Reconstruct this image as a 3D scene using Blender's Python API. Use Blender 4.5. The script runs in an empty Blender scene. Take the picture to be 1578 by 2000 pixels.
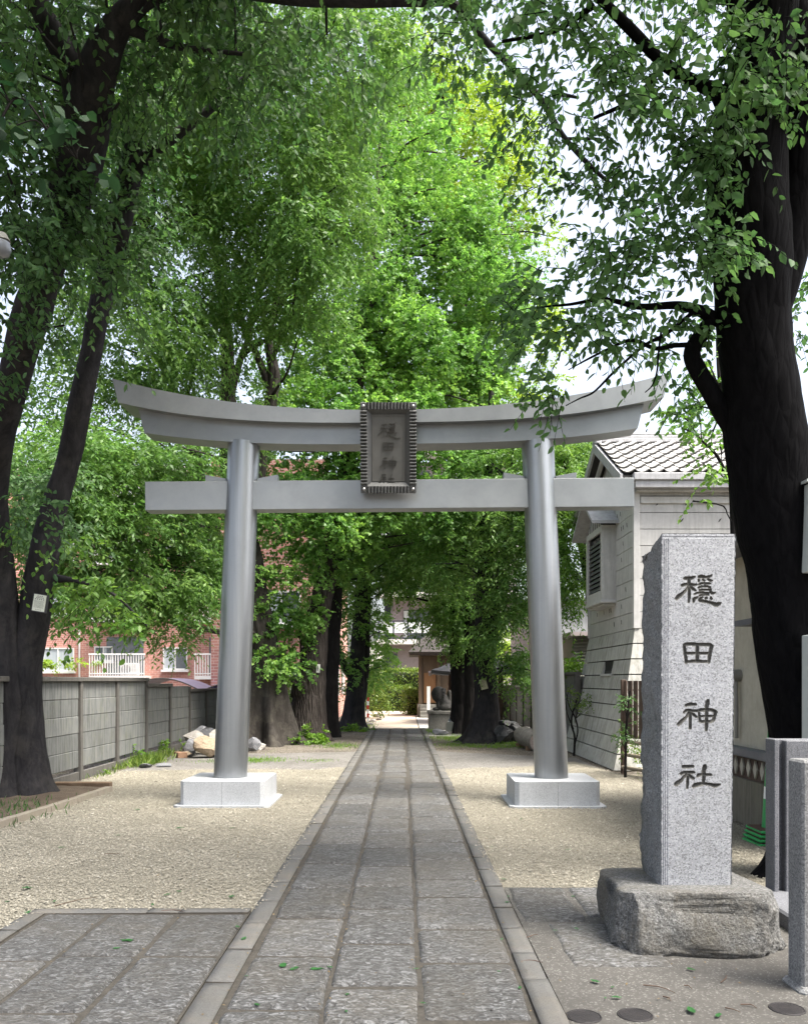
import bpy, bmesh, math, random
import numpy as np
from mathutils import Vector, Matrix, noise

random.seed(7)
rng = np.random.default_rng(11)
R = math.radians
sc = bpy.context.scene
COL = sc.collection

# ------------------------------------------------------------------ camera, sky, sun, exposure
EYE, F, HX, HY = 1.6, 1700.0, 785.0, 1330.0      # eye height (m), focal length / principal point in 1578x2000 photo pixels
cam_d = bpy.data.cameras.new('camera')
cam = bpy.data.objects.new('camera', cam_d)
COL.objects.link(cam)
cam.location = (0, 0, EYE)
cam.rotation_euler = (R(90), 0, 0)
cam_d.sensor_fit = 'HORIZONTAL'
cam_d.sensor_width = 36.0
cam_d.lens = 36.0 * F / 1578.0
cam_d.shift_x = (789.0 - HX) / 1578.0
cam_d.shift_y = (HY - 1000.0) / 1578.0
cam_d.clip_start, cam_d.clip_end = 0.1, 2000.0
sc.camera = cam

SUN_EL, SUN_AZ = 63.0, 118.0                     # azimuth clockwise from +Y (view direction)
world = bpy.data.worlds.new('World')
sc.world = world
world.use_nodes = True
wn = world.node_tree
wn.nodes.clear()
w_out = wn.nodes.new('ShaderNodeOutputWorld')
w_bg = wn.nodes.new('ShaderNodeBackground')
w_sky = wn.nodes.new('ShaderNodeTexSky')
w_sky.sky_type = 'NISHITA'
w_sky.sun_disc = False
w_sky.sun_elevation = R(SUN_EL)
w_sky.sun_rotation = R(SUN_AZ)
w_sky.air_density = 1.0
w_sky.dust_density = 6.0
w_sky.ozone_density = 1.0
w_hs = wn.nodes.new('ShaderNodeHueSaturation')    # thin white cloud everywhere
w_hs.inputs['Saturation'].default_value = 0.58
w_bg.inputs['Strength'].default_value = 0.15
wn.links.new(w_sky.outputs[0], w_hs.inputs['Color'])
wn.links.new(w_hs.outputs[0], w_bg.inputs['Color'])
wn.links.new(w_bg.outputs[0], w_out.inputs['Surface'])

sun_d = bpy.data.lights.new('sun', 'SUN')
sun_d.energy = 3.2
sun_d.angle = R(24)
sun_d.color = (1.0, 0.96, 0.87)
sun = bpy.data.objects.new('sun', sun_d)
COL.objects.link(sun)
_a, _e = R(SUN_AZ), R(SUN_EL)
_dir = Vector((math.sin(_a) * math.cos(_e), math.cos(_a) * math.cos(_e), math.sin(_e)))
sun.rotation_euler = _dir.to_track_quat('Z', 'Y').to_euler()
sun.location = (6, -6, 30)

vs = sc.view_settings
vs.view_transform = 'Standard'
vs.look = 'None'
vs.exposure = 1.65
vs.gamma = 1.0
vs.use_curve_mapping = False
cy = sc.cycles
cy.max_bounces = 8
cy.diffuse_bounces = 4
cy.glossy_bounces = 3
cy.transmission_bounces = 6
cy.transparent_max_bounces = 8
cy.use_denoising = True
cy.caustics_reflective = False
cy.caustics_refractive = False
cy.use_adaptive_sampling = True
cy.adaptive_threshold = 0.02

def P(px, py, d):
    """photo pixel at distance d -> world point"""
    return Vector(((px - HX) * d / F, d, EYE - (py - HY) * d / F))

def G(px, py, z=0.0):
    """photo pixel of a point lying at height z -> world point"""
    d = F * (EYE - z) / (py - HY)
    return Vector(((px - HX) * d / F, d, z))

# ------------------------------------------------------------------ object helpers
def tag(o, label=None, cat=None, group=None, kind=None):
    if label: o['label'] = label
    if cat: o['category'] = cat
    if group: o['group'] = group
    if kind: o['kind'] = kind
    return o

def thing(name, label, cat, loc=(0, 0, 0), group=None, rot=(0, 0, 0)):
    o = bpy.data.objects.new(name, None)
    o.empty_display_size = 0.2
    COL.objects.link(o)
    o.location = loc
    o.rotation_euler = rot
    return tag(o, label, cat, group)

def link(name, me, mat=None, parent=None, world=True):
    """link mesh me as an object; with world=True its vertices are world coordinates even under a moved parent"""
    o = bpy.data.objects.new(name, me)
    COL.objects.link(o)
    if mat is not None and not me.materials:
        me.materials.append(mat)
    if parent is not None:
        o.parent = parent
        if world:
            t = Vector((0, 0, 0))
            q = parent
            while q is not None:
                t += Vector(q.location)
                q = q.parent
            o.location = -t
    return o

def place(name, me, mat, parent, loc, rot=(0, 0, 0), scale=(1, 1, 1)):
    """a shared mesh at a world place under a parent that is not rotated"""
    o = link(name, me, mat, parent)
    o.location = Vector(o.location) + Vector(loc)
    o.rotation_euler = rot
    o.scale = scale
    return o

def shade(me, smooth=True):
    me.polygons.foreach_set('use_smooth', [smooth] * len(me.polygons))
    return me

class MB:
    def __init__(s):
        s.v, s.f, s.s = [], [], []
    def add(s, vs_, fs_, smooth=False):
        n = len(s.v)
        s.v += [tuple(x) for x in vs_]
        for f in fs_:
            s.f.append(tuple(i + n for i in f))
            s.s.append(smooth)
        return s
    def box(s, x0, x1, y0, y1, z0, z1):
        return s.hexa([(x0, y0, z0), (x1, y0, z0), (x1, y1, z0), (x0, y1, z0)],
                      [(x0, y0, z1), (x1, y0, z1), (x1, y1, z1), (x0, y1, z1)])
    def hexa(s, a, b):
        n = len(a)
        fs = [tuple(reversed(range(n))), tuple(range(n, 2 * n))]
        for i in range(n):
            j = (i + 1) % n
            fs.append((i, j, n + j, n + i))
        return s.add(list(a) + list(b), fs)
    def bbox(s, x0, x1, y0, y1, z0, z1, b=0.01):
        """box with chamfered edges (44 triangles)"""
        bm = bmesh.new()
        bmesh.ops.create_cube(bm, size=1.0)
        for v in bm.verts:
            v.co = Vector(((x0 + x1) / 2 + v.co.x * (x1 - x0), (y0 + y1) / 2 + v.co.y * (y1 - y0), (z0 + z1) / 2 + v.co.z * (z1 - z0)))
        bmesh.ops.bevel(bm, geom=list(bm.edges), offset=b, segments=1, affect='EDGES')
        bm.verts.index_update()
        s.add([v.co[:] for v in bm.verts], [[v.index for v in f.verts] for f in bm.faces])
        bm.free()
        return s
    def slab(s, quad, off):
        """quad (4 points) thickened by vector off"""
        o = Vector(off)
        return s.hexa([Vector(q) for q in quad], [Vector(q) + o for q in quad])
    def tube(s, pts, rad, n=8, cap=True, fn=None, smooth=True):
        pts = [Vector(p) for p in pts]
        if not hasattr(rad, '__len__'): rad = [rad] * len(pts)
        up, rings = None, []
        for i, p in enumerate(pts):
            t = (pts[min(i + 1, len(pts) - 1)] - pts[max(i - 1, 0)])
            if t.length < 1e-9: t = Vector((0, 0, 1))
            t.normalize()
            if up is None:
                up = Vector((0, 1, 0)) if abs(t.y) < 0.9 else Vector((1, 0, 0))
            up = (up - t * up.dot(t))
            if up.length < 1e-6: up = t.orthogonal()
            up.normalize()
            w = t.cross(up)
            ring = []
            for k in range(n):
                a = 2 * math.pi * k / n
                r = rad[i] * (fn(p, a, i) if fn else 1.0)
                ring.append(p + (up * math.cos(a) + w * math.sin(a)) * r)
            rings.append(ring)
        vsx = [q for r_ in rings for q in r_]
        fs = []
        for i in range(len(pts) - 1):
            for k in range(n):
                j = (k + 1) % n
                fs.append((i * n + k, (i + 1) * n + k, (i + 1) * n + j, i * n + j))
        s.add(vsx, fs, smooth)
        if cap:
            s.add(rings[0], [tuple(range(n))]); s.add(rings[-1], [tuple(reversed(range(n)))])
        return s
    def mesh(s, name='m'):
        me = bpy.data.meshes.new(name)
        me.from_pydata(s.v, [], s.f)
        me.polygons.foreach_set('use_smooth', s.s)
        bm = bmesh.new(); bm.from_mesh(me)
        bmesh.ops.recalc_face_normals(bm, faces=bm.faces)
        bm.to_mesh(me); bm.free()
        me.update()
        return me
    def build(s, name, mat, parent=None, world=True):
        return link(name, s.mesh(name), mat, parent, world)

def np_mesh(name, co, faces, smooth=False):
    """fast mesh from arrays: co (n,3), faces (m,k)"""
    co = np.asarray(co, np.float32); faces = np.asarray(faces, np.int32)
    me = bpy.data.meshes.new(name)
    me.vertices.add(len(co)); me.vertices.foreach_set('co', co.ravel())
    m, k = faces.shape
    me.loops.add(m * k); me.loops.foreach_set('vertex_index', faces.ravel())
    me.polygons.add(m); me.polygons.foreach_set('loop_start', np.arange(0, m * k, k, dtype=np.int32))
    me.update(calc_edges=True)
    if smooth: shade(me)
    return me

def curve_pts(ctrl, n):
    """Catmull-Rom through ctrl rows (any width) -> n points"""
    c = np.array(ctrl, float)
    c = np.vstack([2 * c[0] - c[1], c, 2 * c[-1] - c[-2]])
    m = len(c) - 3
    out = []
    for t in np.linspace(0, m - 1e-6, n):
        i = int(t); u = t - i
        p0, p1, p2, p3 = c[i:i + 4]
        out.append(0.5 * (2 * p1 + (p2 - p0) * u + (2 * p0 - 5 * p1 + 4 * p2 - p3) * u * u + (3 * p1 - p0 - 3 * p2 + p3) * u ** 3))
    return np.array(out)

# ------------------------------------------------------------------ materials
class NT:
    def __init__(s, name):
        s.m = bpy.data.materials.new(name)
        s.m.use_nodes = True
        s.t = s.m.node_tree
        s.t.nodes.clear()
        s.out = s.n('ShaderNodeOutputMaterial')
        s.geo = s.n('ShaderNodeNewGeometry')
        s.pos = s.geo.outputs['Position']
        s.info = None
    def n(s, t, **kw):
        x = s.t.nodes.new(t)
        for k, v in kw.items(): setattr(x, k, v)
        return x
    def l(s, a, b): s.t.links.new(a, b)
    def set(s, sock, v):
        if hasattr(v, 'is_output'): s.l(v, sock)
        elif isinstance(v, (tuple, list)): sock.default_value = (*v, 1.0) if len(v) == 3 and sock.type == 'RGBA' else v
        else: sock.default_value = v
    def scalepos(s, sx, sy, sz):
        m = s.n('ShaderNodeMapping'); m.inputs['Scale'].default_value = (sx, sy, sz)
        s.l(s.pos, m.inputs['Vector']); return m.outputs[0]
    def noise(s, scale, detail=4, rough=0.6, vec=None, dist=0.0):
        x = s.n('ShaderNodeTexNoise'); x.inputs['Scale'].default_value = scale
        x.inputs['Detail'].default_value = detail; x.inputs['Roughness'].default_value = rough
        x.inputs['Distortion'].default_value = dist
        s.l(vec if vec is not None else s.pos, x.inputs['Vector']); return x.outputs['Fac']
    def voro(s, scale, feature='F1', out='Distance', vec=None, rnd=1.0):
        x = s.n('ShaderNodeTexVoronoi'); x.feature = feature
        x.inputs['Scale'].default_value = scale; x.inputs['Randomness'].default_value = rnd
        s.l(vec if vec is not None else s.pos, x.inputs['Vector']); return x.outputs[out]
    def ramp(s, fac, stops, interp='LINEAR'):
        x = s.n('ShaderNodeValToRGB'); e = x.color_ramp.elements
        x.color_ramp.interpolation = interp
        while len(e) < len(stops): e.new(0.5)
        for el, (p, c) in zip(e, stops):
            el.position = p
            el.color = (c, c, c, 1) if not hasattr(c, '__len__') else (*c, 1)
        s.l(fac, x.inputs[0]); return x.outputs[0]
    def mix(s, fac, a, b, mode='MIX'):
        x = s.n('ShaderNodeMix'); x.data_type = 'RGBA'; x.blend_type = mode
        s.set(x.inputs[0], fac); s.set(x.inputs[6], a); s.set(x.inputs[7], b); return x.outputs[2]
    def math(s, op, a, b=0.0):
        x = s.n('ShaderNodeMath'); x.operation = op
        s.set(x.inputs[0], a); s.set(x.inputs[1], b); return x.outputs[0]
    def rnd(s):
        if s.info is None: s.info = s.n('ShaderNodeObjectInfo')
        return s.info.outputs['Random']
    def vary(s, col, amount=0.25):
        """per-object brightness variation"""
        v = s.math('MULTIPLY_ADD', s.rnd(), amount); s.t.nodes[-1].inputs[2].default_value = 1.0 - amount / 2
        x = s.n('ShaderNodeHueSaturation'); s.l(v, x.inputs['Value']); s.set(x.inputs['Color'], col); return x.outputs[0]
    def bump(s, h, strength=0.5, dist=0.01, normal=None):
        x = s.n('ShaderNodeBump'); x.inputs['Strength'].default_value = strength; x.inputs['Distance'].default_value = dist
        s.l(h, x.inputs['Height'])
        if normal is not None: s.l(normal, x.inputs['Normal'])
        return x.outputs[0]
    def bsdf(s, col, rough=0.7, metallic=0.0, normal=None, spec=0.4, **kw):
        b = s.n('ShaderNodeBsdfPrincipled')
        s.set(b.inputs['Base Color'], col); s.set(b.inputs['Roughness'], rough)
        s.set(b.inputs['Metallic'], metallic); s.set(b.inputs['Specular IOR Level'], spec)
        if normal is not None: s.l(normal, b.inputs['Normal'])
        for k, v in kw.items(): s.set(b.inputs[k], v)
        return b.outputs[0]
    def end(s, shader):
        s.l(shader, s.out.inputs['Surface']); return s.m

def mat_simple(name, c1, c2=None, scale=6.0, rough=0.7, bump=0.0, bscale=60.0, metallic=0.0, vary=0.0, spec=0.4, bdist=0.006, stretch=(1, 1, 1)):
    t = NT(name)
    vec = t.scalepos(*stretch)
    col = c1
    if c2 is not None:
        col = t.mix(t.ramp(t.noise(scale, 6, 0.65, vec), [(0.3, 0.0), (0.7, 1.0)]), c1, c2)
    if vary: col = t.vary(col, vary)
    nm = t.bump(t.noise(bscale, 5, 0.6, vec), bump, bdist) if bump else None
    return t.end(t.bsdf(col, rough, metallic, nm, spec))

def mat_granite(name, base, dark, light, scale=160.0, rough=0.75, stain=0.0, bump=0.15, vary=0.0, stain_col=(0.06, 0.055, 0.045), bscale=120, bdist=0.004):
    t = NT(name)
    a = t.voro(scale, out='Color')
    g = t.n('ShaderNodeSeparateColor'); t.l(a, g.inputs[0])
    col = t.ramp(g.outputs[0], [(0.0, dark), (0.16, dark), (0.24, base), (0.7, base), (0.82, light), (1.0, light)])
    big = t.noise(3.0, 6, 0.65)
    col = t.mix(0.45, col, t.ramp(big, [(0.3, [x * 0.72 for x in base]), (0.7, [min(1, x * 1.2) for x in base])]))
    if stain:
        st = t.ramp(t.noise(2.2, 8, 0.7, t.scalepos(1, 1, 0.45), 0.4), [(0.45, 0.0), (0.68, stain)])
        col = t.mix(st, col, stain_col)
    if vary: col = t.vary(col, vary)
    nm = t.bump(t.noise(bscale, 6, 0.65), bump, bdist)
    return t.end(t.bsdf(col, rough, 0.0, nm, 0.35))

def mat_bark(name, c1, c2, sx=14.0, sz=2.5, bump=1.0, bdist=0.03, patch=0.0, patch_col=(0.3, 0.29, 0.26)):
    t = NT(name)
    v = t.scalepos(sx, sx, sz)
    n1 = t.noise(1.0, 8, 0.7, v, 0.6)
    v2 = t.voro(0.8, 'DISTANCE_TO_EDGE', vec=v)
    h = t.mix(0.5, n1, t.ramp(v2, [(0.0, 0.0), (0.25, 1.0)]))
    col = t.mix(t.ramp(n1, [(0.3, 0.0), (0.72, 1.0)]), c1, c2)
    if patch:
        col = t.mix(t.ramp(t.noise(3.0, 7, 0.7), [(0.5, 0.0), (0.62, patch)]), col, patch_col)
    return t.end(t.bsdf(col, 0.85, 0.0, t.bump(h, bump, bdist), 0.04))

def mat_leaf(name, c_dark, c_mid, c_light, transl=0.4, rough=0.42):
    t = NT(name)
    at = t.n('ShaderNodeAttribute'); at.attribute_name = 'rnd'
    n2 = t.noise(0.55, 3, 0.5)
    f = t.math('ADD', t.math('MULTIPLY', at.outputs['Fac'], 0.65), t.math('MULTIPLY', n2, 0.55))
    col = t.ramp(f, [(0.2, c_dark), (0.55, c_mid), (0.95, c_light)])
    # veins of a leaf seen from behind are paler
    b = t.bsdf(col, rough, 0.0, None, 0.3)
    tr = t.n('ShaderNodeBsdfTranslucent')
    hs = t.n('ShaderNodeHueSaturation'); hs.inputs['Saturation'].default_value = 1.12; hs.inputs['Value'].default_value = 1.5
    hs.inputs['Hue'].default_value = 0.492
    t.l(col, hs.inputs['Color']); t.l(hs.outputs[0], tr.inputs['Color'])
    mx = t.n('ShaderNodeMixShader'); mx.inputs[0].default_value = transl
    t.l(b, mx.inputs[1]); t.l(tr.outputs[0], mx.inputs[2])
    return t.end(mx.outputs[0])

# ------------------------------------------------------------------ array noise
_perm = np.random.default_rng(3).random((64, 64, 64)).astype(np.float32)
def vnoise(p):
    p = np.asarray(p, float)
    i = np.floor(p).astype(int); u = p - i
    u = u * u * (3 - 2 * u)
    i0 = i & 63; i1 = (i + 1) & 63
    r = 0
    for a in (0, 1):
        for b in (0, 1):
            for c in (0, 1):
                w = (u[..., 0] if a else 1 - u[..., 0]) * (u[..., 1] if b else 1 - u[..., 1]) * (u[..., 2] if c else 1 - u[..., 2])
                r = r + w * _perm[(i1 if a else i0)[..., 0], (i1 if b else i0)[..., 1], (i1 if c else i0)[..., 2]]
    return r
def fbm(p, oct=4, gain=0.5, lac=2.03):
    p = np.asarray(p, float)
    s, a, n = 0, 1.0, 0
    for k in range(oct):
        s = s + a * vnoise(p * lac ** k + 17.3 * k); n += a; a *= gain
    return s / n
def ridged(p, oct=4, gain=0.5):
    p = np.asarray(p, float)
    s, a, n = 0, 1.0, 0
    for k in range(oct):
        s = s + a * (1 - np.abs(2 * vnoise(p * 2.07 ** k + 9.1 * k) - 1)); n += a; a *= gain
    return s / n

# ------------------------------------------------------------------ material library
def mat_slab():
    t = NT('rough_hewn_andesite')
    v = t.scalepos(20, 36, 30)
    n1 = t.noise(1.0, 4, 0.58, v, 1.7)
    col = t.ramp(n1, [(0.36, (0.044, 0.042, 0.040)), (0.47, (0.070, 0.068, 0.066)), (0.545, (0.105, 0.104, 0.103)), (0.63, (0.20, 0.201, 0.204))])
    big = t.noise(1.1, 6, 0.7, None, 0.5)
    col = t.mix(t.ramp(big, [(0.44, 0.0), (0.70, 0.6)]), col, (0.095, 0.083, 0.064))
    col = t.mix(t.ramp(t.noise(0.5, 5, 0.7), [(0.4, 0.0), (0.65, 0.35)]), col, (0.05, 0.049, 0.047))
    col = t.vary(col, 0.42)
    fine = t.noise(150, 4, 0.6)
    nm = t.bump(n1, 1.0, 0.022, t.bump(fine, 0.3, 0.003))
    return t.end(t.bsdf(col, 0.68, 0.0, nm, 0.4))
M_slab = mat_slab()
M_kerb = mat_granite('kerb_stone', (0.095, 0.093, 0.089), (0.062, 0.06, 0.057), (0.12, 0.118, 0.114), 230, 0.8, 0.35, 0.12, 0.2, (0.16, 0.135, 0.10))
M_joint = mat_simple('soil_joint', (0.034, 0.030, 0.025), (0.066, 0.059, 0.049), 18, 0.95, 0.6, 90)
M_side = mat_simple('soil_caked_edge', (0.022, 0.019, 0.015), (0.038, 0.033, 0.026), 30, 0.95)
M_dirt = mat_simple('dry_earth', (0.135, 0.11, 0.085), (0.22, 0.185, 0.145), 2.2, 0.95, 0.7, 70, bdist=0.02)
def mat_yard():
    t = NT('shrine_yard_earth')
    n1 = t.noise(0.6, 8, 0.7, None, 0.4)
    col = t.mix(t.ramp(n1, [(0.38, 0.0), (0.62, 1.0)]), (0.065, 0.053, 0.041), (0.125, 0.108, 0.088))
    moss = t.ramp(t.noise(0.9, 7, 0.72), [(0.57, 0.0), (0.68, 0.75)])
    col = t.mix(moss, col, (0.11, 0.13, 0.045))
    sp = t.voro(55, out='Color'); g = t.n('ShaderNodeSeparateColor'); t.l(sp, g.inputs[0])
    col = t.mix(t.ramp(g.outputs[0], [(0.8, 0.0), (0.9, 0.55)]), col, (0.42, 0.39, 0.35))
    return t.end(t.bsdf(col, 0.95, 0, t.bump(t.voro(45), 0.6, 0.02), 0.2))
M_yard = mat_yard()
def mat_gravel(name, c0, c1, c2, sc_=70.0):
    t = NT(name)
    v = t.voro(sc_, out='Color'); g = t.n('ShaderNodeSeparateColor'); t.l(v, g.inputs[0])
    col = t.ramp(g.outputs[0], [(0.0, c0), (0.35, c1), (1.0, c2)])
    big = t.noise(0.8, 6, 0.7)
    col = t.mix(t.ramp(t.noise(0.9, 7, 0.72, None, 0.6), [(0.42, 0.0), (0.68, 0.6)]), col, [x * 0.9 for x in c0])
    d = t.voro(sc_)
    return t.end(t.bsdf(col, 0.9, 0, t.bump(t.ramp(d, [(0.0, 1.0), (0.75, 0.0)]), 0.8, 0.008), 0.25))
M_gravel = mat_gravel('beige_gravel', (0.15, 0.138, 0.108), (0.21, 0.193, 0.153), (0.265, 0.245, 0.198), 100.0)
M_gravel2 = mat_gravel('grey_gravel', (0.085, 0.078, 0.07), (0.14, 0.133, 0.123), (0.22, 0.21, 0.198), 60)
def mat_pebble():
    t = NT('beige_pebbles')
    at = t.n('ShaderNodeAttribute'); at.attribute_name = 'rnd'
    col = t.ramp(at.outputs['Fac'], [(0.0, (0.105, 0.097, 0.08)), (0.14, (0.175, 0.161, 0.13)), (0.5, (0.235, 0.216, 0.172)), (0.88, (0.285, 0.263, 0.212)), (1.0, (0.37, 0.35, 0.30))])
    col = t.mix(t.ramp(t.noise(0.9, 7, 0.72, None, 0.6), [(0.42, 0.0), (0.68, 0.55)]), col, (0.15, 0.135, 0.105))
    return t.end(t.bsdf(col, 0.85, 0, t.bump(t.noise(180, 3), 0.3, 0.004), 0.3))
M_pebble = mat_pebble()
def mat_concrete(name, c, dark, streak=0.6, rough=0.88, green=0.0, vary=0.1, scale=1.0, speck=0.0):
    t = NT(name)
    n1 = t.noise(5 * scale, 8, 0.7)
    col = t.mix(t.ramp(n1, [(0.3, 0.0), (0.7, 1.0)]), [x * 0.82 for x in c], [min(1, x * 1.1) for x in c])
    st = t.noise(1.0, 8, 0.75, t.scalepos(16 * scale, 16 * scale, 1.3 * scale), 0.2)
    col = t.mix(t.ramp(st, [(0.46, 0.0), (0.66, streak)]), col, dark)
    if green: col = t.mix(t.ramp(t.noise(2.5, 7, 0.7), [(0.5, 0.0), (0.7, green)]), col, (0.12, 0.125, 0.07))
    if speck:
        vs_ = t.voro(120, out='Color'); g_ = t.n('ShaderNodeSeparateColor'); t.l(vs_, g_.inputs[0])
        col = t.mix(t.ramp(g_.outputs[0], [(0.86, 0.0), (0.93, speck)]), col, (0.26, 0.25, 0.235))
        col = t.mix(t.ramp(t.noise(1.3, 7, 0.72), [(0.42, 0.0), (0.66, 0.55)]), col, [x * 0.62 for x in c])
    if vary: col = t.vary(col, vary)
    return t.end(t.bsdf(col, rough, 0, t.bump(t.noise(70, 5), 0.35, 0.004), 0.3))
M_panel = mat_concrete('weathered_concrete_panel', (0.165, 0.17, 0.165), (0.05, 0.052, 0.05), 0.9, green=0.35, vary=0.2)
M_fpost = mat_concrete('concrete_fence_post', (0.10, 0.094, 0.086), (0.05, 0.047, 0.043), 0.6)
M_apron = mat_concrete('concrete_apron', (0.085, 0.080, 0.073), (0.048, 0.045, 0.041), 0.5, vary=0.0, speck=0.5)
M_black = mat_simple('near_black', (0.012, 0.012, 0.012), None, rough=0.8)

# ------------------------------------------------------------------ ground
g = MB()
gx = [-300, -60, -20, -8, 8, 20, 60, 300]
gy = [-60, -10, 0, 20, 50, 100, 300, 900]
for i in range(len(gx) - 1):
    for j in range(len(gy) - 1):
        g.add([(gx[i], gy[j], 0), (gx[i + 1], gy[j], 0), (gx[i + 1], gy[j + 1], 0), (gx[i], gy[j + 1], 0)], [(0, 1, 2, 3)])
tag(g.build('ground', M_yard), kind='structure')

def sheet(name, poly, z, mat):
    m = MB(); m.add([(x, y, z) for x, y in poly], [tuple(range(len(poly)))])
    return m.build(name, mat)

def wavy(x0, y0, x1, y1, n, amp, seed):
    q = []
    for k in range(n + 1):
        u = k / n
        q.append((x0 + (x1 - x0) * u, y0 + (y1 - y0) * u + (fbm(np.array([[u * 6 + seed, seed, 0.5]]), 3)[0] - 0.5) * amp))
    return q

# beige gravel either side of the path, each a sheet with loose pebbles on it
GL = [(-1.03, 5.99), (-2.53, 5.99), (-2.53, 2.0), (-7.5, 2.0), (-7.5, 8.8), (-4.42, 9.2), (-4.27, 12.0), (-4.3, 13.0), (-5.1, 13.6)] + wavy(-5.1, 15.3, -1.03, 15.9, 16, 0.9, 3.0)
GR = [(0.77, 6.66), (2.2, 6.66), (3.7, 6.4), (3.72, 14.6), (3.4, 17.2), (2.6, 16.3)] + list(reversed(wavy(0.77, 15.6, 2.4, 16.2, 10, 0.8, 8.0)))
def pebbles(name, sheet_poly, dens, x0, x1, y0, y1):
    n0 = int(dens * (x1 - x0) * (y1 - y0))
    x = rng.uniform(x0, x1, n0); y = rng.uniform(y0, y1, n0)
    jx_ = x + rng.normal(0, 0.05, n0); jy_ = y + rng.normal(0, 0.05, n0)
    keep = rng.random(n0) < np.clip((8.5 / np.maximum(y, 1)) ** 2.2, 0.0, 1.0)
    poly = np.array(sheet_poly)
    ins = np.zeros(n0, bool); j = len(poly) - 1
    for i in range(len(poly)):
        xi, yi, xj, yj = *poly[i], *poly[j]
        c = ((yi > jy_) != (yj > jy_)) & (jx_ < (xj - xi) * (jy_ - yi) / (yj - yi + 1e-12) + xi)
        ins ^= c; j = i
    # only what lies in or near the view
    ins &= np.abs(x + 0.0) < 0.5 * y + 0.6
    # keep clear of plinths and kerbs
    for cx in (-2.25, 1.98):
        ins &= ~((np.abs(x - cx) < 0.60) & (np.abs(y - 11.47) < 0.60))
    k = keep & ins
    x, y = x[k], y[k]; n = len(x)
    r = rng.uniform(0.0052, 0.0098, n) * (1 + 0.05 * np.maximum(y - 8, 0)) * np.where(rng.random(n) < 0.06, 1.6, 1)
    dirs = np.array([(1, 0, 0), (-0.5, 0.87, 0), (-0.5, -0.87, 0), (0, 0, 1), (0, 0, -0.4), (0.3, 0.9, 0.5)], float)[:5]
    # irregular bipyramid: 5-sided belt + top + bottom
    a = rng.uniform(0, 6.28, (n, 1)) + np.arange(5)[None] * 1.2566 + rng.uniform(-0.25, 0.25, (n, 5))
    rr = r[:, None] * rng.uniform(0.75, 1.3, (n, 5))
    el = rng.uniform(0.65, 1.2, (n, 1))
    ca = rng.uniform(0, 3.14, n)
    bx = np.cos(a) * rr; by = np.sin(a) * rr * el
    X = x[:, None] + bx * np.cos(ca)[:, None] - by * np.sin(ca)[:, None]
    Y = y[:, None] + bx * np.sin(ca)[:, None] + by * np.cos(ca)[:, None]
    on_stone = ((x > -1.02) & (x < 0.77)) | ((y < 5.99) & (x > -2.53) & (x < -1.0))
    zb = 0.006 + np.where(on_stone, 0.034, 0) + r * rng.uniform(0.2, 0.9, n)
    Z = zb[:, None] + rng.uniform(-0.3, 0.3, (n, 5)) * r[:, None]
    top = np.stack([x + rng.uniform(-.3, .3, n) * r, y + rng.uniform(-.3, .3, n) * r, zb + r * rng.uniform(0.5, 0.85, n)], 1)
    co = np.concatenate([np.stack([X, Y, Z], 2), top[:, None]], 1)
    base = (np.arange(n) * 6)[:, None, None]
    f = np.array([(0, 1, 5), (1, 2, 5), (2, 3, 5), (3, 4, 5), (4, 0, 5)])[None] + base
    me = np_mesh(name, co.reshape(-1, 3), f.reshape(-1, 3))
    at = me.attributes.new('rnd', 'FLOAT', 'FACE')
    at.data.foreach_set('value', np.repeat(rng.random(n), 5).astype(np.float32))
    return me
for nm_, poly, bb, lab in (('gravel', GL, (-5.4, -0.93, 5.5, 16), 'beige gravel spread to the left of the stone path'),
                           ('gravel', GR, (0.68, 3.75, 6.5, 16.5), 'beige gravel spread to the right of the stone path')):
    o = tag(sheet(nm_, poly, 0.004, M_gravel), lab, 'gravel', kind='stuff')
    pm = link('pebbles', pebbles('pebbles', poly, 2700, *bb), M_pebble, o)
    pm['kind'] = 'stuff'
# grey gravel strips behind the gate
tag(sheet('gravel', [(-5.0, 15.0)] + list(wavy(-5.0, 18.6, -0.98, 19.6, 12, 0.8, 1.0))[::1] + [(-1.03, 15.2)], 0.002, M_gravel2),
    'grey fine gravel left of the path behind the gate', 'gravel', kind='stuff')
tag(sheet('gravel', [(0.76, 15.0), (3.6, 15.4)] + list(wavy(3.6, 18.0, 0.74, 19.8, 12, 0.8, 5.0)), 0.002, M_gravel2),
    'grey fine gravel right of the path behind the gate', 'gravel', kind='stuff')

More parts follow.
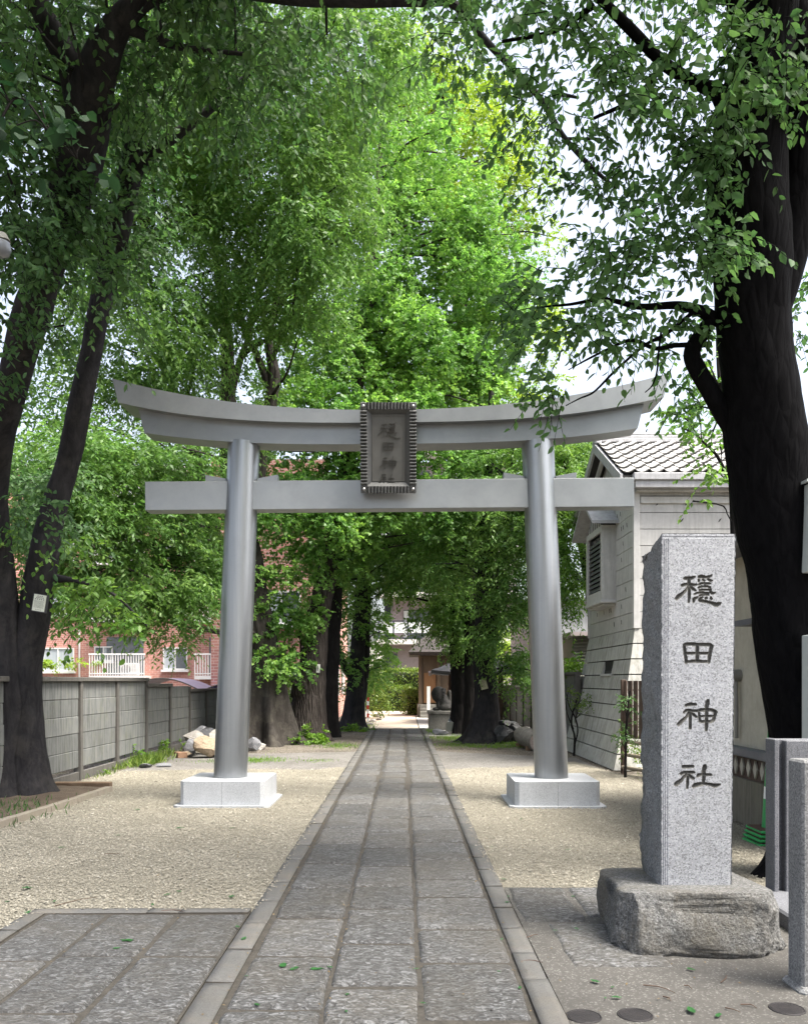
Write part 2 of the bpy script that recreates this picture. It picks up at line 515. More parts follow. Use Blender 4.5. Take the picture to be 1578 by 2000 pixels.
# ------------------------------------------------------------------ stone path
def slab_mesh(x0, x1, y0, y1, z, res, seed, relief=0.006, round_=0.012, warp=0.010, tilt=True, wear=0.0, top_mat=None):
    top_mat = top_mat or M_slab
    nx = max(3, int((x1 - x0) / res)); ny = max(3, int((y1 - y0) / res))
    u = np.linspace(0, 1, nx + 1); v = np.linspace(0, 1, ny + 1)
    U, V = np.meshgrid(u, v)
    X = x0 + (x1 - x0) * U; Y = y0 + (y1 - y0) * V
    # uneven outline
    ex = (fbm(np.stack([Y * 4 + seed, np.full_like(Y, seed), np.zeros_like(Y)], -1), 3) - 0.5) * 2 * warp
    ex2 = (fbm(np.stack([Y * 4 + seed + 50, np.full_like(Y, seed), np.zeros_like(Y)], -1), 3) - 0.5) * 2 * warp
    X = X + ex * (1 - U) + ex2 * U
    ey = (fbm(np.stack([X * 4 + seed, np.full_like(X, seed + 7), np.zeros_like(X)], -1), 3) - 0.5) * 2 * warp
    ey2 = (fbm(np.stack([X * 4 + seed + 31, np.full_like(X, seed + 3), np.zeros_like(X)], -1), 3) - 0.5) * 2 * warp
    Y = Y + ey * (1 - V) + ey2 * V
    ed = np.minimum(np.minimum(U, 1 - U) * (x1 - x0), np.minimum(V, 1 - V) * (y1 - y0))
    Z = z - round_ * 1.5 * np.clip(1 - ed / 0.026, 0, 1) ** 1.6
    if wear:      # worn cross edges
        edy = np.minimum(V, 1 - V) * (y1 - y0) + (fbm(np.stack([X * 14 + seed, Y * 3, X * 0 + seed], -1), 3) - 0.5) * 0.03
        Z = Z - wear * np.clip(1 - edy / 0.045, 0, 1) ** 1.3
    if relief:
        Z = Z + (ridged(np.stack([X * 20 + seed + 1.5 * vnoise(np.stack([X * 9, Y * 9, X * 0], -1)), Y * 32, np.full_like(X, seed)], -1), 3) - 0.6) * relief * np.clip(ed / 0.02, 0, 1)
    if tilt:
        r_ = np.random.default_rng(int(seed * 10) + 1)
        a, b, c = r_.uniform(-.006, .006, 3)
        Z = Z + a * (U - .5) + b * (V - .5) + c * 0.6
    co = np.stack([X, Y, Z], -1).reshape(-1, 3)
    idx = np.arange((nx + 1) * (ny + 1)).reshape(ny + 1, nx + 1)
    f = np.stack([idx[:-1, :-1], idx[:-1, 1:], idx[1:, 1:], idx[1:, :-1]], -1).reshape(-1, 4)
    loop = np.concatenate([idx[0, :-1], idx[:-1, -1], idx[-1, :0:-1], idx[:0:-1, 0]])
    low = co[loop].copy(); low[:, 2] = -0.05
    n0 = len(co); m = len(loop)
    k = np.arange(m); kn = (k + 1) % m
    sf = np.stack([loop[kn], loop[k], n0 + k, n0 + kn], -1)
    me = np_mesh('paving_slab', np.vstack([co, low]), np.vstack([f, sf]), True)
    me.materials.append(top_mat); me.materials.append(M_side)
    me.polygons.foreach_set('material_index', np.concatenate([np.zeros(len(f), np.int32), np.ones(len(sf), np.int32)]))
    return me

path = tag(sheet('path', [(-1.03, 2.6), (0.77, 2.6), (0.70, 28.75), (-0.96, 28.75)], 0.0255, M_joint), kind='structure')
xl = [-0.852, -0.375, 0.090, 0.615]
y_l = [2.7, 3.4, 4.14, 4.94, 5.74, 6.57, 7.45, 8.37, 9.25, 10.1]
y_m = [2.7, 3.3, 3.95, 4.45, 5.18, 5.98, 6.62, 7.35, 8.15, 9.0, 9.9]
y_r = [2.7, 3.5, 4.0, 4.83, 5.48, 6.3, 6.85, 7.6, 8.45, 9.15, 10.0]
def fill(a, step, end, seed):
    r_ = random.Random(seed); a = list(a)
    while a[-1] < end - 1.0: a.append(a[-1] + step * r_.uniform(0.78, 1.18))
    a.append(end); return a
sid = 0
for c, ys in enumerate((y_l, y_m, y_r)):
    ys = fill(ys, 0.86, 28.7, c)
    for j in range(len(ys) - 1):
        sid += 1
        y0, y1 = ys[j], ys[j + 1]
        gap = 0.008
        ts = min(1.0, (y0 - 12) / 18) if y0 > 12 else 0
        res = 0.016 if y0 < 7 else (0.03 if y0 < 12 else 0.09)
        link('paving_slab', slab_mesh(xl[c] + gap, xl[c + 1] - gap, y0 + 0.012, y1 - 0.012, 0.040, res, sid * 1.37, 0.012 if y0 < 12 else 0.005, wear=0.016), M_slab, path)
for side, (x0, x1) in enumerate(((-1.015, -0.872), (0.632, 0.762))):
    ys = fill([2.7, 3.25, 3.8, 4.5, 5.06, 5.62, 6.18, 6.75, 7.6] if side == 0 else [2.85, 3.9, 4.55, 5.0, 5.5, 6.0, 6.6, 7.2], 0.58, 28.7, 20 + side)
    for j in range(len(ys) - 1):
        if side == 1 and ys[j] < 3.8: continue
        sid += 1
        link('kerb_stone', slab_mesh(x0, x1, ys[j] + 0.003, ys[j + 1] - 0.003, 0.044, 0.06, sid * 1.7, 0, 0.004, 0.002, top_mat=M_kerb), M_kerb, path)

# rough paving beside the path, left corner
pv = tag(sheet('pavement', [(-2.52, 2.6), (-1.03, 2.6), (-1.03, 5.98), (-2.52, 5.98)], 0.0255, M_joint), kind='structure')
for (x0, x1, ys) in ((-2.39, -1.965, [2.6, 3.5, 4.2, 4.86, 5.85]), (-1.955, -1.505, [2.6, 3.35, 4.1, 4.945, 5.85]), (-1.495, -1.03, [2.6, 3.6, 4.95, 5.85])):
    for j in range(len(ys) - 1):
        sid += 1
        link('paving_slab', slab_mesh(x0 + .006, x1 - .006, ys[j] + .010, ys[j + 1] - .010, 0.040, 0.018, sid * 1.37, 0.012, wear=0.012), M_slab, pv)
for (x0, x1, y0, y1) in ((-2.52, -2.40, 2.6, 4.1), (-2.52, -2.40, 4.1, 5.45), (-2.52, -2.40, 5.45, 5.86), (-2.52, -1.72, 5.86, 5.985), (-1.72, -1.50, 5.86, 5.985), (-1.50, -1.03, 5.86, 5.985)):
    sid += 1
    link('kerb_stone', slab_mesh(x0, x1 - .004, y0 + .003, y1 - .003, 0.042, 0.05, sid, 0, 0.004, 0.002, top_mat=M_kerb), M_kerb, pv)
# right corner: slabs let into concrete
pr = tag(sheet('pavement', [(0.775, 2.0), (4.2, 2.0), (4.2, 6.3), (2.4, 6.62), (0.775, 6.64)], 0.022, M_apron), kind='structure')
for (x0, x1, y0, y1) in ((0.80, 1.22, 5.68, 6.60), (1.24, 1.72, 5.80, 6.62), (0.94, 1.50, 4.78, 5.64)):
    sid += 1
    link('paving_slab', slab_mesh(x0, x1, y0, y1, 0.034, 0.018, sid * 1.37, 0.010, 0.014, 0.03), M_slab, pr)
# concrete kerb heap where the path kerb ends
# bright paved forecourt beyond the path
tag(sheet('forecourt', [(-1.5, 28.8), (0.55, 28.8), (0.62, 47.0), (-3.8, 47.0), (-3.8, 41.0), (-1.5, 38.0)], 0.012, mat_concrete('pale_forecourt_paving', (0.50, 0.43, 0.35), (0.42, 0.35, 0.28), 0.2, vary=0)), kind='structure')
tag(sheet('pavement', [(0.6, 28.8), (6, 28.8), (6, 47.0), (0.66, 47.0)], 0.008, mat_concrete('grey_forecourt_paving', (0.42, 0.41, 0.39), (0.3, 0.29, 0.28), 0.2, vary=0)), kind='structure')
tag(sheet('pavement', [(0.72, 25.0), (3.4, 25.0), (3.4, 28.7), (0.70, 28.7)], 0.006, mat_concrete('grey_side_paving', (0.26, 0.25, 0.23), (0.16, 0.15, 0.14), 0.3, vary=0)), kind='structure')

# ------------------------------------------------------------------ torii gate
def mat_steel(name, stretch, lo, hi, metal, r0, r1):
    t = NT(name)
    n1 = t.noise(1.0, 8, 0.72, t.scalepos(*stretch), 0.3)
    n2 = t.noise(170, 3, 0.6)
    n3 = t.noise(1.6, 6, 0.7)
    col = t.mix(t.ramp(n1, [(0.32, 0.0), (0.68, 1.0)]), lo, hi)
    col = t.mix(t.ramp(n3, [(0.5, 0.0), (0.75, 0.35)]), col, [x * 0.78 for x in lo])
    ro = t.ramp(t.mix(0.5, n1, n3), [(0.3, r0), (0.7, r1)])
    return t.end(t.bsdf(col, ro, metal, t.bump(n2, 0.08, 0.002), 0.5))
M_steel = mat_steel('satin_grey_beam_metal', (2.2, 2.2, 2.2), (0.275, 0.288, 0.298), (0.335, 0.348, 0.358), 0.8, 0.42, 0.54)
M_brushed = mat_steel('brushed_pillar_metal', (14, 14, 0.35), (0.285, 0.298, 0.312), (0.365, 0.378, 0.392), 0.92, 0.32, 0.44)
M_gran_w = mat_granite('pale_new_granite', (0.40, 0.41, 0.425), (0.21, 0.22, 0.23), (0.54, 0.55, 0.565), 210, 0.6, 0.0, 0.08)
torii = thing('torii_gate', 'grey metal shrine gate with curved top beam and two round pillars on pale granite plinths', 'gate', (-0.15, 11.47, 0), rot=(0, 0, R(-0.7)))
TILT = 0.006
def sweep(name, n, xs_top, xs_bot, ztop, zbot, prof):
    """beam along x: prof lists (y, which 0 bottom..1 top, dz)"""
    m = MB(); rings = []
    for i in range(n + 1):
        s = -1 + 2 * i / n
        ring = []
        for (y, w, dz) in prof:
            x = s * (xs_bot + (xs_top - xs_bot) * w)
            z = zbot(abs(x)) * (1 - w) + ztop(abs(x)) * w + dz + TILT * x
            ring.append((x, y, z))
        rings.append(ring)
    k = len(prof)
    fs = [tuple(range(k)), tuple(n * k + q for q in reversed(range(k)))]
    for i in range(n):
        for q in range(k):
            r_ = (q + 1) % k
            fs.append((i * k + q, i * k + r_, (i + 1) * k + r_, (i + 1) * k + q))
    m.add([p for r_ in rings for p in r_], fs)
    return m.build(name, M_steel, torii, False)
zt = lambda x: 5.076 + 0.435 * (x / 3.57) ** 2.3
zb = lambda x: 4.918 + 0.29 * (x / 3.5) ** 2.9
zs = lambda x: 4.677 + 0.175 * (x / 3.2) ** 3.0
sweep('top_beam', 48, 3.57, 3.50, zt, zb, [(-0.31, 0, 0), (0.31, 0, 0), (0.325, 1, 0), (0, 1, 0.05), (-0.325, 1, 0)])
sweep('second_beam', 48, 3.28, 3.20, lambda x: zb(x) + 0.01, zs, [(-0.18, 0, 0), (0.18, 0, 0), (0.18, 1, 0), (-0.18, 1, 0)])
m = MB()
bv = 0.006
m.bbox(-3.19, 3.19, -0.12, 0.12, 3.847, 4.227, 0.008)
nuki = m.build('tie_beam', M_steel, torii, False)
nuki.rotation_euler = (0, -TILT * 0.9, 0)
m = MB(); m.box(-0.14, 0.14, -0.10, 0.10, 4.228, 4.70)
m.build('centre_strut', M_steel, torii, False)
for s in (-1, 1):
    pts = []; rr = []
    for k in range(24):
        u = k / 23
        pts.append((s * (2.115 - 0.180 * u), 0, 0.325 + (4.735 - 0.325) * u)); rr.append(0.2185 - 0.009 * u)
    MB().tube(pts, rr, 64).build('pillar', M_brushed, torii, False)
    # wedges driven in over the tie beam, thick end outward
    xc = s * 1.955
    for q in (-1, 1):
        a, b = xc + q * 0.205, xc + q * 0.475
        z0 = 4.223 + TILT * xc * 0.9
        m = MB()
        x0, x1 = min(a, b), max(a, b)
        h0, h1 = (0.045, 0.095) if q > 0 else (0.095, 0.045)
        m.hexa([(x0, -0.07, z0), (x1, -0.07, z0), (x1, 0.07, z0), (x0, 0.07, z0)],
               [(x0, -0.07, z0 + h0), (x1, -0.07, z0 + h1), (x1, 0.07, z0 + h1), (x0, 0.07, z0 + h0)])
        m.build('wedge', M_steel, torii, False)
    # granite plinth in two halves on a mitred slab
    cx = s * 2.112
    pl = thing('plinth', None, None, (cx, 0, 0)); pl.parent = torii
    for h in (-1, 1):
        m = MB(); c = 0.05
        xa, xb = (-0.533, -0.0015) if h < 0 else (0.0015, 0.533)
        y0, y1 = -0.533, 0.533
        prof = [(xa, y0), (xb - (0 if h < 0 else c), y0), (xb, y0 + (0 if h < 0 else c)), (xb, y1 - (0 if h < 0 else c)), (xb - (0 if h < 0 else c), y1), (xa + (c if h < 0 else 0), y1), (xa, y1 - (c if h < 0 else 0)), (xa, y0 + (c if h < 0 else 0))]
        if h < 0: prof[0] = (xa + c, y0)
        prof = [p for i, p in enumerate(prof) if p != prof[i - 1]]
        m.hexa([(x, y, 0.03) for x, y in prof], [(x, y, 0.33) for x, y in prof])
        # run seam across the front-back axis a little off centre
        m.build('granite_block', M_gran_w, pl, False)
    for (x0, x1, y0, y1) in ((-0.605, -0.003, -0.605, -0.003), (0.003, 0.605, -0.605, -0.003), (-0.605, -0.003, 0.003, 0.605), (0.003, 0.605, 0.003, 0.605)):
        m = MB(); cc = 0.06
        P4 = [(x0, y0), (x1, y0), (x1, y1), (x0, y1)]
        prof = []
        for (x, y) in P4:
            if abs(x) > 0.6 and abs(y) > 0.6:
                e1, e2 = (x - math.copysign(cc, x), y), (x, y - math.copysign(cc, y))
                prof += [e1, e2] if (x > 0) == (y > 0) else [e1, e2]
            else: prof.append((x, y))
        # order by angle about centroid
        mx_, my_ = sum(p[0] for p in prof) / len(prof), sum(p[1] for p in prof) / len(prof)
        prof.sort(key=lambda p: math.atan2(p[1] - my_, p[0] - mx_))
        m.hexa([(x, y, -0.05) for x, y in prof], [(x, y, 0.03) for x, y in prof])
        m.build('base_slab', M_gran_w, pl, False)

# ------------------------------------------------------------------ characters (stroke centre lines: x, y, width)
CH = {
'calm': [[(390,290,70),(470,275,85),(580,275,85),(670,230,30)],[(515,300,85),(515,440,85)],[(320,480,70),(420,455,70),(600,465,75),(720,460,45)],
 [(500,480,70),(440,590,50),(330,700,65),(220,790,100),(160,850,70)],[(515,560,60),(510,780,75),(500,950,45)],[(560,530,60),(640,590,70),(695,622,30)],
 [(795,240,75),(870,235,85),(980,248,62),(1090,230,55),(1150,190,22)],[(785,335,50),(785,372,36)],[(900,320,50),(940,348,40)],[(1035,305,45),(1110,345,58),(1165,342,22)],
 [(795,455,38),(870,425,46),(1000,430,48),(1100,430,40)],[(770,550,38),(850,520,46),(1000,515,46),(1110,535,38)],[(960,440,36),(955,512,36)],
 [(805,620,32),(900,600,42),(1060,605,48),(1120,605,48),(1105,660,50),(1170,700,70),(1250,682,26)],[(665,730,36),(740,695,46),(900,685,50),(1050,705,58)],
 [(800,765,28),(900,750,34),(1050,748,40)],[(640,930,55),(655,865,72),(755,808,28)],[(885,818,34),(820,862,58),(825,912,72),(960,930,62),(1120,968,72),(1250,1018,105),(1330,1008,88),(1405,972,24)],
 [(975,845,46),(1005,835,46)],[(1125,822,52),(1135,858,56)]],
'field': [[(372,365,70),(390,500,76),(415,700,76),(430,850,66)],[(380,360,70),(470,340,80),(800,345,80),(1080,355,84),(1150,405,80)],
 [(1140,390,84),(1105,560,86),(1080,700,86),(1062,835,70)],[(440,828,66),(700,818,72),(1050,828,66)],[(430,598,62),(745,595,62),(1080,600,62)],[(745,380,82),(735,820,82)]],
'god': [[(425,330,66),(540,305,84),(690,305,62)],[(370,530,50),(430,480,66),(560,478,68),(740,490,58)],[(520,520,60),(430,660,55),(320,760,80),(215,860,82)],
 [(545,560,62),(545,800,76),(540,970,70)],[(590,560,52),(660,610,62),(720,660,46)],[(1045,195,70),(1030,260,105),(1005,400,86),(1000,700,76),(1000,900,80),(990,1030,56)],
 [(795,475,60),(880,455,80),(1010,460,82),(1150,465,78),(1255,515,82)],[(1255,525,78),(1225,640,70),(1190,740,76),(1120,785,58)],[(785,540,46),(800,650,56),(820,770,60)],
 [(800,632,50),(1000,640,52),(1215,632,50)],[(815,782,56),(1000,788,58),(1130,780,58)]],
'shrine': [[(345,330,72),(480,325,82),(615,322,60)],[(285,530,66),(370,495,76),(500,490,78),(645,490,58)],[(450,540,60),(370,620,56),(280,720,76),(165,805,105),(130,840,60)],
 [(475,620,55),(470,800,62),(458,925,46)],[(510,565,48),(570,620,76),(635,665,52)],[(955,300,66),(948,360,110),(920,450,90),(920,650,82),(910,800,76)],
 [(745,600,50),(800,560,72),(1000,555,72),(1125,560,54)],[(635,890,66),(690,845,105),(850,820,80),(950,810,62),(1100,830,72),(1230,862,92),(1300,850,70),(1390,826,18)]],
}
def dense(st):
    c = curve_pts(st, max(6, 7 * len(st))) if len(st) > 2 else np.array([np.array(st[0]) * (1 - u) + np.array(st[1]) * u for u in np.linspace(0, 1, 8)])
    return c

# ------------------------------------------------------------------ name plaque on the gate
M_bronze = mat_simple('dark_patinated_bronze', (0.082, 0.083, 0.083), (0.112, 0.112, 0.11), 7, 0.5, 0.15, 90, 0.5)
M_bronze2 = mat_simple('bronze_panel', (0.115, 0.113, 0.106), (0.14, 0.137, 0.128), 9, 0.55, 0.1, 80, 0.3)
M_bronze3 = mat_simple('bronze_lettering', (0.062, 0.06, 0.055), (0.08, 0.077, 0.07), 9, 0.5, 0.1, 80, 0.3)  # darker than the panel: shadow round the raised strokes put into the colour
plaque = thing('name_plaque', 'dark bronze name plaque with fluted border at the middle of the gate', 'plaque', (-0.172, 11.22, 4.02), rot=(R(9.5), 0, 0))
PW, PH = 0.355, 1.12
m = MB(); m.box(-PW + .01, PW - .01, 0.0, 0.05, 0.01, PH - .01); m.build('back_plate', M_bronze, plaque, False)
def lobed(x0, x1, z0, z1, n, horiz, parent):
    """fluted strip made of n rounded ribs"""
    m = MB()
    for k in range(n):
        seg = 6
        if horiz:   # ribs lie horizontally, stacked in z
            a, b = z0 + (z1 - z0) * k / n, z0 + (z1 - z0) * (k + 1) / n
            pr_ = [(-(0.055 + 0.020 * math.sin(math.pi * q / seg)), a + (b - a) * q / seg) for q in range(seg + 1)]
            A = [(x0, y, z) for y, z in pr_] + [(x0, 0.0, b), (x0, 0.0, a)]
            B = [(x1, y, z) for y, z in pr_] + [(x1, 0.0, b), (x1, 0.0, a)]
        else:
            a, b = x0 + (x1 - x0) * k / n, x0 + (x1 - x0) * (k + 1) / n
            pr_ = [(a + (b - a) * q / seg, -(0.055 + 0.020 * math.sin(math.pi * q / seg))) for q in range(seg + 1)]
            A = [(x, y, z0) for x, y in pr_] + [(b, 0.0, z0), (a, 0.0, z0)]
            B = [(x, y, z1) for x, y in pr_] + [(b, 0.0, z1), (a, 0.0, z1)]
        m.hexa(A, B)
    return m.build('fluted_border', M_bronze, parent, False)
bw = 0.082
lobed(-PW, -PW + bw, 0.10, PH - 0.09, 22, True, plaque)
lobed(PW - bw, PW, 0.10, PH - 0.09, 22, True, plaque)
lobed(-PW + bw, PW - bw, PH - 0.085, PH, 13, False, plaque)
lobed(-PW + bw, PW - bw, 0.0, 0.085, 13, False, plaque)
for sx in (-1, 1):
    for z0, z1 in ((0.0, 0.10), (PH - 0.09, PH)):
        m = MB(); x0, x1 = sorted((sx * PW, sx * (PW - bw))); m.bbox(x0, x1, -0.06, 0.0, z0, z1, 0.006); m.build('corner_block', M_bronze, plaque, False)
        cxx = sx * (PW - bw / 2); czz = (z0 + z1) / 2
        MB().tube([(cxx, -0.06, czz), (cxx, -0.075, czz), (cxx, -0.082, czz)], [0.020, 0.020, 0.010], 12).build('bolt', mat_simple('bolt_steel', (0.5, 0.5, 0.5), None, rough=0.3, metallic=0.9) if 'bolt_steel' not in bpy.data.materials else bpy.data.materials['bolt_steel'], plaque, False)
ix, iz0, iz1 = PW - bw, 0.085, PH - 0.085
jx, jz0, jz1 = ix - 0.062, iz0 + 0.062, iz1 - 0.055
for quad in ([(-ix, -.06, iz0), (ix, -.06, iz0), (jx, -.012, jz0), (-jx, -.012, jz0)], [(-ix, -.06, iz1), (-jx, -.012, jz1), (jx, -.012, jz1), (ix, -.06, iz1)],
             [(-ix, -.06, iz0), (-jx, -.012, jz0), (-jx, -.012, jz1), (-ix, -.06, iz1)], [(ix, -.06, iz0), (ix, -.06, iz1), (jx, -.012, jz1), (jx, -.012, jz0)]):
    MB().slab(quad, (0, 0.012, 0)).build('sloped_moulding', M_bronze, plaque, False)
m = MB(); m.box(-jx, jx, -0.010, 0.0, jz0, jz1); panel = m.build('panel', M_bronze2, plaque, False)
for (x0, x1, z0, z1) in ((-jx, jx, jz0 + 0.002, jz0 + 0.016), (-jx, jx, jz1 - 0.016, jz1 - 0.002), (-jx, -jx + .014, jz0 + .018, jz1 - .018), (jx - .014, jx, jz0 + .018, jz1 - .018)):
    m = MB(); m.box(x0, x1, -0.022, -0.0105, z0, z1); m.build('bead', M_bronze2, plaque, False)
def ribbon(m, st, fx, fz, sc_, y0, y1):
    c = dense(st)
    L, Rr = [], []
    for i in range(len(c)):
        d = c[min(i + 1, len(c) - 1), :2] - c[max(i - 1, 0), :2]
        d = d / (np.linalg.norm(d) + 1e-9); nrm = np.array([-d[1], d[0]]) * c[i, 2] * 0.5
        L.append(c[i, :2] + nrm); Rr.append(c[i, :2] - nrm)
    W = lambda p, y: (fx + p[0] * sc_, y, fz - p[1] * sc_ )
    for i in range(len(c) - 1):
        q = [L[i], L[i + 1], Rr[i + 1], Rr[i]]
        m.hexa([W(p, y0) for p in q], [W(p, y1) for p in q])
hz = [0.80, 0.605, 0.40, 0.20]
for k, key in enumerate(('calm', 'field', 'god', 'shrine')):
    sc_ = 0.00023 if key == 'calm' else (0.00018 if key == 'field' else 0.00021)
    m = MB()
    for st in CH[key]:
        st = [(x, y, w * 0.46) for x, y, w in st]
        ribbon(m, st, -760 * sc_, hz[k] + 600 * sc_ - 0.02, sc_, -0.0105, -0.030)
    m.build('raised_character', M_bronze3, panel, False)

# ------------------------------------------------------------------ inscribed stone pillar
M_gran_f = mat_granite('dressed_granite', (0.31, 0.316, 0.335), (0.09, 0.094, 0.10), (0.48, 0.49, 0.51), 140, 0.72, 0.3, 0.12, 0, (0.20, 0.20, 0.165))
M_gran_ch = mat_granite('stained_carving', (0.085, 0.082, 0.074), (0.035, 0.034, 0.031), (0.15, 0.147, 0.138), 170, 0.85, 0.5, 0.3, 0, (0.07, 0.065, 0.055))
M_gran_r = mat_granite('split_granite', (0.165, 0.17, 0.175), (0.06, 0.062, 0.063), (0.29, 0.295, 0.30), 120, 0.85, 0.7, 0.7, 0, (0.085, 0.088, 0.075), 45, 0.02)
mon = thing('stone_pillar', 'tall granite pillar carved with four large characters on a rough boulder', 'monument', (1.78, 5.45, 0))
D0, D1 = 5.26, 5.68
s0 = D0 / F
def fx_(px): return (px - HX) * s0
def fz_(py): return EYE - (py - HY) * s0
zb0, zt0 = 0.33, fz_(1042)
xl_b, xl_t, xr_b, xr_t = fx_(1291), fx_(1292), fx_(1428.5), fx_(1437)
xs = np.unique(np.concatenate([np.linspace(0, 0.06, 26), np.linspace(0.06, 0.97, 116), np.linspace(0.97, 1, 6)]))
zs_ = np.linspace(0, 1, 560)
U, V = np.meshgrid(xs, zs_)
Z = zb0 + (zt0 - zb0) * V
X = (xl_b + (xl_t - xl_b) * V) * (1 - U) + (xr_b + (xr_t - xr_b) * V) * U
depth = np.zeros_like(X); which = np.zeros(X.shape, int)
orig = {'calm': (1310, 1110), 'field': (1310, 1235), 'god': (1310, 1355), 'shrine': (1310, 1475)}
for k, key in enumerate(('calm', 'field', 'god', 'shrine')):
    ox, oy = orig[key]
    best = np.full(X.shape, -1.0)
    for st in CH[key]:
        c = dense(st)
        wx = fx_(ox + c[:, 0] / 14.345); wz = fz_(oy + c[:, 1] / 14.345); ww = c[:, 2] / 14.345 * s0 * 0.5
        sel = (X > wx.min() - .03) & (X < wx.max() + .03) & (Z > wz.min() - .03) & (Z < wz.max() + .03)
        xx, zz = X[sel], Z[sel]; b = np.full(xx.shape, -1.0)
        for i in range(len(c) - 1):
            ax, az, bx, bz = wx[i], wz[i], wx[i + 1], wz[i + 1]
            L2 = (bx - ax) ** 2 + (bz - az) ** 2 + 1e-12
            t_ = np.clip(((xx - ax) * (bx - ax) + (zz - az) * (bz - az)) / L2, 0, 1)
            dd = np.hypot(xx - ax - t_ * (bx - ax), zz - az - t_ * (bz - az))
            b = np.maximum(b, (ww[i] + (ww[i + 1] - ww[i]) * t_) - dd)
        best[sel] = np.maximum(best[sel], b)
    ins = best > -0.0015
    dk = np.clip((best + 0.0015) / 0.010, 0, 1) ** 0.6 * 0.017
    depth = np.maximum(depth, np.where(ins, dk, 0)); which = np.where(ins & (dk > 0.002), k + 1, which)
xm = U * (xr_b - xl_b)
for gx_ in (0.013, 0.024, 0.035):
    depth = np.maximum(depth, 0.006 * np.clip(1 - np.abs(xm - gx_) / 0.0045, 0, 1) * (V < 0.985))
for gx_ in (0.008,):
    depth = np.maximum(depth, 0.004 * np.clip(1 - np.abs((1 - U) * (xr_b - xl_b) - gx_) / 0.003, 0, 1))
depth = np.maximum(depth, 0.005 * np.clip(1 - np.abs((1 - V) * (zt0 - zb0) - 0.022) / 0.004, 0, 1))
edge = np.minimum(np.minimum(U, 1 - U) * (xr_b - xl_b), np.minimum(V, 1 - V) * (zt0 - zb0))
chip = fbm(np.stack([X * 60, Z * 60, X * 0], -1), 3)
depth = depth + np.clip(1 - edge / 0.012, 0, 1) ** 2 * 0.010 * np.clip(chip * 2 - 0.5, 0, 1)
Y = D0 + depth
co = np.stack([X, Y, Z], -1).reshape(-1, 3)
idx = np.arange(co.shape[0]).reshape(X.shape)
q = np.stack([idx[:-1, :-1], idx[:-1, 1:], idx[1:, 1:], idx[1:, :-1]], -1).reshape(-1, 4)
wq = np.maximum.reduce([which[:-1, :-1], which[:-1, 1:], which[1:, 1:], which[1:, :-1]]).reshape(-1)
def submesh(name, co, f):
    u, inv = np.unique(f, return_inverse=True)
    return np_mesh(name, co[u], inv.reshape(f.shape), True)
face = link('dressed_face', submesh('dressed_face', co, q[wq == 0]), M_gran_f, mon)
for k in range(4):
    link('carved_character', submesh('carved_character', co, q[wq == k + 1]), M_gran_ch, face)
# rough sides, back and top: one displaced skin
m = MB()
NV = 90; ring_u = []
per = [(0, 0)] 
def rim(v):
    xl = xl_b + (xl_t - xl_b) * v; xr = xr_b + (xr_t - xr_b) * v; z = zb0 + (zt0 - zb0) * v
    pts = []
    for k in range(15): pts.append((xl, D0 + (D1 - D0) * k / 14, z, -1, 0))
    for k in range(1, 14): pts.append((xl + (xr - xl) * k / 13, D1, z, 0, 1))
    for k in range(13, -1, -1): pts.append((xr, D0 + (D1 - D0) * k / 14, z, 1, 0))
    return pts
rows = []
for j in range(NV + 1):
    v = j / NV
    rr = np.array(rim(v))
    n3 = rr[:, :3]
    amp = np.clip((rr[:, 1] - D0) / 0.05, 0, 1)
    dsp = (fbm(n3 * 9, 4) - 0.5) * 0.05 + (ridged(n3 * 26, 3) - 0.6) * 0.022
    if v > 0.965: rr[:, 2] -= (rr[:, 1] - D0) * 0.30 * (v - 0.965) / 0.035
    rr[:, 0] += rr[:, 3] * dsp * amp; rr[:, 1] += rr[:, 4] * dsp * amp
    rows.append(rr[:, :3])
rows = np.array(rows); nr, nc = rows.shape[:2]
idx = np.arange(nr * nc).reshape(nr, nc)
q = np.stack([idx[:-1, :-1], idx[:-1, 1:], idx[1:, 1:], idx[1:, :-1]], -1).reshape(-1, 4)
link('rough_sides', np_mesh('rough_sides', rows.reshape(-1, 3), q, True), M_gran_r, mon)
m = MB(); top = rows[-1]
ctr = top.mean(0) + np.array([0, 0, 0.012])
m.add([tuple(p) for p in top] + [tuple(ctr)], [(i, (i + 1) % nc, nc) for i in range(nc)], True)
m.build('rough_top', M_gran_r, mon)

def rock_mesh(name, size, seed, sub=4, sharp=2.6, amp=0.14, rough=0.05, cut=True):
    bm = bmesh.new(); bmesh.ops.create_icosphere(bm, subdivisions=sub, radius=1.0)
    co = np.array([v.co[:] for v in bm.verts])
    p = np.sign(co) * np.abs(co) ** (2.0 / sharp)
    p = p / (np.abs(p) ** sharp).sum(1, keepdims=True) ** (1 / sharp)
    if cut:
        r_ = np.random.default_rng(int(seed * 7) + 5)
        for _ in range(14):
            n = r_.normal(size=3); n /= np.linalg.norm(n); h = r_.uniform(0.55, 0.86)
            dd = p @ n - h; p = p - np.outer(np.clip(dd, 0, None), n) * 0.98
    nn = co / np.linalg.norm(co, axis=1, keepdims=True)
    d = (fbm(p * 1.6 + seed, 4) - 0.5) * 2 * amp + (ridged(p * 4.5 + seed, 4) - 0.6) * rough
    p = p + nn * d[:, None]
    p = p * np.array(size)
    for v, c in zip(bm.verts, p): v.co = c
    me = bpy.data.meshes.new(name); bm.to_mesh(me); bm.free()
    shade(me, sub >= 6)
    return me
M_boulder = mat_granite('weathered_boulder', (0.115, 0.114, 0.111), (0.036, 0.035, 0.033), (0.24, 0.238, 0.233), 110, 0.88, 0.75, 0.9, 0, (0.10, 0.085, 0.06), 30, 0.025)
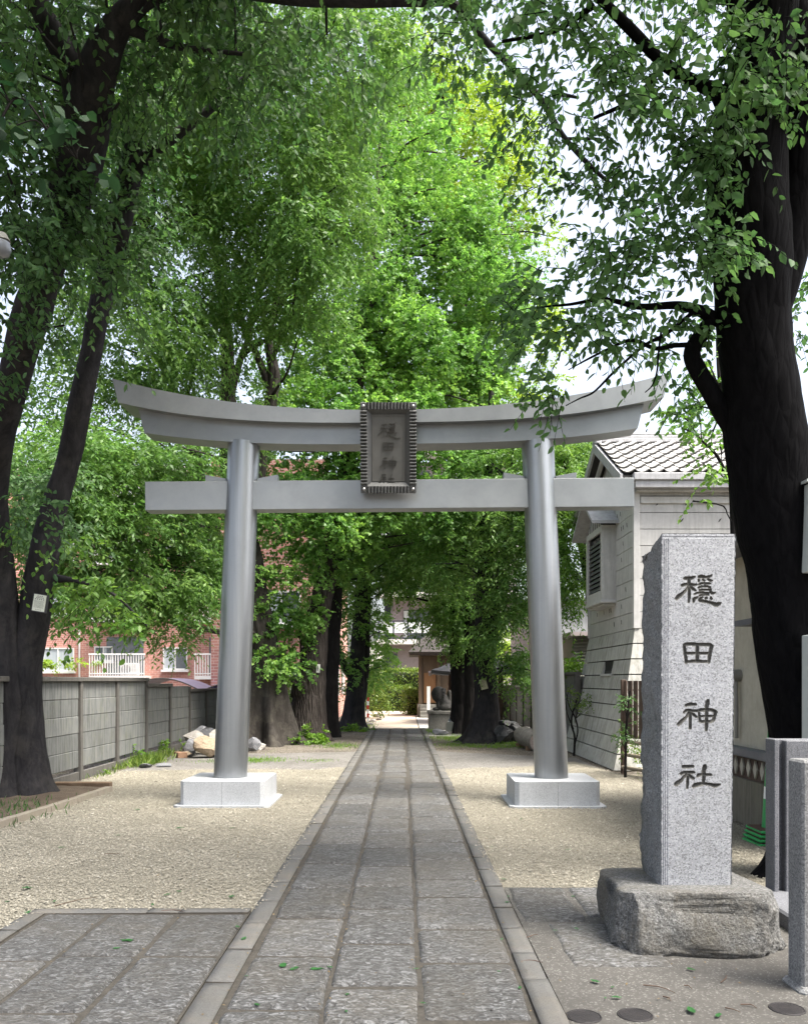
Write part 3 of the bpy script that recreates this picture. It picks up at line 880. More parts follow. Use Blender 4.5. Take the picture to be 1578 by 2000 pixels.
bm_ = rock_mesh('base_boulder', (0.475, 0.46, 0.22), 3.3, 6, 6.5, 0.03, 0.0, False)
co = np.empty(len(bm_.vertices) * 3, np.float32); bm_.vertices.foreach_get('co', co); co = co.reshape(-1, 3).astype(float)
r_ = np.random.default_rng(12)
# knock planar flakes off the sides
for _ in range(26):
    a = r_.uniform(0, 6.283); n = np.array([math.cos(a), math.sin(a), r_.uniform(-0.12, 0.40)]); n /= np.linalg.norm(n)
    sup = (np.abs(n) * np.array([0.475, 0.45, 0.215])).sum()
    h = sup * r_.uniform(0.76, 0.90)
    dd = co @ n - h; co = co - np.outer(np.clip(dd, 0, None), n)
z = co[:, 2]
rad = np.stack([co[:, 0] / 0.475, co[:, 1] / 0.45, 0 * z], -1); rad /= np.linalg.norm(rad, axis=1, keepdims=True) + 1e-6
side = np.clip((0.20 - z) / 0.16, 0.12, 1)
dsp = (fbm(co * 3.4 + 2.7, 4, 0.55) - 0.5) * 0.16 + (ridged(co * 6.5 + 5.1, 4, 0.6) - 0.62) * 0.085 + (ridged(co * 21 + 1.3, 3, 0.6) - 0.62) * 0.032
vec = rad + np.array([0, 0, 0.35]) * np.sign(z)[:, None] * np.clip(np.abs(z) / 0.2, 0, 1)[:, None]
co = co + vec * (dsp * side)[:, None]
co[:, 2] = np.where(co[:, 2] > 0.17, 0.17 + (co[:, 2] - 0.17) * 0.4, co[:, 2])
bm_.vertices.foreach_set('co', co.astype(np.float32).ravel()); bm_.update()
place('base_boulder', bm_, M_boulder, mon, (1.76, 5.42, 0.175))

# ------------------------------------------------------------------ left concrete panel fence
def panel_fence(label, X, y0, n, step, heights, capped, rows, gap, face):
    f = thing('panel_fence', label, 'fence', (X, y0, 0))
    for k in range(n + 1):
        h = max(heights[max(k - 1, 0)], heights[min(k, n - 1)])
        m = MB(); m.bbox(X - 0.06, X + 0.06, y0 + k * step - 0.055, y0 + k * step + 0.055, -0.05, h - 0.01, 0.008)
        m.build('post', M_fpost, f)
    for k in range(n):
        h = heights[k]; a, b = y0 + k * step + 0.057, y0 + (k + 1) * step - 0.057
        z0 = 0.0
        top = h - (0.075 if capped[k] else 0.0)
        bh = (top - gap - 0.02) / rows
        m = MB(); m.bbox(X - 0.03, X + 0.03, a, b, -0.05, 0.14, 0.006); m.build('ground_beam', M_fpost, f)
        for r_ in range(rows):
            za = 0.14 + gap + r_ * (top - 0.14 - gap) / rows; zb_ = 0.14 + gap + (r_ + 1) * (top - 0.14 - gap) / rows - (0.0015 if r_ < rows - 1 else -0.004)
            j = random.uniform(-0.006, 0.006)
            m = MB(); m.bbox(X - 0.022 + j, X + 0.022 + j, a, b, za, zb_, 0.009); m.build('panel', M_panel, f)
        if capped[k]:
            m = MB(); m.bbox(X - 0.085, X + 0.085, a - 0.115 if k == 0 or not capped[k - 1] or heights[k - 1] != h else a - 0.056, b + 0.115 if k == n - 1 or heights[min(k + 1, n - 1)] != h else b + 0.055, h - 0.072, h, 0.008)
            m.build('coping', M_fpost, f)
    return f
panel_fence('weathered grey concrete panel fence with stepped coping along the left side', -5.2, 10.4, 9, 1.8,
            [1.66, 1.66, 1.66, 1.66, 1.54, 1.47, 1.40, 1.40, 1.40], [1, 1, 1, 1, 1, 0, 1, 1, 1], 5, 0.07, 1)
panel_fence('dark concrete panel fence behind the right gate pillar', 3.95, 19.6, 11, 1.7,
            [1.8, 1.5, 1.42, 1.42, 1.42, 1.42, 1.42, 1.42, 1.42, 1.42, 1.42], [1, 1, 1, 1, 1, 1, 1, 1, 1, 1, 1], 4, 0.02, -1)

# ------------------------------------------------------------------ pale clad house on the right
M_clad = mat_concrete('grey_white_cladding', (0.47, 0.465, 0.45), (0.27, 0.265, 0.25), 0.5, vary=0.1, scale=0.7)
M_clad_low = mat_concrete('stained_cladding', (0.40, 0.395, 0.37), (0.16, 0.157, 0.14), 0.75, green=0.3, vary=0.14, scale=0.6)
M_trim = mat_concrete('pale_trim', (0.50, 0.495, 0.48), (0.33, 0.32, 0.30), 0.3, vary=0.05)
M_tile = mat_simple('pale_glazed_tile', (0.40, 0.39, 0.375), (0.48, 0.47, 0.455), 5, 0.55, 0.1, 60, vary=0.18)
M_core = mat_simple('dark_wall_core', (0.05, 0.048, 0.045), None, rough=0.9)
M_glass = mat_simple('dark_window_glass', (0.03, 0.035, 0.04), None, rough=0.06, spec=0.8)
M_gutter = mat_concrete('grey_gutter', (0.40, 0.40, 0.41), (0.2, 0.2, 0.2), 0.5, vary=0)
hs = thing('clad_house', 'pale board-clad house with tiled gable roof and flared base behind the stone pillar', 'house', (5.5, 18, 0))
HXw, HY0, HY1 = 4.28, 16.0, 19.9      # upper wall plane, near and far ends
BX, BY0, BY1 = 3.72, 15.3, 20.2       # flared foot
HXE = 8.6
ZF, ZE = 2.56, 5.30
m = MB(); m.box(HXw + 0.05, HXE, HY0 + 0.05, HY1 - 0.05, ZF - 0.1, ZE + 0.02)
m.hexa([(BX + 0.06, BY0 + 0.06, -0.1), (HXE, BY0 + 0.06, -0.1), (HXE, BY1 - .06, -0.1), (BX + 0.06, BY1 - 0.06, -0.1)],
       [(HXw + 0.06, HY0 + 0.06, ZF - 0.08), (HXE, HY0 + 0.06, ZF - 0.08), (HXE, HY1 - .06, ZF - 0.08), (HXw + 0.06, HY1 - 0.06, ZF - 0.08)])
m.build('wall_core', M_core, hs)
def lerp(a, b, u): return a + (b - a) * u
nb = 9
wl = thing('side_wall', None, None, (HXw, 18, 0)); wl.parent = hs; wl.location = (HXw - 5.5, 0, 0)
wf = thing('front_wall', None, None, (0, 0, 0)); wf.parent = hs; wf.location = (0, HY0 - 18, 0)
for k in range(nb):       # upper, plumb boards
    za, zb_ = ZF + (ZE - ZF) * k / nb + 0.012, ZF + (ZE - ZF) * (k + 1) / nb
    m = MB(); m.slab([(HXw, HY0 + 0.09, za), (HXw, HY1, za), (HXw, HY1, zb_), (HXw, HY0 + 0.09, zb_)], (0.045, 0, 0)); m.build('cladding_board', M_clad, wl)
    m = MB(); m.slab([(HXw + 0.09, HY0, za), (HXE, HY0, za), (HXE, HY0, zb_), (HXw + 0.09, HY0, zb_)], (0, 0.045, 0)); m.build('cladding_board', M_clad, wf)
for k in range(nb):       # lower boards lean out; the profile is slightly hollow
    def prof(u):          # u 0 at ground, 1 at top of flare
        w = u ** 0.85
        return lerp(BX, HXw, w), lerp(BY0, HY0, w), lerp(BY1, HY1, w), ZF * u
    ua, ub = k / nb + 0.004, (k + 1) / nb
    xa, ya, Ya, za = prof(ua); xb, yb, Yb, zb_ = prof(ub)
    za += 0.010
    if k == 6:            # vent opening in the seventh course
        v0, v1 = 17.15, 17.95
        for (p, q_) in ((None, v0), (v1, None)):
            a0 = ya if p is None else p; a1 = yb if p is None else p
            b0 = Ya if q_ is None else q_; b1 = Yb if q_ is None else q_
            m = MB(); m.slab([(xa, a0, za), (xa, b0, za), (xb, b1, zb_), (xb, a1, zb_)], (0.05, 0, 0)); m.build('cladding_board', M_clad_low, wl)
        m = MB(); m.box(xa - 0.03, xa + 0.12, v0 - .02, v1 + .02, za - 0.03, za + 0.012); m.build('vent_sill', M_trim, wl)
        m = MB(); m.box(xb + 0.02, xb + 0.06, v0, v1, za + .013, zb_); m.build('vent_opening', M_black, wl)
    else:
        m = MB(); m.slab([(xa, ya, za), (xa, Ya, za), (xb, Yb, zb_), (xb, yb, zb_)], (0.05, 0, 0)); m.build('cladding_board', M_clad_low, wl)
    m = MB(); m.slab([(xa + 0.004, ya - 0.002, za), (HXE, ya - 0.002, za), (HXE, yb - 0.002, zb_), (xb + 0.004, yb - 0.002, zb_)], (0, 0.05, 0)); m.build('cladding_board', M_clad_low, wf)
fs_ = MB(); rs_ = random.Random(8)
for k in range(nb):
    za = ZF + (ZE - ZF) * (k + 0.42) / nb
    for q in range(rs_.choice((2, 3, 5, 6))):
        y = rs_.uniform(HY0 + 0.3, HY1 - 0.3); fs_.slab([(HXw - 0.004, y, za), (HXw - 0.004, y + 0.035, za + 0.02), (HXw - 0.004, y + 0.05, za + 0.10), (HXw - 0.004, y + 0.02, za + 0.09)], (0.003, 0, 0))
    for q in range(4):
        x = rs_.uniform(HXw + 0.3, 7.0); fs_.slab([(x, HY0 - 0.004, za), (x + 0.035, HY0 - 0.004, za + 0.02), (x + 0.07, HY0 - 0.004, za + 0.08), (x + 0.03, HY0 - 0.004, za + 0.06)], (0, 0.003, 0))
fs_.build('fixing_slots', M_core, hs)['kind'] = 'stuff'
m = MB(); m.bbox(HXw - 0.03, HXw + 0.088, HY0 - 0.03, HY0 + 0.088, ZF + 0.004, ZE - 0.1, 0.006); m.build('corner_trim', M_trim, hs)
m = MB(); m.bbox(HXw - 0.03, HXw + 0.06, HY1 - 0.06, HY1 + 0.03, ZF + 0.004, ZE - 0.1, 0.006); m.build('corner_trim', M_trim, hs)
m = MB(); m.bbox(HXw + 0.10, HXE, HY0 - 0.04, HY0 - 0.002, 4.86, 4.98, 0.006); m.build('wall_band', M_trim, hs)
# roof
RZ, RY = 6.52, 18.0
EZ, EY0, EY1 = 5.36, 15.82, 20.2
RX0, RX1 = 3.98, 8.8
roof = thing('roof', None, None); roof.parent = hs; roof.location = (0, 0, EZ)
m = MB()
m.hexa([(RX0 + .05, EY0, EZ - 0.10), (RX1, EY0, EZ - 0.10), (RX1, RY, RZ - 0.12), (RX0 + .05, RY, RZ - 0.12)], [(RX0 + .05, EY0, EZ - 0.03), (RX1, EY0, EZ - 0.03), (RX1, RY, RZ - 0.03), (RX0 + .05, RY, RZ - 0.03)])
m.hexa([(RX0 + .05, RY, RZ - 0.12), (RX1, RY, RZ - 0.12), (RX1, EY1, EZ - 0.10), (RX0 + .05, EY1, EZ - 0.10)], [(RX0 + .05, RY, RZ - 0.03), (RX1, RY, RZ - 0.03), (RX1, EY1, EZ - 0.03), (RX0 + .05, EY1, EZ - 0.03)])
m.build('roof_deck', M_core, roof)
def tile_me():
    W, L, nx = 0.292, 0.40, 10
    vsx, fs = [], []
    for j, (y, lift) in enumerate(((0.0, 0.048), (L, 0.0))):
        for i in range(nx + 1):
            u = i / nx
            h = -0.030 * math.sin(math.pi * min(1, u / 0.72)) + (0.032 * math.sin(math.pi * (u - 0.72) / 0.28) if u > 0.72 else 0)
            vsx.append((u * W, y, h + lift + 0.03))
    for i in range(nx + 1):
        u = i / nx
        vsx.append((vsx[i][0], 0.0, vsx[i][2] - 0.026))
    n = nx + 1
    for i in range(nx):
        fs.append((i, i + 1, n + i + 1, n + i)); fs.append((2 * n + i, 2 * n + i + 1, i + 1, i))
    m = MB(); m.add(vsx, fs, True); me = m.mesh('roof_tile')
    me.materials.append(M_tile); me.materials.append(mat_simple('tile_lip_shade', (0.10, 0.095, 0.09), None, rough=0.8))      # lip painted dark as the shadow line under each tile row
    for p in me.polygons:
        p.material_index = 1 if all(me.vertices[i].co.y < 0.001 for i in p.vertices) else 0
    return me
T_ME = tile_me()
sl = math.hypot(RY - EY0, RZ - EZ); ang = math.atan2(RZ - EZ, RY - EY0)
ncol, nrow = 14, 7
for c in range(ncol):
    for r_ in range(nrow):
        u = r_ * sl / nrow
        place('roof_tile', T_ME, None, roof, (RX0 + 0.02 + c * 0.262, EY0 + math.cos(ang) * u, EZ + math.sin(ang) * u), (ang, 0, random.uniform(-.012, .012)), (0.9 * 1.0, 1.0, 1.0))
# the far slope is seen only edge-on: a few tiles at the verge
for r_ in range(nrow):
    u = r_ * sl / nrow
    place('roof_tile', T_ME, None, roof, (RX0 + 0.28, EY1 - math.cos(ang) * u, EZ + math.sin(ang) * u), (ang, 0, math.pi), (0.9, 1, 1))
m = MB(); m.bbox(RX0 + 0.10, RX1, RY - 0.12, RY + 0.12, RZ, RZ + 0.07, 0.01); m.bbox(RX0 + 0.18, RX1, RY - 0.10, RY + 0.10, RZ + 0.072, RZ + 0.14, 0.01); m.bbox(RX0 + 0.22, RX1, RY - 0.08, RY + 0.08, RZ + 0.142, RZ + 0.20, 0.02)
m.build('ridge', M_gutter, roof)
m = MB(); m.bbox(RX0 - 0.02, RX0 + 0.12, RY - 0.16, RY + 0.16, RZ - 0.06, RZ + 0.09, 0.03); m.build('ridge_end', M_gutter, roof)
for k in range(9):
    m = MB(); x = RX0 + 0.55 + k * 0.262
    m.tube([(x, RY, RZ + 0.2), (x, RY, RZ + 0.27), (x + 0.03, RY, RZ + 0.28)], 0.012, 6); m.build('ridge_wire', M_core, roof)
for (ya, yb) in ((EY0 - 0.02, RY), (EY1 + 0.02, RY)):      # barge boards
    m = MB(); m.slab([(RX0 - 0.02, ya, EZ - 0.20), (RX0 - 0.02, yb, RZ - 0.20), (RX0 - 0.02, yb, RZ + 0.0), (RX0 - 0.02, ya, EZ + 0.0)], (0.05, 0, 0)); m.build('barge_board', M_gutter, roof)
    m = MB(); d_ = 0.5 if ya < RY else -0.5
    m.slab([(RX0 + 0.16, ya + d_, EZ - 0.02), (RX0 + 0.16, yb, RZ - 0.36), (RX0 + 0.16, yb, RZ - 0.22), (RX0 + 0.16, ya + d_ * 0.6, EZ - 0.02)], (0.06, 0, 0)); m.build('gable_trim', M_trim, roof)
m = MB(); m.slab([(HXw + 0.02, HY0, EZ - 0.1), (HXw + 0.02, HY1, EZ - 0.1), (HXw + 0.02, RY, RZ - 0.2)] + [(HXw + 0.02, RY - 0.01, RZ - 0.2)], (0.04, 0, 0)); m.build('gable_wall', M_clad, roof)
m = MB(); m.bbox(RX0 + 0.20, RX1, EY0 - 0.14, EY0 - 0.0, EZ - 0.13, EZ + 0.00, 0.012); m.bbox(RX0 + 0.24, RX1, EY0 - 0.10, EY0 + 0.02, EZ - 0.26, EZ - 0.132, 0.006); m.build('gutter', M_gutter, roof)
m = MB(); m.box(RX0 + 0.30, RX1, EY0 + 0.02, HY0 + 0.02, EZ - 0.30, EZ - 0.265); m.build('soffit', M_clad, roof)
# bay window
bay = thing('bay_window', None, None); bay.parent = hs; bay.location = (4.1 - 5.5, 0, 3.1)
b0, b1, bx0, bx1, bz0, bz1, bzp = 17.4, 18.85, 3.99, 4.278, 3.16, 4.72, 5.30
bm_y = (b0 + b1) / 2
m = MB()
for (ya, yb) in ((b0, b0 + 0.06), (b1 - 0.06, b1)):
    m = MB(); m.box(bx0 + .05, bx1, ya, yb, bz0 + 0.06, bz1); m.build('cheek', M_clad, bay)
m = MB(); m.bbox(bx0 - 0.03, bx1, b0 - 0.03, b1 + 0.03, bz0, bz0 + 0.06, 0.006); m.bbox(bx0 + 0.06, bx1, b0 + 0.06, b1 - 0.06, bz0 - 0.05, bz0 - 0.001, 0.006); m.build('bay_sill', M_trim, bay)
m = MB()
m.box(bx0, bx0 + .05, b0, b0 + 0.11, bz0 + 0.061, bz1); m.box(bx0, bx0 + .05, b1 - 0.11, b1, bz0 + 0.061, bz1)
m.box(bx0 + .002, bx0 + .05, b0 + 0.11, b1 - 0.11, bz0 + 0.061, bz0 + 0.26); m.box(bx0 + .002, bx0 + .05, b0 + .11, b1 - .11, bz1 - 0.12, bz1)
m.build('window_frame', M_trim, bay)
for k in range(11):
    z = bz0 + 0.29 + k * 0.095
    m = MB(); m.slab([(bx0 + .03, b0 + .12, z), (bx0 + .03, b1 - .12, z), (bx0 + .06, b1 - .12, z + .075), (bx0 + .06, b0 + .12, z + .075)], (0.008, 0, 0)); m.build('louvre', mat_simple('dark_louvre', (0.11, 0.112, 0.115), None, rough=0.5) if 'dark_louvre' not in bpy.data.materials else bpy.data.materials['dark_louvre'], bay)
m = MB(); m.box(bx0 + .09, bx0 + .10, b0 + .07, b1 - .07, bz0 + .2, bz1); m.build('pane', M_glass, bay)
m = MB(); m.hexa([(bx0 + 0.03, b0, bz1 + .002), (bx0 + 0.03, b1, bz1 + .002), (bx0 + 0.03, bm_y, bzp - 0.06)], [(bx1, b0, bz1 + .002), (bx1, b1, bz1 + .002), (bx1, bm_y, bzp - 0.06)]); m.build('bay_gable', M_core, bay)
for k in range(7):
    y = b0 + 0.2 + k * 0.175
    hgt = (bzp - 0.12 - bz1) * (1 - abs(y - bm_y) / (b1 - bm_y))
    m = MB(); m.box(bx0 + 0.01, bx0 + 0.028, y - 0.02, y + 0.02, bz1 + .003, bz1 + max(0.03, hgt)); m.build('gable_lattice', M_trim, bay)
for s_, ye in ((-1, b0 - 0.22), (1, b1 + 0.34)):
    m = MB(); zz = bzp - abs(ye - bm_y) * 0.62
    m.slab([(bx0 - 0.24, bm_y, bzp), (bx1, bm_y, bzp), (bx1, ye, zz), (bx0 - 0.24, ye, zz)], (0, 0, 0.06)); m.build('bay_roof', M_gutter, bay)

# ------------------------------------------------------------------ brown picket gate beside the house
M_brown = mat_simple('brown_stained_wood', (0.055, 0.035, 0.028), (0.09, 0.06, 0.045), 8, 0.7, 0.3, 50, vary=0.3)
M_rail = mat_simple('pale_bamboo_rail', (0.30, 0.25, 0.18), (0.2, 0.17, 0.13), 9, 0.7, 0.3, 50)
pg = thing('picket_fence', 'dark brown picket fence with pale low rails between house and pillar', 'fence', (3.95, 14.6, 0))
A_, B_ = Vector((3.80, 14.95, 0)), Vector((4.75, 13.2, 0))
dv = (B_ - A_).normalized()
for k in range(15):
    p = A_ + dv * (k * 0.13 + 0.04)
    m = MB(); n_ = Vector((dv.y, -dv.x, 0)) * 0.012; w = dv * 0.048
    m.hexa([p - w - n_, p + w - n_, p + w + n_, p - w + n_], [p - w - n_ + Vector((0, 0, 1.60)), p + w - n_ + Vector((0, 0, 1.60)), p + w + n_ + Vector((0, 0, 1.60)), p - w + n_ + Vector((0, 0, 1.60))])
    for i_ in range(len(m.v)): m.v[i_] = (m.v[i_][0], m.v[i_][1], m.v[i_][2] if m.v[i_][2] > 1 else 0.62)
    m.build('picket', M_brown, pg)
for z in (0.12, 0.34, 0.56):
    MB().tube([A_ + Vector((-0.03, -0.03, z)), B_ + Vector((-0.03, -0.03, z - 0.05))], 0.032, 8).build('rail', M_rail, pg)
for p in (A_, A_ + dv * 1.0, B_):
    m = MB(); m.bbox(p.x - 0.04, p.x + 0.04, p.y - 0.04, p.y + 0.04, -0.05, 1.62, 0.006); m.build('post', M_brown, pg)

# ------------------------------------------------------------------ cream house behind the dark trunk
M_cream = mat_concrete('cream_render', (0.42, 0.395, 0.33), (0.30, 0.28, 0.22), 0.35, vary=0)
M_slate = mat_simple('blue_grey_ledge', (0.085, 0.09, 0.11), (0.12, 0.125, 0.14), 6, 0.5, 0.2, 60)
ch = thing('cream_house', 'cream rendered house wall with dark ledge and diamond lattice behind the dark trunk', 'house', (5.5, 9.5, 0))
CX, C0, C1 = 3.84, 7.7, 11.3
m = MB(); m.box(CX, 8.0, C0, C1, 0.86, 3.0); m.build('wall', M_cream, ch)
m = MB(); m.bbox(CX - 0.10, CX + 0.0, C0, C1, 0.76, 0.86, 0.01); m.build('ledge', M_slate, ch)
m = MB(); m.box(CX - 0.02, 8.0, C0, C1, -0.05, 0.50); m.build('base_wall', mat_concrete('stained_base_concrete', (0.17, 0.155, 0.125), (0.085, 0.078, 0.06), 0.8, green=0.4, vary=0), ch)
m = MB(); m.box(CX + 0.02, 8.0, C0, C1, 0.50, 0.76); m.build('lattice_backing', M_brown, ch)
for k in range(19):
    y = C0 + 0.1 + k * 0.185
    m = MB(); m.slab([(CX - 0.005, y - 0.055, 0.63), (CX - 0.005, y, 0.53), (CX - 0.005, y + 0.055, 0.63), (CX - 0.005, y, 0.73)], (0.02, 0, 0)); m.build('lattice_diamond', M_cream, ch)
rf = thing('roof', None, None); rf.parent = ch; rf.location = (0, 0, 3.0)
m = MB(); m.hexa([(CX - 0.35, C0 - 0.3, 3.0), (8, C0 - 0.3, 3.0), (8, C1 + 0.2, 3.0), (CX - 0.35, C1 + 0.2, 3.0)], [(CX - 0.33, C0 - 0.3, 3.10), (5.9, C0 - 0.3, 4.2), (5.9, C1 + 0.2, 4.2), (CX - 0.33, C1 + 0.2, 3.10)]); m.build('roof_slope', M_slate, rf)
MB().tube([(CX - 0.39, C0 - 0.3, 3.03), (CX - 0.39, C1 + 0.2, 3.03)], 0.055, 10).build('gutter', mat_simple('grey_gutter_pipe', (0.16, 0.165, 0.175), None, rough=0.5), rf)
m = MB(); m.box(CX - 0.28, CX - 0.002, 8.25, 9.32, 2.18, 2.24); m.build('awning', M_slate, ch)
w = thing('window', None, None); w.parent = ch; w.location = (CX - 5.5, -0.8, 1.3)
m = MB(); m.box(CX - 0.05, CX - 0.002, 8.30, 9.08, 1.25, 1.31); m.box(CX - 0.05, CX - 0.002, 8.30, 9.08, 2.10, 2.16); m.box(CX - 0.048, CX - 0.002, 9.01, 9.08, 1.311, 2.099); m.box(CX - 0.048, CX - 0.002, 8.30, 8.37, 1.311, 2.099); m.build('frame', M_brown, w)
m = MB(); m.box(CX - 0.02, CX - 0.004, 8.371, 9.009, 1.312, 2.098); m.build('pane', M_glass, w)
m = MB(); m.tube([(CX - 0.05, 9.86, 0.95), (CX - 0.05, 9.86, 1.35), (CX - 0.05, 9.88, 1.72)], 0.022, 8); m.tube([(CX - 0.13, 9.88, 1.66), (CX - 0.0, 9.88, 1.66)], 0.07, 14); m.build('meter_pipe', mat_simple('grey_pipe', (0.20, 0.19, 0.17), None, rough=0.5), ch)

# ------------------------------------------------------------------ red brick apartments
def mat_brick():
    t = NT('red_brick')
    tc = t.n('ShaderNodeMapping'); t.l(t.pos, tc.inputs['Vector'])
    sx = t.n('ShaderNodeSeparateXYZ'); t.l(t.pos, sx.inputs[0])
    cb = t.n('ShaderNodeCombineXYZ')
    t.l(t.math('ADD', sx.outputs[0], sx.outputs[1]), cb.inputs[0]); t.l(sx.outputs[2], cb.inputs[1])
    b = t.n('ShaderNodeTexBrick')
    b.inputs['Scale'].default_value = 1.0
    b.inputs['Brick Width'].default_value = 0.30; b.inputs['Row Height'].default_value = 0.105
    b.inputs['Mortar Size'].default_value = 0.010; b.inputs['Bias'].default_value = -0.1
    b.inputs['Color1'].default_value = (0.50, 0.24, 0.19, 1); b.inputs['Color2'].default_value = (0.35, 0.155, 0.13, 1); b.inputs['Mortar'].default_value = (0.60, 0.50, 0.45, 1)
    t.l(cb.outputs[0], b.inputs['Vector'])
    col = t.mix(0.3, b.outputs['Color'], t.ramp(t.noise(0.5, 5), [(0.3, (0.42, 0.17, 0.135)), (0.7, (0.60, 0.30, 0.24))]))
    return t.end(t.bsdf(col, 0.8, 0, t.bump(b.outputs['Fac'], 0.4, -0.01), 0.3))
M_brick = mat_brick()
M_white = mat_simple('white_painted_metal', (0.72, 0.71, 0.70), (0.66, 0.65, 0.63), 3, 0.5)
M_curtain = mat_simple('pale_curtain', (0.45, 0.48, 0.50), (0.36, 0.40, 0.43), 1.5, 0.9, stretch=(5, 5, 0.2))
M_win = mat_simple('window_glass', (0.10, 0.115, 0.13), (0.16, 0.18, 0.19), 0.8, 0.08, spec=0.8)
br = thing('brick_apartments', 'red brick apartment block with white balcony railings behind the left fence', 'apartment block', (-16, 49, 0))
BYF = 45.0
m = MB(); m.box(-28, -8.2, BYF, BYF + 8, -0.1, 12.4); m.build('wall', M_brick, br)
m = MB(); m.bbox(-28.2, -8.0, BYF - 0.25, BYF + 8, 12.405, 12.7, 0.03); m.build('parapet', mat_concrete('pale_parapet', (0.5, 0.46, 0.42), (0.3, 0.28, 0.25), 0.4), br)
def window(par, xc, zc, w_, h_, y, mat_l, mat_r, sill=True):
    wi = thing('window', None, None); wi.parent = par; wi.location = (xc - par.location.x, y - par.location.y, zc)
    f = 0.06
    m = MB()
    m.box(xc - w_ / 2, xc + w_ / 2, y - 0.10, y - 0.003, zc - h_ / 2, zc - h_ / 2 + f); m.box(xc - w_ / 2, xc + w_ / 2, y - 0.10, y - 0.003, zc + h_ / 2 - f, zc + h_ / 2)
    for xx in (xc - w_ / 2, xc - f / 2, xc + w_ / 2 - f): m.box(xx, xx + f, y - 0.098, y - 0.003, zc - h_ / 2 + f, zc + h_ / 2 - f)
    m.build('frame', M_white, wi)
    for s_, mm in ((-1, mat_l), (1, mat_r)):
        xa, xb = (xc - w_ / 2 + f, xc - f / 2) if s_ < 0 else (xc + f / 2, xc + w_ / 2 - f)
        m = MB(); m.box(xa, xb, y - 0.05, y - 0.006, zc - h_ / 2 + f, zc + h_ / 2 - f); m.build('pane', mm, wi)
    if sill:
        m = MB(); m.box(xc - w_ / 2 - .08, xc + w_ / 2 + .08, y - 0.22, y - 0.003, zc - h_ / 2 - 0.12, zc - h_ / 2 - .002); m.build('sill', M_white, wi)
def balcony(par, x0, x1, z, y, depth=1.2, ac=False):
    b_ = thing('balcony', None, None); b_.parent = par; b_.location = ((x0 + x1) / 2 - par.location.x, y - par.location.y, z)
    m = MB(); m.box(x0, x1, y - depth, y - 0.002, z - 0.18, z); m.build('floor_slab', M_white, b_)
    m = MB()
    n = int((x1 - x0) / 0.13)
    for k in range(n + 1):
        x = lerp(x0 + .03, x1 - .03, k / n); m.box(x - 0.022, x + 0.022, y - depth, y - depth + 0.03, z, z + 1.05)
    m.box(x0 - .02, x1 + .02, y - depth - 0.02, y - depth + 0.05, z + 1.05, z + 1.13); m.box(x0, x1, y - depth - 0.01, y - depth + 0.04, z + 0.08, z + 0.14)
    m.build('railing', M_white, b_)
    m = MB(); m.box(x0 + 0.5, x1 - 0.4, y - 0.06, y - 0.004, z + 0.05, z + 2.0); m.build('balcony_door', M_win, b_)
for fl in range(4):
    z = 1.75 + fl * 2.9
    window(br, -17.75, z + 0.95, 1.65, 1.2, BYF, M_curtain, M_curtain)
    window(br, -15.4, z + 1.25, 0.95, 0.75, BYF, M_win, M_curtain)
    window(br, -11.7, z + 1.0, 1.25, 1.15, BYF, M_curtain, M_win)
    window(br, -21.5, z + 0.95, 1.65, 1.2, BYF, M_curtain, M_win)
    balcony(br, -15.75, -12.95, z + 0.1, BYF)
    balcony(br, -10.45, -8.25, z + 0.1, BYF)
acu = thing('air_conditioner', 'white air conditioner unit on the brick block balcony', 'air conditioner', (-13.7, 44.2, 1.86))
m = MB(); m.bbox(-14.2, -13.35, 44.0, 44.35, 1.86, 2.5, 0.02); m.build('casing', M_white, acu)
MB().tube([(-13.95, 43.998, 2.18), (-13.95, 43.98, 2.18)], [0.24, 0.22], 20).build('fan_grille', mat_simple('ac_grille', (0.3, 0.3, 0.31), None, rough=0.5), acu)
# planter wall with shrubs in front of the left windows
m = MB(); m.box(-19.2, -15.85, BYF - 1.4, BYF - 0.01, -0.1, 1.65); m.build('planter_wall', M_brick, br)
m = MB(); m.box(-19.2, -15.83, BYF - 1.45, BYF - 0.01, 1.652, 1.74); m.build('planter_coping', mat_concrete('coping', (0.3, 0.28, 0.26), (0.2, 0.19, 0.18), 0.3), br)
m = MB(); m.tube([(-16.65, BYF - 0.06, 1.7), (-16.65, BYF - 0.06, 4.3)], 0.05, 8); m.build('drain_pipe', M_white, br)
# nearer brick wing beside the path trees
bw_ = thing('brick_wing', 'red brick side wing with barred windows behind the left trunks', 'building', (-4.5, 38, 0))
m = MB(); m.box(-6.8, -2.75, 31.0, 44.0, -0.1, 9.5); m.build('wall', M_brick, bw_)
for yy in (33.5, 36.5, 40.0):
    wi = thing('window', None, None); wi.parent = bw_; wi.location = (1.75, yy - 38, 1.5)
    m = MB(); m.box(-2.748, -2.72, yy - .55, yy + .55, 1.0, 2.2); m.build('pane', M_win, wi)
    m = MB()
    for k in range(9): m.box(-2.68, -2.66, yy - .55 + k * .1375, yy - .53 + k * .1375, 0.98, 2.22)
    for k in range(6): m.box(-2.70, -2.682, yy - .57, yy + .57, 1.0 + k * .24, 1.02 + k * .24)
    m.build('security_bars', M_white, wi)
window(bw_, -4.3, 4.2, 1.4, 1.2, 31.0, M_curtain, M_win)
window(bw_, -3.5, 1.6, 1.0, 1.2, 31.0, M_win, M_win)
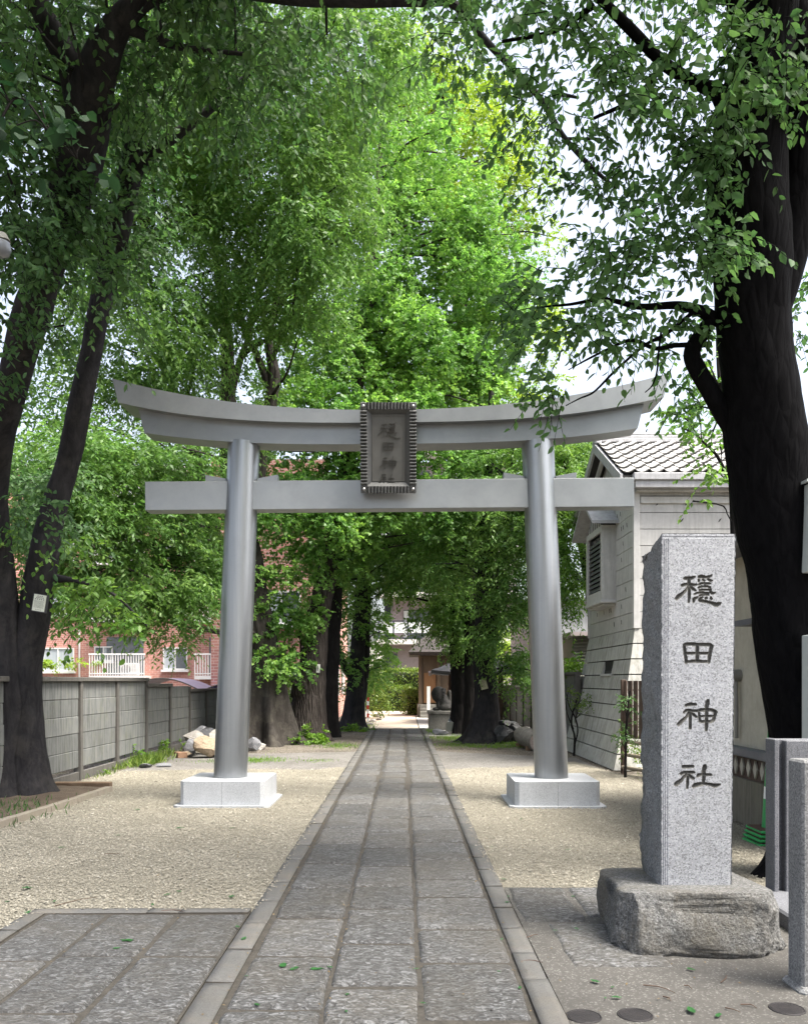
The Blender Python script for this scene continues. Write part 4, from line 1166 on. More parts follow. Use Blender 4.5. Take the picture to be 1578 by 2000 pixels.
# arched shed roofs over the left fence
M_lav = mat_simple('lavender_polycarbonate', (0.34, 0.31, 0.45), (0.40, 0.37, 0.50), 2, 0.35)
M_blue = mat_simple('blue_tarpaulin', (0.035, 0.035, 0.28), (0.05, 0.05, 0.36), 2, 0.5)
def arch(name, label, x0, x1, y, z0, rise, mat, L=3.0):
    t_ = thing(name, label, 'shed roof', ((x0 + x1) / 2, y, 0))
    m = MB(); n = 14
    A, B = [], []
    for k in range(n + 1):
        u = k / n; x = lerp(x0, x1, u); z = z0 + rise * math.sin(math.pi * u)
        A.append((x, z)); B.append((x, z + 0.03))
    for k in range(n):
        m.hexa([(A[k][0], y, A[k][1]), (A[k + 1][0], y, A[k + 1][1]), (A[k + 1][0], y + L, A[k + 1][1]), (A[k][0], y + L, A[k][1])],
               [(B[k][0], y, B[k][1]), (B[k + 1][0], y, B[k + 1][1]), (B[k + 1][0], y + L, B[k + 1][1]), (B[k][0], y + L, B[k][1])])
    m.build('arched_sheet', mat, t_)
    for x in (x0 + .05, x1 - .05):
        for yy in (y + .1, y + L - .1):
            MB().tube([(x, yy, -0.05), (x, yy, z0 + 0.02)], 0.035, 8).build('post', M_fpost, t_)
    MB().tube([(a[0], y - 0.02, a[1] + 0.02) for a in A], 0.025, 6).build('edge_rib', M_fpost, t_)
arch('shed_roof', 'lavender arched shed roof seen above the left fence', -10.6, -7.1, 32, 1.05, 0.62, M_lav)
arch('shed_roof', 'lavender arched roof half hidden by the left gate pillar', -7.2, -4.9, 32.5, 1.0, 0.62, M_lav)
arch('shed_roof', 'blue arched tarpaulin roof beside the lavender shed roof', -7.15, -5.0, 29.5, 0.95, 0.50, M_blue, 2.0)

# ------------------------------------------------------------------ far apartment building at the end of the path
M_pink = mat_concrete('mauve_render', (0.36, 0.31, 0.32), (0.27, 0.23, 0.24), 0.3, vary=0)
M_slabw = mat_concrete('white_concrete', (0.68, 0.66, 0.62), (0.5, 0.48, 0.45), 0.3, vary=0)
M_navy = mat_simple('navy_metal', (0.035, 0.04, 0.06), None, rough=0.4)
M_frost = mat_simple('frosted_balcony_glass', (0.60, 0.63, 0.63), (0.66, 0.69, 0.69), 1, 0.25)
fa = thing('far_apartments', 'mauve apartment block with white balconies at the end of the path', 'apartment block', (2, 60, 0))
FY = 56.0
m = MB(); m.box(-1.15, 7.5, FY + 1.3, FY + 9, -0.1, 16); m.build('wall', M_pink, fa)
m = MB(); m.box(-3.2, -1.152, FY - 0.2, FY + 9, -0.1, 3.95); m.build('white_wing', M_slabw, fa)
for fl in range(5):
    z = 4.25 + fl * 3.05
    b_ = thing('balcony', None, None); b_.parent = fa; b_.location = (0.4, FY - 60, z)
    m = MB(); m.box(-1.6, 7.5, FY - 0.3, FY + 1.298, z - 0.30, z); m.build('floor_slab', M_slabw, b_)
    m = MB()
    for k in range(10): m.box(-1.5 + k * 0.92, -1.42 + k * 0.92, FY - 0.24, FY - 0.18, z, z + 1.15)
    m.box(-1.55, 7.4, FY - 0.25, FY - 0.17, z + 1.15, z + 1.21); m.box(-1.55, 7.4, FY - 0.239, FY - 0.19, z + 0.08, z + 0.13)
    m.build('railing', M_navy, b_)
    for k in range(9):
        m = MB(); m.box(-1.41 + k * 0.92, -0.59 + k * 0.92 + 0.08 - 0.01, FY - 0.225, FY - 0.205, z + 0.42, z + 1.12); m.build('glass_panel', M_frost, b_)
    for x0 in (0.1, 3.4):
        m = MB(); m.box(x0, x0 + 1.7, FY + 1.25, FY + 1.298, z, z + 2.0); m.build('window', M_win, b_)
        m = MB(); m.box(x0 + .02, x0 + .35, FY + 1.2, FY + 1.248, z + .2, z + 1.95); m.build('curtain', M_frost, b_)
    m = MB(); m.box(-1.14, -0.75, FY + 1.2, FY + 1.298, z, z + 2.6); m.build('dark_reveal', M_navy, b_)
m = MB(); m.box(-1.05, -0.3, FY + 1.25, FY + 1.299, 1.7, 3.4); m.build('window', M_win, fa)
# grey buildings behind the right fence
M_corr = mat_simple('grey_corrugated_steel', (0.22, 0.215, 0.19), (0.27, 0.26, 0.23), 2, 0.6)
gb = thing('corrugated_shed', 'grey corrugated metal shed behind the right fence', 'shed', (6, 23, 0))
m = MB(); m.box(4.55, 8, 22.5, 26, -0.1, 2.75); m.build('wall', M_corr, gb)
for k in range(28):
    m = MB(); z = 0.3 + k * 0.087; m.slab([(4.40, 22.46, z), (6.5, 22.46, z), (6.5, 22.495, z + .05), (4.40, 22.495, z + .05)], (0, 0.0, 0.03)); m.build('corrugation', M_corr, gb)
m = MB(); m.box(4.3, 8, 22.2, 26.2, 2.752, 2.85); m.build('roof', mat_simple('pinkish_roof', (0.42, 0.36, 0.36), None, rough=0.6), gb)
wb = thing('concrete_house', 'pale concrete house wall above the right fence', 'house', (7, 33, 0))
m = MB(); m.box(4.5, 9, 30, 36, -0.1, 4.3); m.build('wall', mat_concrete('pale_concrete_wall', (0.42, 0.42, 0.43), (0.3, 0.3, 0.3), 0.3, vary=0), wb)
m = MB(); m.box(4.3, 9.2, 29.7, 36.2, 4.302, 4.45); m.build('roof', M_slate, wb)
MB().tube([(4.42, 29.9, 0), (4.42, 29.9, 4.3)], 0.06, 8).build('drain_pipe', M_corr, wb)

# ------------------------------------------------------------------ trees
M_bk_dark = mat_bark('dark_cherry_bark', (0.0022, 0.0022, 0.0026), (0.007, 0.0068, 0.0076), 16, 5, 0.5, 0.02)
M_bk_zel = mat_bark('grey_zelkova_bark', (0.014, 0.0135, 0.0155), (0.040, 0.038, 0.040), 9, 3, 0.5, 0.02, 0.3, (0.065, 0.06, 0.053))
M_bk_gink = mat_bark('furrowed_ginkgo_bark', (0.022, 0.018, 0.016), (0.10, 0.086, 0.078), 16, 2.2, 1.0, 0.05)
M_bk_old = mat_bark('old_grey_bark', (0.024, 0.021, 0.019), (0.062, 0.056, 0.05), 7, 2, 0.7, 0.03, 0.5, (0.10, 0.09, 0.075))
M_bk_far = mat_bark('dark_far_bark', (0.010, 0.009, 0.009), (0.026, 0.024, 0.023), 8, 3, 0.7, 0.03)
M_lf_gink = mat_leaf('ginkgo_leaf', (0.055, 0.138, 0.032), (0.128, 0.26, 0.062), (0.245, 0.40, 0.095), 0.48)
M_lf_back = mat_leaf('young_yellow_green_leaf', (0.10, 0.185, 0.030), (0.19, 0.30, 0.045), (0.32, 0.42, 0.075), 0.46)
M_lf_zel = mat_leaf('zelkova_leaf', (0.055, 0.13, 0.032), (0.11, 0.215, 0.055), (0.20, 0.32, 0.085), 0.46)
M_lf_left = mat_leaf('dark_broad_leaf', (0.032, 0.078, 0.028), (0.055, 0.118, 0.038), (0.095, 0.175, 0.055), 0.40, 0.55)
M_lf_cher = mat_leaf('cherry_leaf', (0.040, 0.092, 0.034), (0.068, 0.142, 0.048), (0.12, 0.215, 0.07), 0.46, 0.55)
M_lf_right = mat_leaf('light_pinnate_leaf', (0.06, 0.145, 0.032), (0.11, 0.22, 0.045), (0.19, 0.31, 0.07), 0.45)
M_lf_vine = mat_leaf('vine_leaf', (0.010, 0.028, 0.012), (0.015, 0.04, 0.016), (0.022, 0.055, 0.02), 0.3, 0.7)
M_lf_shr = mat_leaf('shrub_leaf', (0.06, 0.14, 0.02), (0.11, 0.22, 0.03), (0.19, 0.32, 0.05), 0.4)
M_lf_hedge = mat_leaf('hedge_leaf', (0.05, 0.10, 0.02), (0.10, 0.17, 0.03), (0.20, 0.26, 0.06), 0.35)

def unit(a): return a / (np.linalg.norm(a, axis=-1, keepdims=True) + 1e-9)

def leaf_arrays(pos, ax, nr, ln, wd, shape):
    """pos base point, ax axis, nr normal, ln length, wd width -> (verts, faces-per-leaf, verts-per-leaf)"""
    ax = unit(ax); sd = unit(np.cross(ax, nr)); nr = np.cross(sd, ax)
    L = ln[:, None]; W = wd[:, None] * 0.5
    if shape == 'kite':
        v = np.stack([pos, pos + ax * L * 0.45 + sd * W + nr * L * 0.06, pos + ax * L - nr * L * 0.08, pos + ax * L * 0.45 - sd * W + nr * L * 0.06], 1)
        f = np.array([(0, 1, 2, 3)])
    elif shape == 'fan':
        v = np.stack([pos, pos + ax * L * 0.75 + sd * W + nr * L * 0.12, pos + ax * L * 0.92, pos + ax * L * 0.75 - sd * W + nr * L * 0.12], 1)
        f = np.array([(0, 1, 2, 3)])
    else:   # 'leaf': six points folded along the midrib
        v = np.stack([pos, pos + ax * L * 0.28 + sd * W * 0.85 + nr * W * 0.22, pos + ax * L * 0.62 + sd * W * 0.9 + nr * W * 0.18 - nr * L * 0.04, pos + ax * L - nr * L * 0.14,
                      pos + ax * L * 0.62 - sd * W * 0.9 + nr * W * 0.18 - nr * L * 0.04, pos + ax * L * 0.28 - sd * W * 0.85 + nr * W * 0.22], 1)
        f = np.array([(0, 1, 2, 3), (0, 3, 4, 5)])
    return v, f

def leaf_mesh(name, pos, ax, nr, ln, wd, shape, rnd):
    v, f = leaf_arrays(pos, ax, nr, ln, wd, shape)
    n, k = v.shape[:2]
    faces = (np.arange(n) * k)[:, None, None] + f[None]
    me = np_mesh(name, v.reshape(-1, 3), faces.reshape(-1, f.shape[1]), False)
    at = me.attributes.new('rnd', 'FLOAT', 'FACE')
    at.data.foreach_set('value', np.repeat(rnd, len(f)).astype(np.float32))
    return me

def clump_twigs(blobs, dens, clump_r, per_clump, hollow=0.45, seed=0, billow=False):
    """blobs: (px, py, rx_px, ry_px, d, rd[, density factor]) -> twig origins, directions, clump ids"""
    r_ = np.random.default_rng(seed)
    O, D, C = [], [], []
    cid = 0
    for b in blobs:
        px, py, rx, ry, d, rd = b[:6]; fac = b[6] if len(b) > 6 else 1.0
        s = d / F; c = np.array(P(px, py, d)[:])
        ext = np.array([rx * s, rd, ry * s])
        area = math.pi * ext[0] * ext[2]
        ncl = max(2, int(area * dens * fac / per_clump))
        u = unit(r_.normal(size=(ncl, 3))) * (r_.uniform(hollow ** 3, 1, (ncl, 1)) ** (1 / 3))
        cc = c + u * ext
        out = unit(u * np.array([1, 1, 0.7]))
        k = np.maximum(2, r_.poisson(per_clump, ncl))
        rep = np.repeat(np.arange(ncl), k)
        m = len(rep)
        dirs = unit(out[rep] * 0.75 + r_.normal(size=(m, 3)) * 0.75 + np.array([0, 0, 0.05]))
        off = unit(r_.normal(size=(m, 3))) * r_.uniform(0, 1, (m, 1)) ** 0.5 * clump_r * np.array([1.15, 1.15, 0.55])
        if billow:
            cr_ = clump_r * r_.uniform(0.55, 1.25, (ncl, 1))[rep]
            h_ = unit(r_.normal(size=(m, 3)) + out[rep] * 0.5 + np.array([0, 0, 0.25]))
            off = h_ * r_.uniform(0.55, 1, (m, 1)) * cr_ * np.array([1.15, 1.15, 0.72])
            dirs = unit(h_ * 0.9 + r_.normal(size=(m, 3)) * 0.5)
        O.append(cc[rep] + off); D.append(dirs); C.append(rep + cid); cid += ncl
    return np.vstack(O), np.vstack(D), np.concatenate(C)

def foliage(blobs, dens, clump_r, per_clump, twig_len, nleaf, ln, wd, shape, droop=0.35, hollow=0.45, seed=0, billow=False):
    """leaves set alternately along short drooping twigs; returns arrays for leaf_mesh plus the twig lines"""
    r_ = np.random.default_rng(seed + 1000)
    O, D, C = clump_twigs(blobs, dens, clump_r, per_clump, hollow, seed, billow)
    n = len(O)
    tl = twig_len * r_.uniform(0.6, 1.25, n)
    k = np.arange(nleaf)
    u = (k[None] + r_.uniform(0.1, 0.9, (n, nleaf))) / nleaf
    down = np.array([0, 0, -1.0])
    pos = O[:, None] + D[:, None] * (u * tl[:, None])[..., None] + down * ((u ** 2) * (droop * tl)[:, None])[..., None]
    tang = unit(D[:, None] + down * (2 * u * droop)[..., None])
    ref = unit(np.cross(D, np.array([0, 0, 1.0])) + 1e-6 * r_.normal(size=(n, 3)))
    sgn = np.where(k % 2 == 0, 1.0, -1.0)[None, :, None]
    ax = unit(tang * 0.55 + ref[:, None] * sgn * 0.8 + down * r_.uniform(0.05, 0.75, (n, nleaf, 1)) + r_.normal(size=(n, nleaf, 3)) * 0.28)
    up = np.array([0, 0, 1.0])
    nr = unit(up * 0.55 + np.array([0, -0.25, 0]) * r_.random((n, nleaf, 1)) + r_.normal(size=(n, nleaf, 3)) * 0.62)
    L = ln * r_.uniform(0.65, 1.2, (n, nleaf)); W = wd * r_.uniform(0.75, 1.15, (n, nleaf))
    ncl = C.max() + 1
    tone = r_.random(ncl)[C]
    rnd = np.clip(0.55 * r_.random((n, nleaf)) + 0.45 * tone[:, None], 0, 1)
    end = O + D * tl[:, None] + down * (droop * tl)[:, None]
    mid = O + D * (0.5 * tl)[:, None] + down * (0.25 * droop * tl)[:, None]
    return dict(pos=pos.reshape(-1, 3), ax=ax.reshape(-1, 3), nr=nr.reshape(-1, 3), ln=L.ravel(), wd=W.ravel(), rnd=rnd.ravel(), shape=shape), (O, mid, end, C)

def twig_mesh(name, lines, r0, r1):
    """three-sided tapering twigs as one mesh"""
    O, Mid, E = lines[:3]
    n = len(O)
    a = np.array([0, 2.094, 4.189])
    t = unit(E - O); s = unit(np.cross(t, np.array([0.3, 0.9, 0.31]))); w = np.cross(t, s)
    rings = []
    for p, r in ((O, r0), (Mid, (r0 + r1) / 2), (E, r1)):
        rings.append(p[:, None] + (s[:, None] * np.cos(a)[None, :, None] + w[:, None] * np.sin(a)[None, :, None]) * r)
    v = np.concatenate(rings, 1)
    f = []
    for i in range(2):
        for q in range(3):
            j = (q + 1) % 3; f.append((i * 3 + q, i * 3 + j, (i + 1) * 3 + j, (i + 1) * 3 + q))
    f = np.array(f)[None] + (np.arange(n) * 9)[:, None, None]
    return np_mesh(name, v.reshape(-1, 3), f.reshape(-1, 4), True)

def limb(m, ctrl, n=None, seg=10, seed=0.0, rough=0.10, knots=0.0, flare=None, bark=(0.0, 8.0, 2.0)):
    """ctrl: (px, py, d, width_px) rows -> bark tube added to m; bark = (depth m, frequency round, frequency along)"""
    c = []
    for (px, py, d, w) in ctrl:
        p = P(px, py, d); c.append((p.x, p.y, p.z, w * d / F / 2))
    q = curve_pts(c, n or max(8, (16 if bark[0] else 8) * len(c)))
    pts = q[:, :3]; rad = np.maximum(0.004, q[:, 3]); k = len(pts)
    tan = np.gradient(pts, axis=0); tan = unit(tan)
    up = np.array([0, 1.0, 0]) if abs(tan[0][1]) < 0.9 else np.array([1.0, 0, 0])
    U_, W_ = [], []
    for i in range(k):
        up = up - tan[i] * up.dot(tan[i]); up = up / (np.linalg.norm(up) + 1e-9)
        U_.append(up); W_.append(np.cross(tan[i], up))
    U_, W_ = np.array(U_), np.array(W_)
    a = np.linspace(0, 2 * math.pi, seg, endpoint=False)
    ca, sa = np.cos(a), np.sin(a)
    out = U_[:, None] * ca[None, :, None] + W_[:, None] * sa[None, :, None]
    z = np.broadcast_to(pts[:, None, 2:3], (k, seg, 1))
    b = np.concatenate([np.broadcast_to(pts[:, None, :2], (k, seg, 2)) * 2 + np.stack([ca, sa], -1)[None] * 0.9 + seed, z * 1.7], -1)
    f = 1 + 2 * rough * (fbm(b, 3) - 0.5)
    if flare:
        z0, h0, amt, lobes, ph = flare
        e = np.exp(-np.maximum(0.0, z[..., 0] - z0) / h0)
        lob = 0.62 * np.cos(lobes * a + ph) + 0.30 * np.cos((lobes + 2) * a + ph * 2.3)
        f = f * (1 + amt * e * (0.75 + lob[None]))
    r = rad[:, None] * f
    if bark[0]:
        arc = np.stack([ca, sa], -1)[None] * rad[:, None, None]
        bb = np.concatenate([arc * bark[1] + seed, z * bark[2]], -1)
        r = r + (ridged(bb, 4, 0.55) - 0.62) * bark[0] + (fbm(bb * 3.1, 2) - 0.5) * bark[0] * 0.5
    V_ = pts[:, None] + out * r[..., None]
    idx = np.arange(k * seg).reshape(k, seg); nx = np.roll(idx, -1, axis=1)
    fs = np.stack([idx[:-1], idx[1:], nx[1:], nx[:-1]], -1).reshape(-1, 4)
    m.add(V_.reshape(-1, 3).tolist(), fs.tolist(), True)
    m.add([V_[-1, i].tolist() for i in range(seg)], [tuple(range(seg))])
    return m

def connect(m, trunk_pts, targets, r0=0.05, r1=0.012, seed=1, rise=0.25, seg=6):
    """branches from the nearest lower trunk point to each target"""
    r_ = np.random.default_rng(seed)
    T = np.array([list(p[:3]) for p in trunk_pts])
    for t in targets:
        cost = np.linalg.norm(T - t, axis=1) + np.maximum(0, T[:, 2] - t[2] + 0.3) * 1.2
        a = T[int(np.argmin(cost))]
        d = t - a; L = np.linalg.norm(d)
        mid = a + d * 0.5 + np.array([0, 0, rise * L * 0.35]) + r_.normal(size=3) * 0.07 * L
        q = curve_pts(np.vstack([np.append(a, r0 * min(1, 0.35 + L / 6)), np.append(a + (mid - a) * 0.5, r0 * 0.75 * min(1, 0.35 + L / 6)), np.append(mid, r0 * 0.5), np.append(t, r1)]), 9)
        m.tube([x[:3] for x in q], [max(0.004, x[3]) for x in q], seg, False)
    return m

def tree(name, label, cat_group, base, trunk_ctrl, bark, crowns, leafmat, tip_n=24, relief=(0.012, 9.0, 1.6), r0=0.06, flare=None, seg=20, rough=0.1, seed=1, extra=None, near=0, twigs=None, tips_in=True):
    """trunk_ctrl: list of stems (each a list of (px, py, d, width_px)); crowns: list of foliage kwargs"""
    t = thing(name, label, 'tree', base)
    m = MB(); tp = []
    for i, st in enumerate(trunk_ctrl):
        limb(m, st, None, seg if i == 0 else max(10, seg - 4), seed + i * 3.7, rough, flare=flare if i == 0 or (flare and abs(st[0][1] - trunk_ctrl[0][0][1]) < 40) else None, bark=relief if max(w for *_, w in st) > 24 else (0, 1, 1))
        c = curve_pts([(*P(a, b, d)[:], w) for a, b, d, w in st], 5 * len(st)); tp += [x[:3] for x in c[2:]]
    m.build('trunk', bark, t)
    ctr = []
    fo = []
    for cr in crowns:
        cr = dict(cr); lm_ = cr.pop('mat', leafmat); arr, lines = foliage(**cr); arr['lm'] = lm_; fo.append((arr, lines))
        C = lines[3]; u_, first = np.unique(C, return_index=True)
        ctr.append(lines[0][first])
    ctr = np.vstack(ctr) if ctr else np.zeros((0, 3))
    if tip_n and len(ctr):
        r_ = np.random.default_rng(seed)
        sel = r_.choice(len(ctr), min(tip_n, len(ctr)), replace=False)
        mb = connect(MB(), tp, ctr[sel], r0, 0.012, seed)
        mb.build('branches', bark, t)['kind'] = 'stuff'
    if twigs:
        for arr, lines in fo: link('twigs', twig_mesh('twigs', lines, *twigs), bark, t)['kind'] = 'stuff'
    for arr, lines in fo:
        lm_ = arr.pop('lm')
        if near:
            near_leaves(t, arr, near, lm_)
        o = link('foliage', leaf_mesh('foliage', **arr), lm_, t); o['kind'] = 'stuff'
    return t

LEAF1 = {}
def near_leaves(t, arr, count, mat):
    """the leaves that show largest become objects that share one mesh; they are taken out of arr"""
    p = arr['pos']
    px = HX + p[:, 0] / p[:, 1] * F; py = HY - (p[:, 2] - EYE) / p[:, 1] * F
    vis = (px > 5) & (px < 1573) & (py > 5) & (py < 1995) & (p[:, 1] > 1)
    score = np.where(vis, arr['ln'] / p[:, 1], 0)
    idx = np.argsort(-score)[:count]
    if mat.name not in LEAF1:
        lst = []
        for k in range(6):
            me = leaf_mesh('leaf', np.zeros((1, 3)), np.array([[1.0, 0, 0]]), np.array([[0, 0, 1.0]]), np.array([1.0]), np.array([0.55 + 0.03 * k]), 'leaf', np.array([0.1 + 0.15 * k]))
            me.materials.append(mat); lst.append(me)
        LEAF1[mat.name] = lst
    base = Vector(t.location)
    for i in idx:
        o = bpy.data.objects.new('leaf', LEAF1[mat.name][int(arr['rnd'][i] * 5.99)])
        COL.objects.link(o); o.parent = t
        ax = Vector(arr['ax'][i]).normalized(); nr = Vector(arr['nr'][i]); sd = nr.cross(ax).normalized(); nr = ax.cross(sd)
        L = float(arr['ln'][i])
        mt = Matrix((ax * L, sd * L, nr * L)).transposed().to_4x4()
        mt.translation = Vector(arr['pos'][i]) - base
        o.matrix_local = mt
    keep = np.ones(len(p), bool); keep[idx] = False
    for k in ('pos', 'ax', 'nr', 'ln', 'wd', 'rnd'): arr[k] = arr[k][keep]

# --- right foreground: dark leaning cherry, its leaves spread over the gate's right end
cherry_c = dict(blobs=[(1150, 110, 200, 110, 6.2, .8, .8), (1250, 270, 120, 100, 6.2, .7, .8), (1230, 480, 140, 80, 6.3, .7, .9), (1180, 600, 180, 75, 6.5, .6, 1.0),
                       (1330, 530, 90, 120, 6.3, .5, .9), (1090, 690, 90, 60, 6.6, .5, .8), (1380, 130, 120, 120, 6.0, .6, 1.1), (1480, 90, 90, 90, 5.9, .4, .9), (1440, 310, 70, 100, 5.9, .25, .8),
                       (1000, 50, 150, 80, 6.6, .8, .9), (890, 50, 110, 60, 7, .7, .8), (1365, 760, 40, 70, 7.6, .4, .35), (1565, 640, 30, 160, 7.8, .5, 1.2), (1290, 690, 90, 40, 6.8, .4, .35),
                       (1170, 380, 110, 60, 6.4, .5, .5), (1060, 240, 90, 70, 6.5, .5, .6), (1050, 800, 28, 40, 6.6, .15, 1.2), (1560, 60, 60, 100, 6.3, .5, 1.2), (1250, -150, 330, 130, 6.0, 1.2, .8), (1600, -300, 350, 250, 6.2, 1.6, .7), (1250, -700, 700, 330, 5.6, 3.0, .75), (7585, -8700, 5600, 2200, 1.0, 2.8, .5), (4000, -6500, 4800, 1800, 1.2, 2.4, .5), (1900, -700, 600, 400, 6.5, 2.5, .7), (1150, -1100, 800, 350, 5.2, 2.5, .6), (1120, 190, 110, 70, 6.5, .6, .7), (1310, 330, 80, 80, 6.4, .5, .7), (1240, 130, 110, 70, 6.4, .6, .6),(990, 600, 70, 40, 6.7, .4, .55)],  # clumps far above the frame are unseen, added to shade the foreground
                dens=128, clump_r=0.20, per_clump=5, twig_len=0.34, nleaf=8, ln=0.080, wd=0.042, shape='leaf', droop=0.45, hollow=0.2, seed=21)
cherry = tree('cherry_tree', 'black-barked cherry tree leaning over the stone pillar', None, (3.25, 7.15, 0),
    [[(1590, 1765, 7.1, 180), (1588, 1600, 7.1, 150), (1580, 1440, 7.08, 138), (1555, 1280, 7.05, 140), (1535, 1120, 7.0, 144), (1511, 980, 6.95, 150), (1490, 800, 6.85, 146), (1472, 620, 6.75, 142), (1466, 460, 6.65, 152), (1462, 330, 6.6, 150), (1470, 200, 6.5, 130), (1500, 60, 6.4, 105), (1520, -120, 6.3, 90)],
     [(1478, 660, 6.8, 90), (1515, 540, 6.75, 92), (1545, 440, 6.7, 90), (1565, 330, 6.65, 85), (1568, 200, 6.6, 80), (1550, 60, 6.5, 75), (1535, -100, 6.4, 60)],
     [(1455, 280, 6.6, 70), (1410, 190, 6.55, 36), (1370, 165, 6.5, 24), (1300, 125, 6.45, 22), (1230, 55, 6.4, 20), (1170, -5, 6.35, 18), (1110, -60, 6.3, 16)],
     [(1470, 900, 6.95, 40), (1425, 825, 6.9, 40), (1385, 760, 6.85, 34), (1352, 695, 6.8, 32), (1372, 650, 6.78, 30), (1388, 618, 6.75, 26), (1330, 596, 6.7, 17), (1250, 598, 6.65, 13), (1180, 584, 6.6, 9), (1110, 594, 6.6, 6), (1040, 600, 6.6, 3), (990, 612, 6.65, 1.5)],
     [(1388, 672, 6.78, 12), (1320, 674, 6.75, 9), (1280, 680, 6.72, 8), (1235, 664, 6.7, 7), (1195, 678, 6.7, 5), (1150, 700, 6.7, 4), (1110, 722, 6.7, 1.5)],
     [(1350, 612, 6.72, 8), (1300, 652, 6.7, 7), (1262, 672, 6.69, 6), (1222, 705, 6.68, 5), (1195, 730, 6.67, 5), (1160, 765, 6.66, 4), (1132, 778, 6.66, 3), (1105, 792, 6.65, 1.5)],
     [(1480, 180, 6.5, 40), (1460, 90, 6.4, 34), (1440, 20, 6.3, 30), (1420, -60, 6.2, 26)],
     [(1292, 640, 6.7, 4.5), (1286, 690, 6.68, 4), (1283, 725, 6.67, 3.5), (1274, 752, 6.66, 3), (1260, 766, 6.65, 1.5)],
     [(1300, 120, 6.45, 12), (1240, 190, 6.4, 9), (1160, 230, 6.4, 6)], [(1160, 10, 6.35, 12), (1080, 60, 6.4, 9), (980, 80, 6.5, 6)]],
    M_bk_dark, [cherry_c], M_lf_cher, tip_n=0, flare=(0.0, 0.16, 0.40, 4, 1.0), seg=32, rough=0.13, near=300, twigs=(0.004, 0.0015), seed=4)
# sunlit drooping sprays of another young tree beside the house roof
tree('young_tree', 'slim young tree with sunlit leaves between house roof and cherry trunk', None, (4.35, 11.0, 0),
     [[(1440, 1570, 11.3, 16), (1436, 1300, 11.2, 15), (1432, 1000, 11.0, 14), (1420, 850, 11, 11), (1405, 740, 11, 8), (1400, 660, 11, 5)], [(1430, 950, 11, 9), (1400, 890, 10.9, 6), (1370, 860, 10.8, 4)]],
     M_bk_far, [dict(blobs=[(1395, 800, 55, 70, 10.9, .5), (1400, 900, 40, 55, 10.7, .4), (1370, 955, 35, 25, 10.6, .3, .8), (1385, 700, 40, 60, 11, .4, .8), (1350, 830, 30, 40, 10.8, .3, .7)], dens=82, clump_r=.18, per_clump=5, twig_len=.28, nleaf=8, ln=.085, wd=.05, shape='leaf', droop=.5, hollow=.1, seed=31)], M_lf_right, tip_n=14, r0=.02, seg=8, twigs=(.004, .0015))

# --- left foreground: twin-stemmed tree by the fence
left_c = dict(blobs=[(120, 120, 210, 150, 9.7, 1.0, .7), (40, 330, 110, 180, 8.4, 1.0, .7), (225, 430, 95, 100, 10.9, .7, .8), (60, 60, 150, 90, 7.8, .8, .5), (90, 420, 120, 90, 8.7, .6, .9), (190, 510, 60, 60, 9.0, .4, .7), (20, 600, 50, 60, 9.0, .4, .6), (60, 520, 80, 80, 8.3, .6, .5), (60, 930, 90, 60, 13.2, .6, .8), (110, 1060, 60, 50, 13, .5, .6), (40, 1000, 60, 60, 13, .5, .6), (330, 110, 180, 110, 9, 1.4, .55), (470, 160, 140, 90, 9.2, 1.2, .4),
                     (40, 1010, 60, 50, 10.2, .4, .5), (560, 60, 190, 60, 8.8, 1.1, .4), (180, 600, 60, 40, 9.3, .4, .35), (10, 720, 40, 50, 9.2, .4, .3), (740, 40, 110, 40, 8.5, .8, .4), (150, -150, 330, 180, 8, 2.0, .8), (520, -160, 250, 130, 8, 1.8, .7), (-150, 150, 150, 300, 8.5, 1.5, .7), (250, -450, 450, 220, 7, 2.0, .6), (300, -900, 700, 330, 6.5, 2.5, .55)],
              dens=173, clump_r=0.32, per_clump=6, twig_len=0.45, nleaf=9, ln=0.10, wd=0.05, shape='leaf', droop=0.6, hollow=0.3, seed=41)
left_low = dict(blobs=[(200, 1175, 105, 50, 11.3, .5), (150, 1085, 60, 25, 11.2, .4, .5), (270, 1225, 55, 25, 11.2, .4), (30, 1060, 45, 35, 10.9, .4, .6)], dens=86, clump_r=.25, per_clump=6, twig_len=.42, nleaf=9, ln=.10, wd=.05, shape='leaf', droop=.7, hollow=.1, seed=42, mat=M_lf_right)  # paler leaf colour paints these low sprays as lit
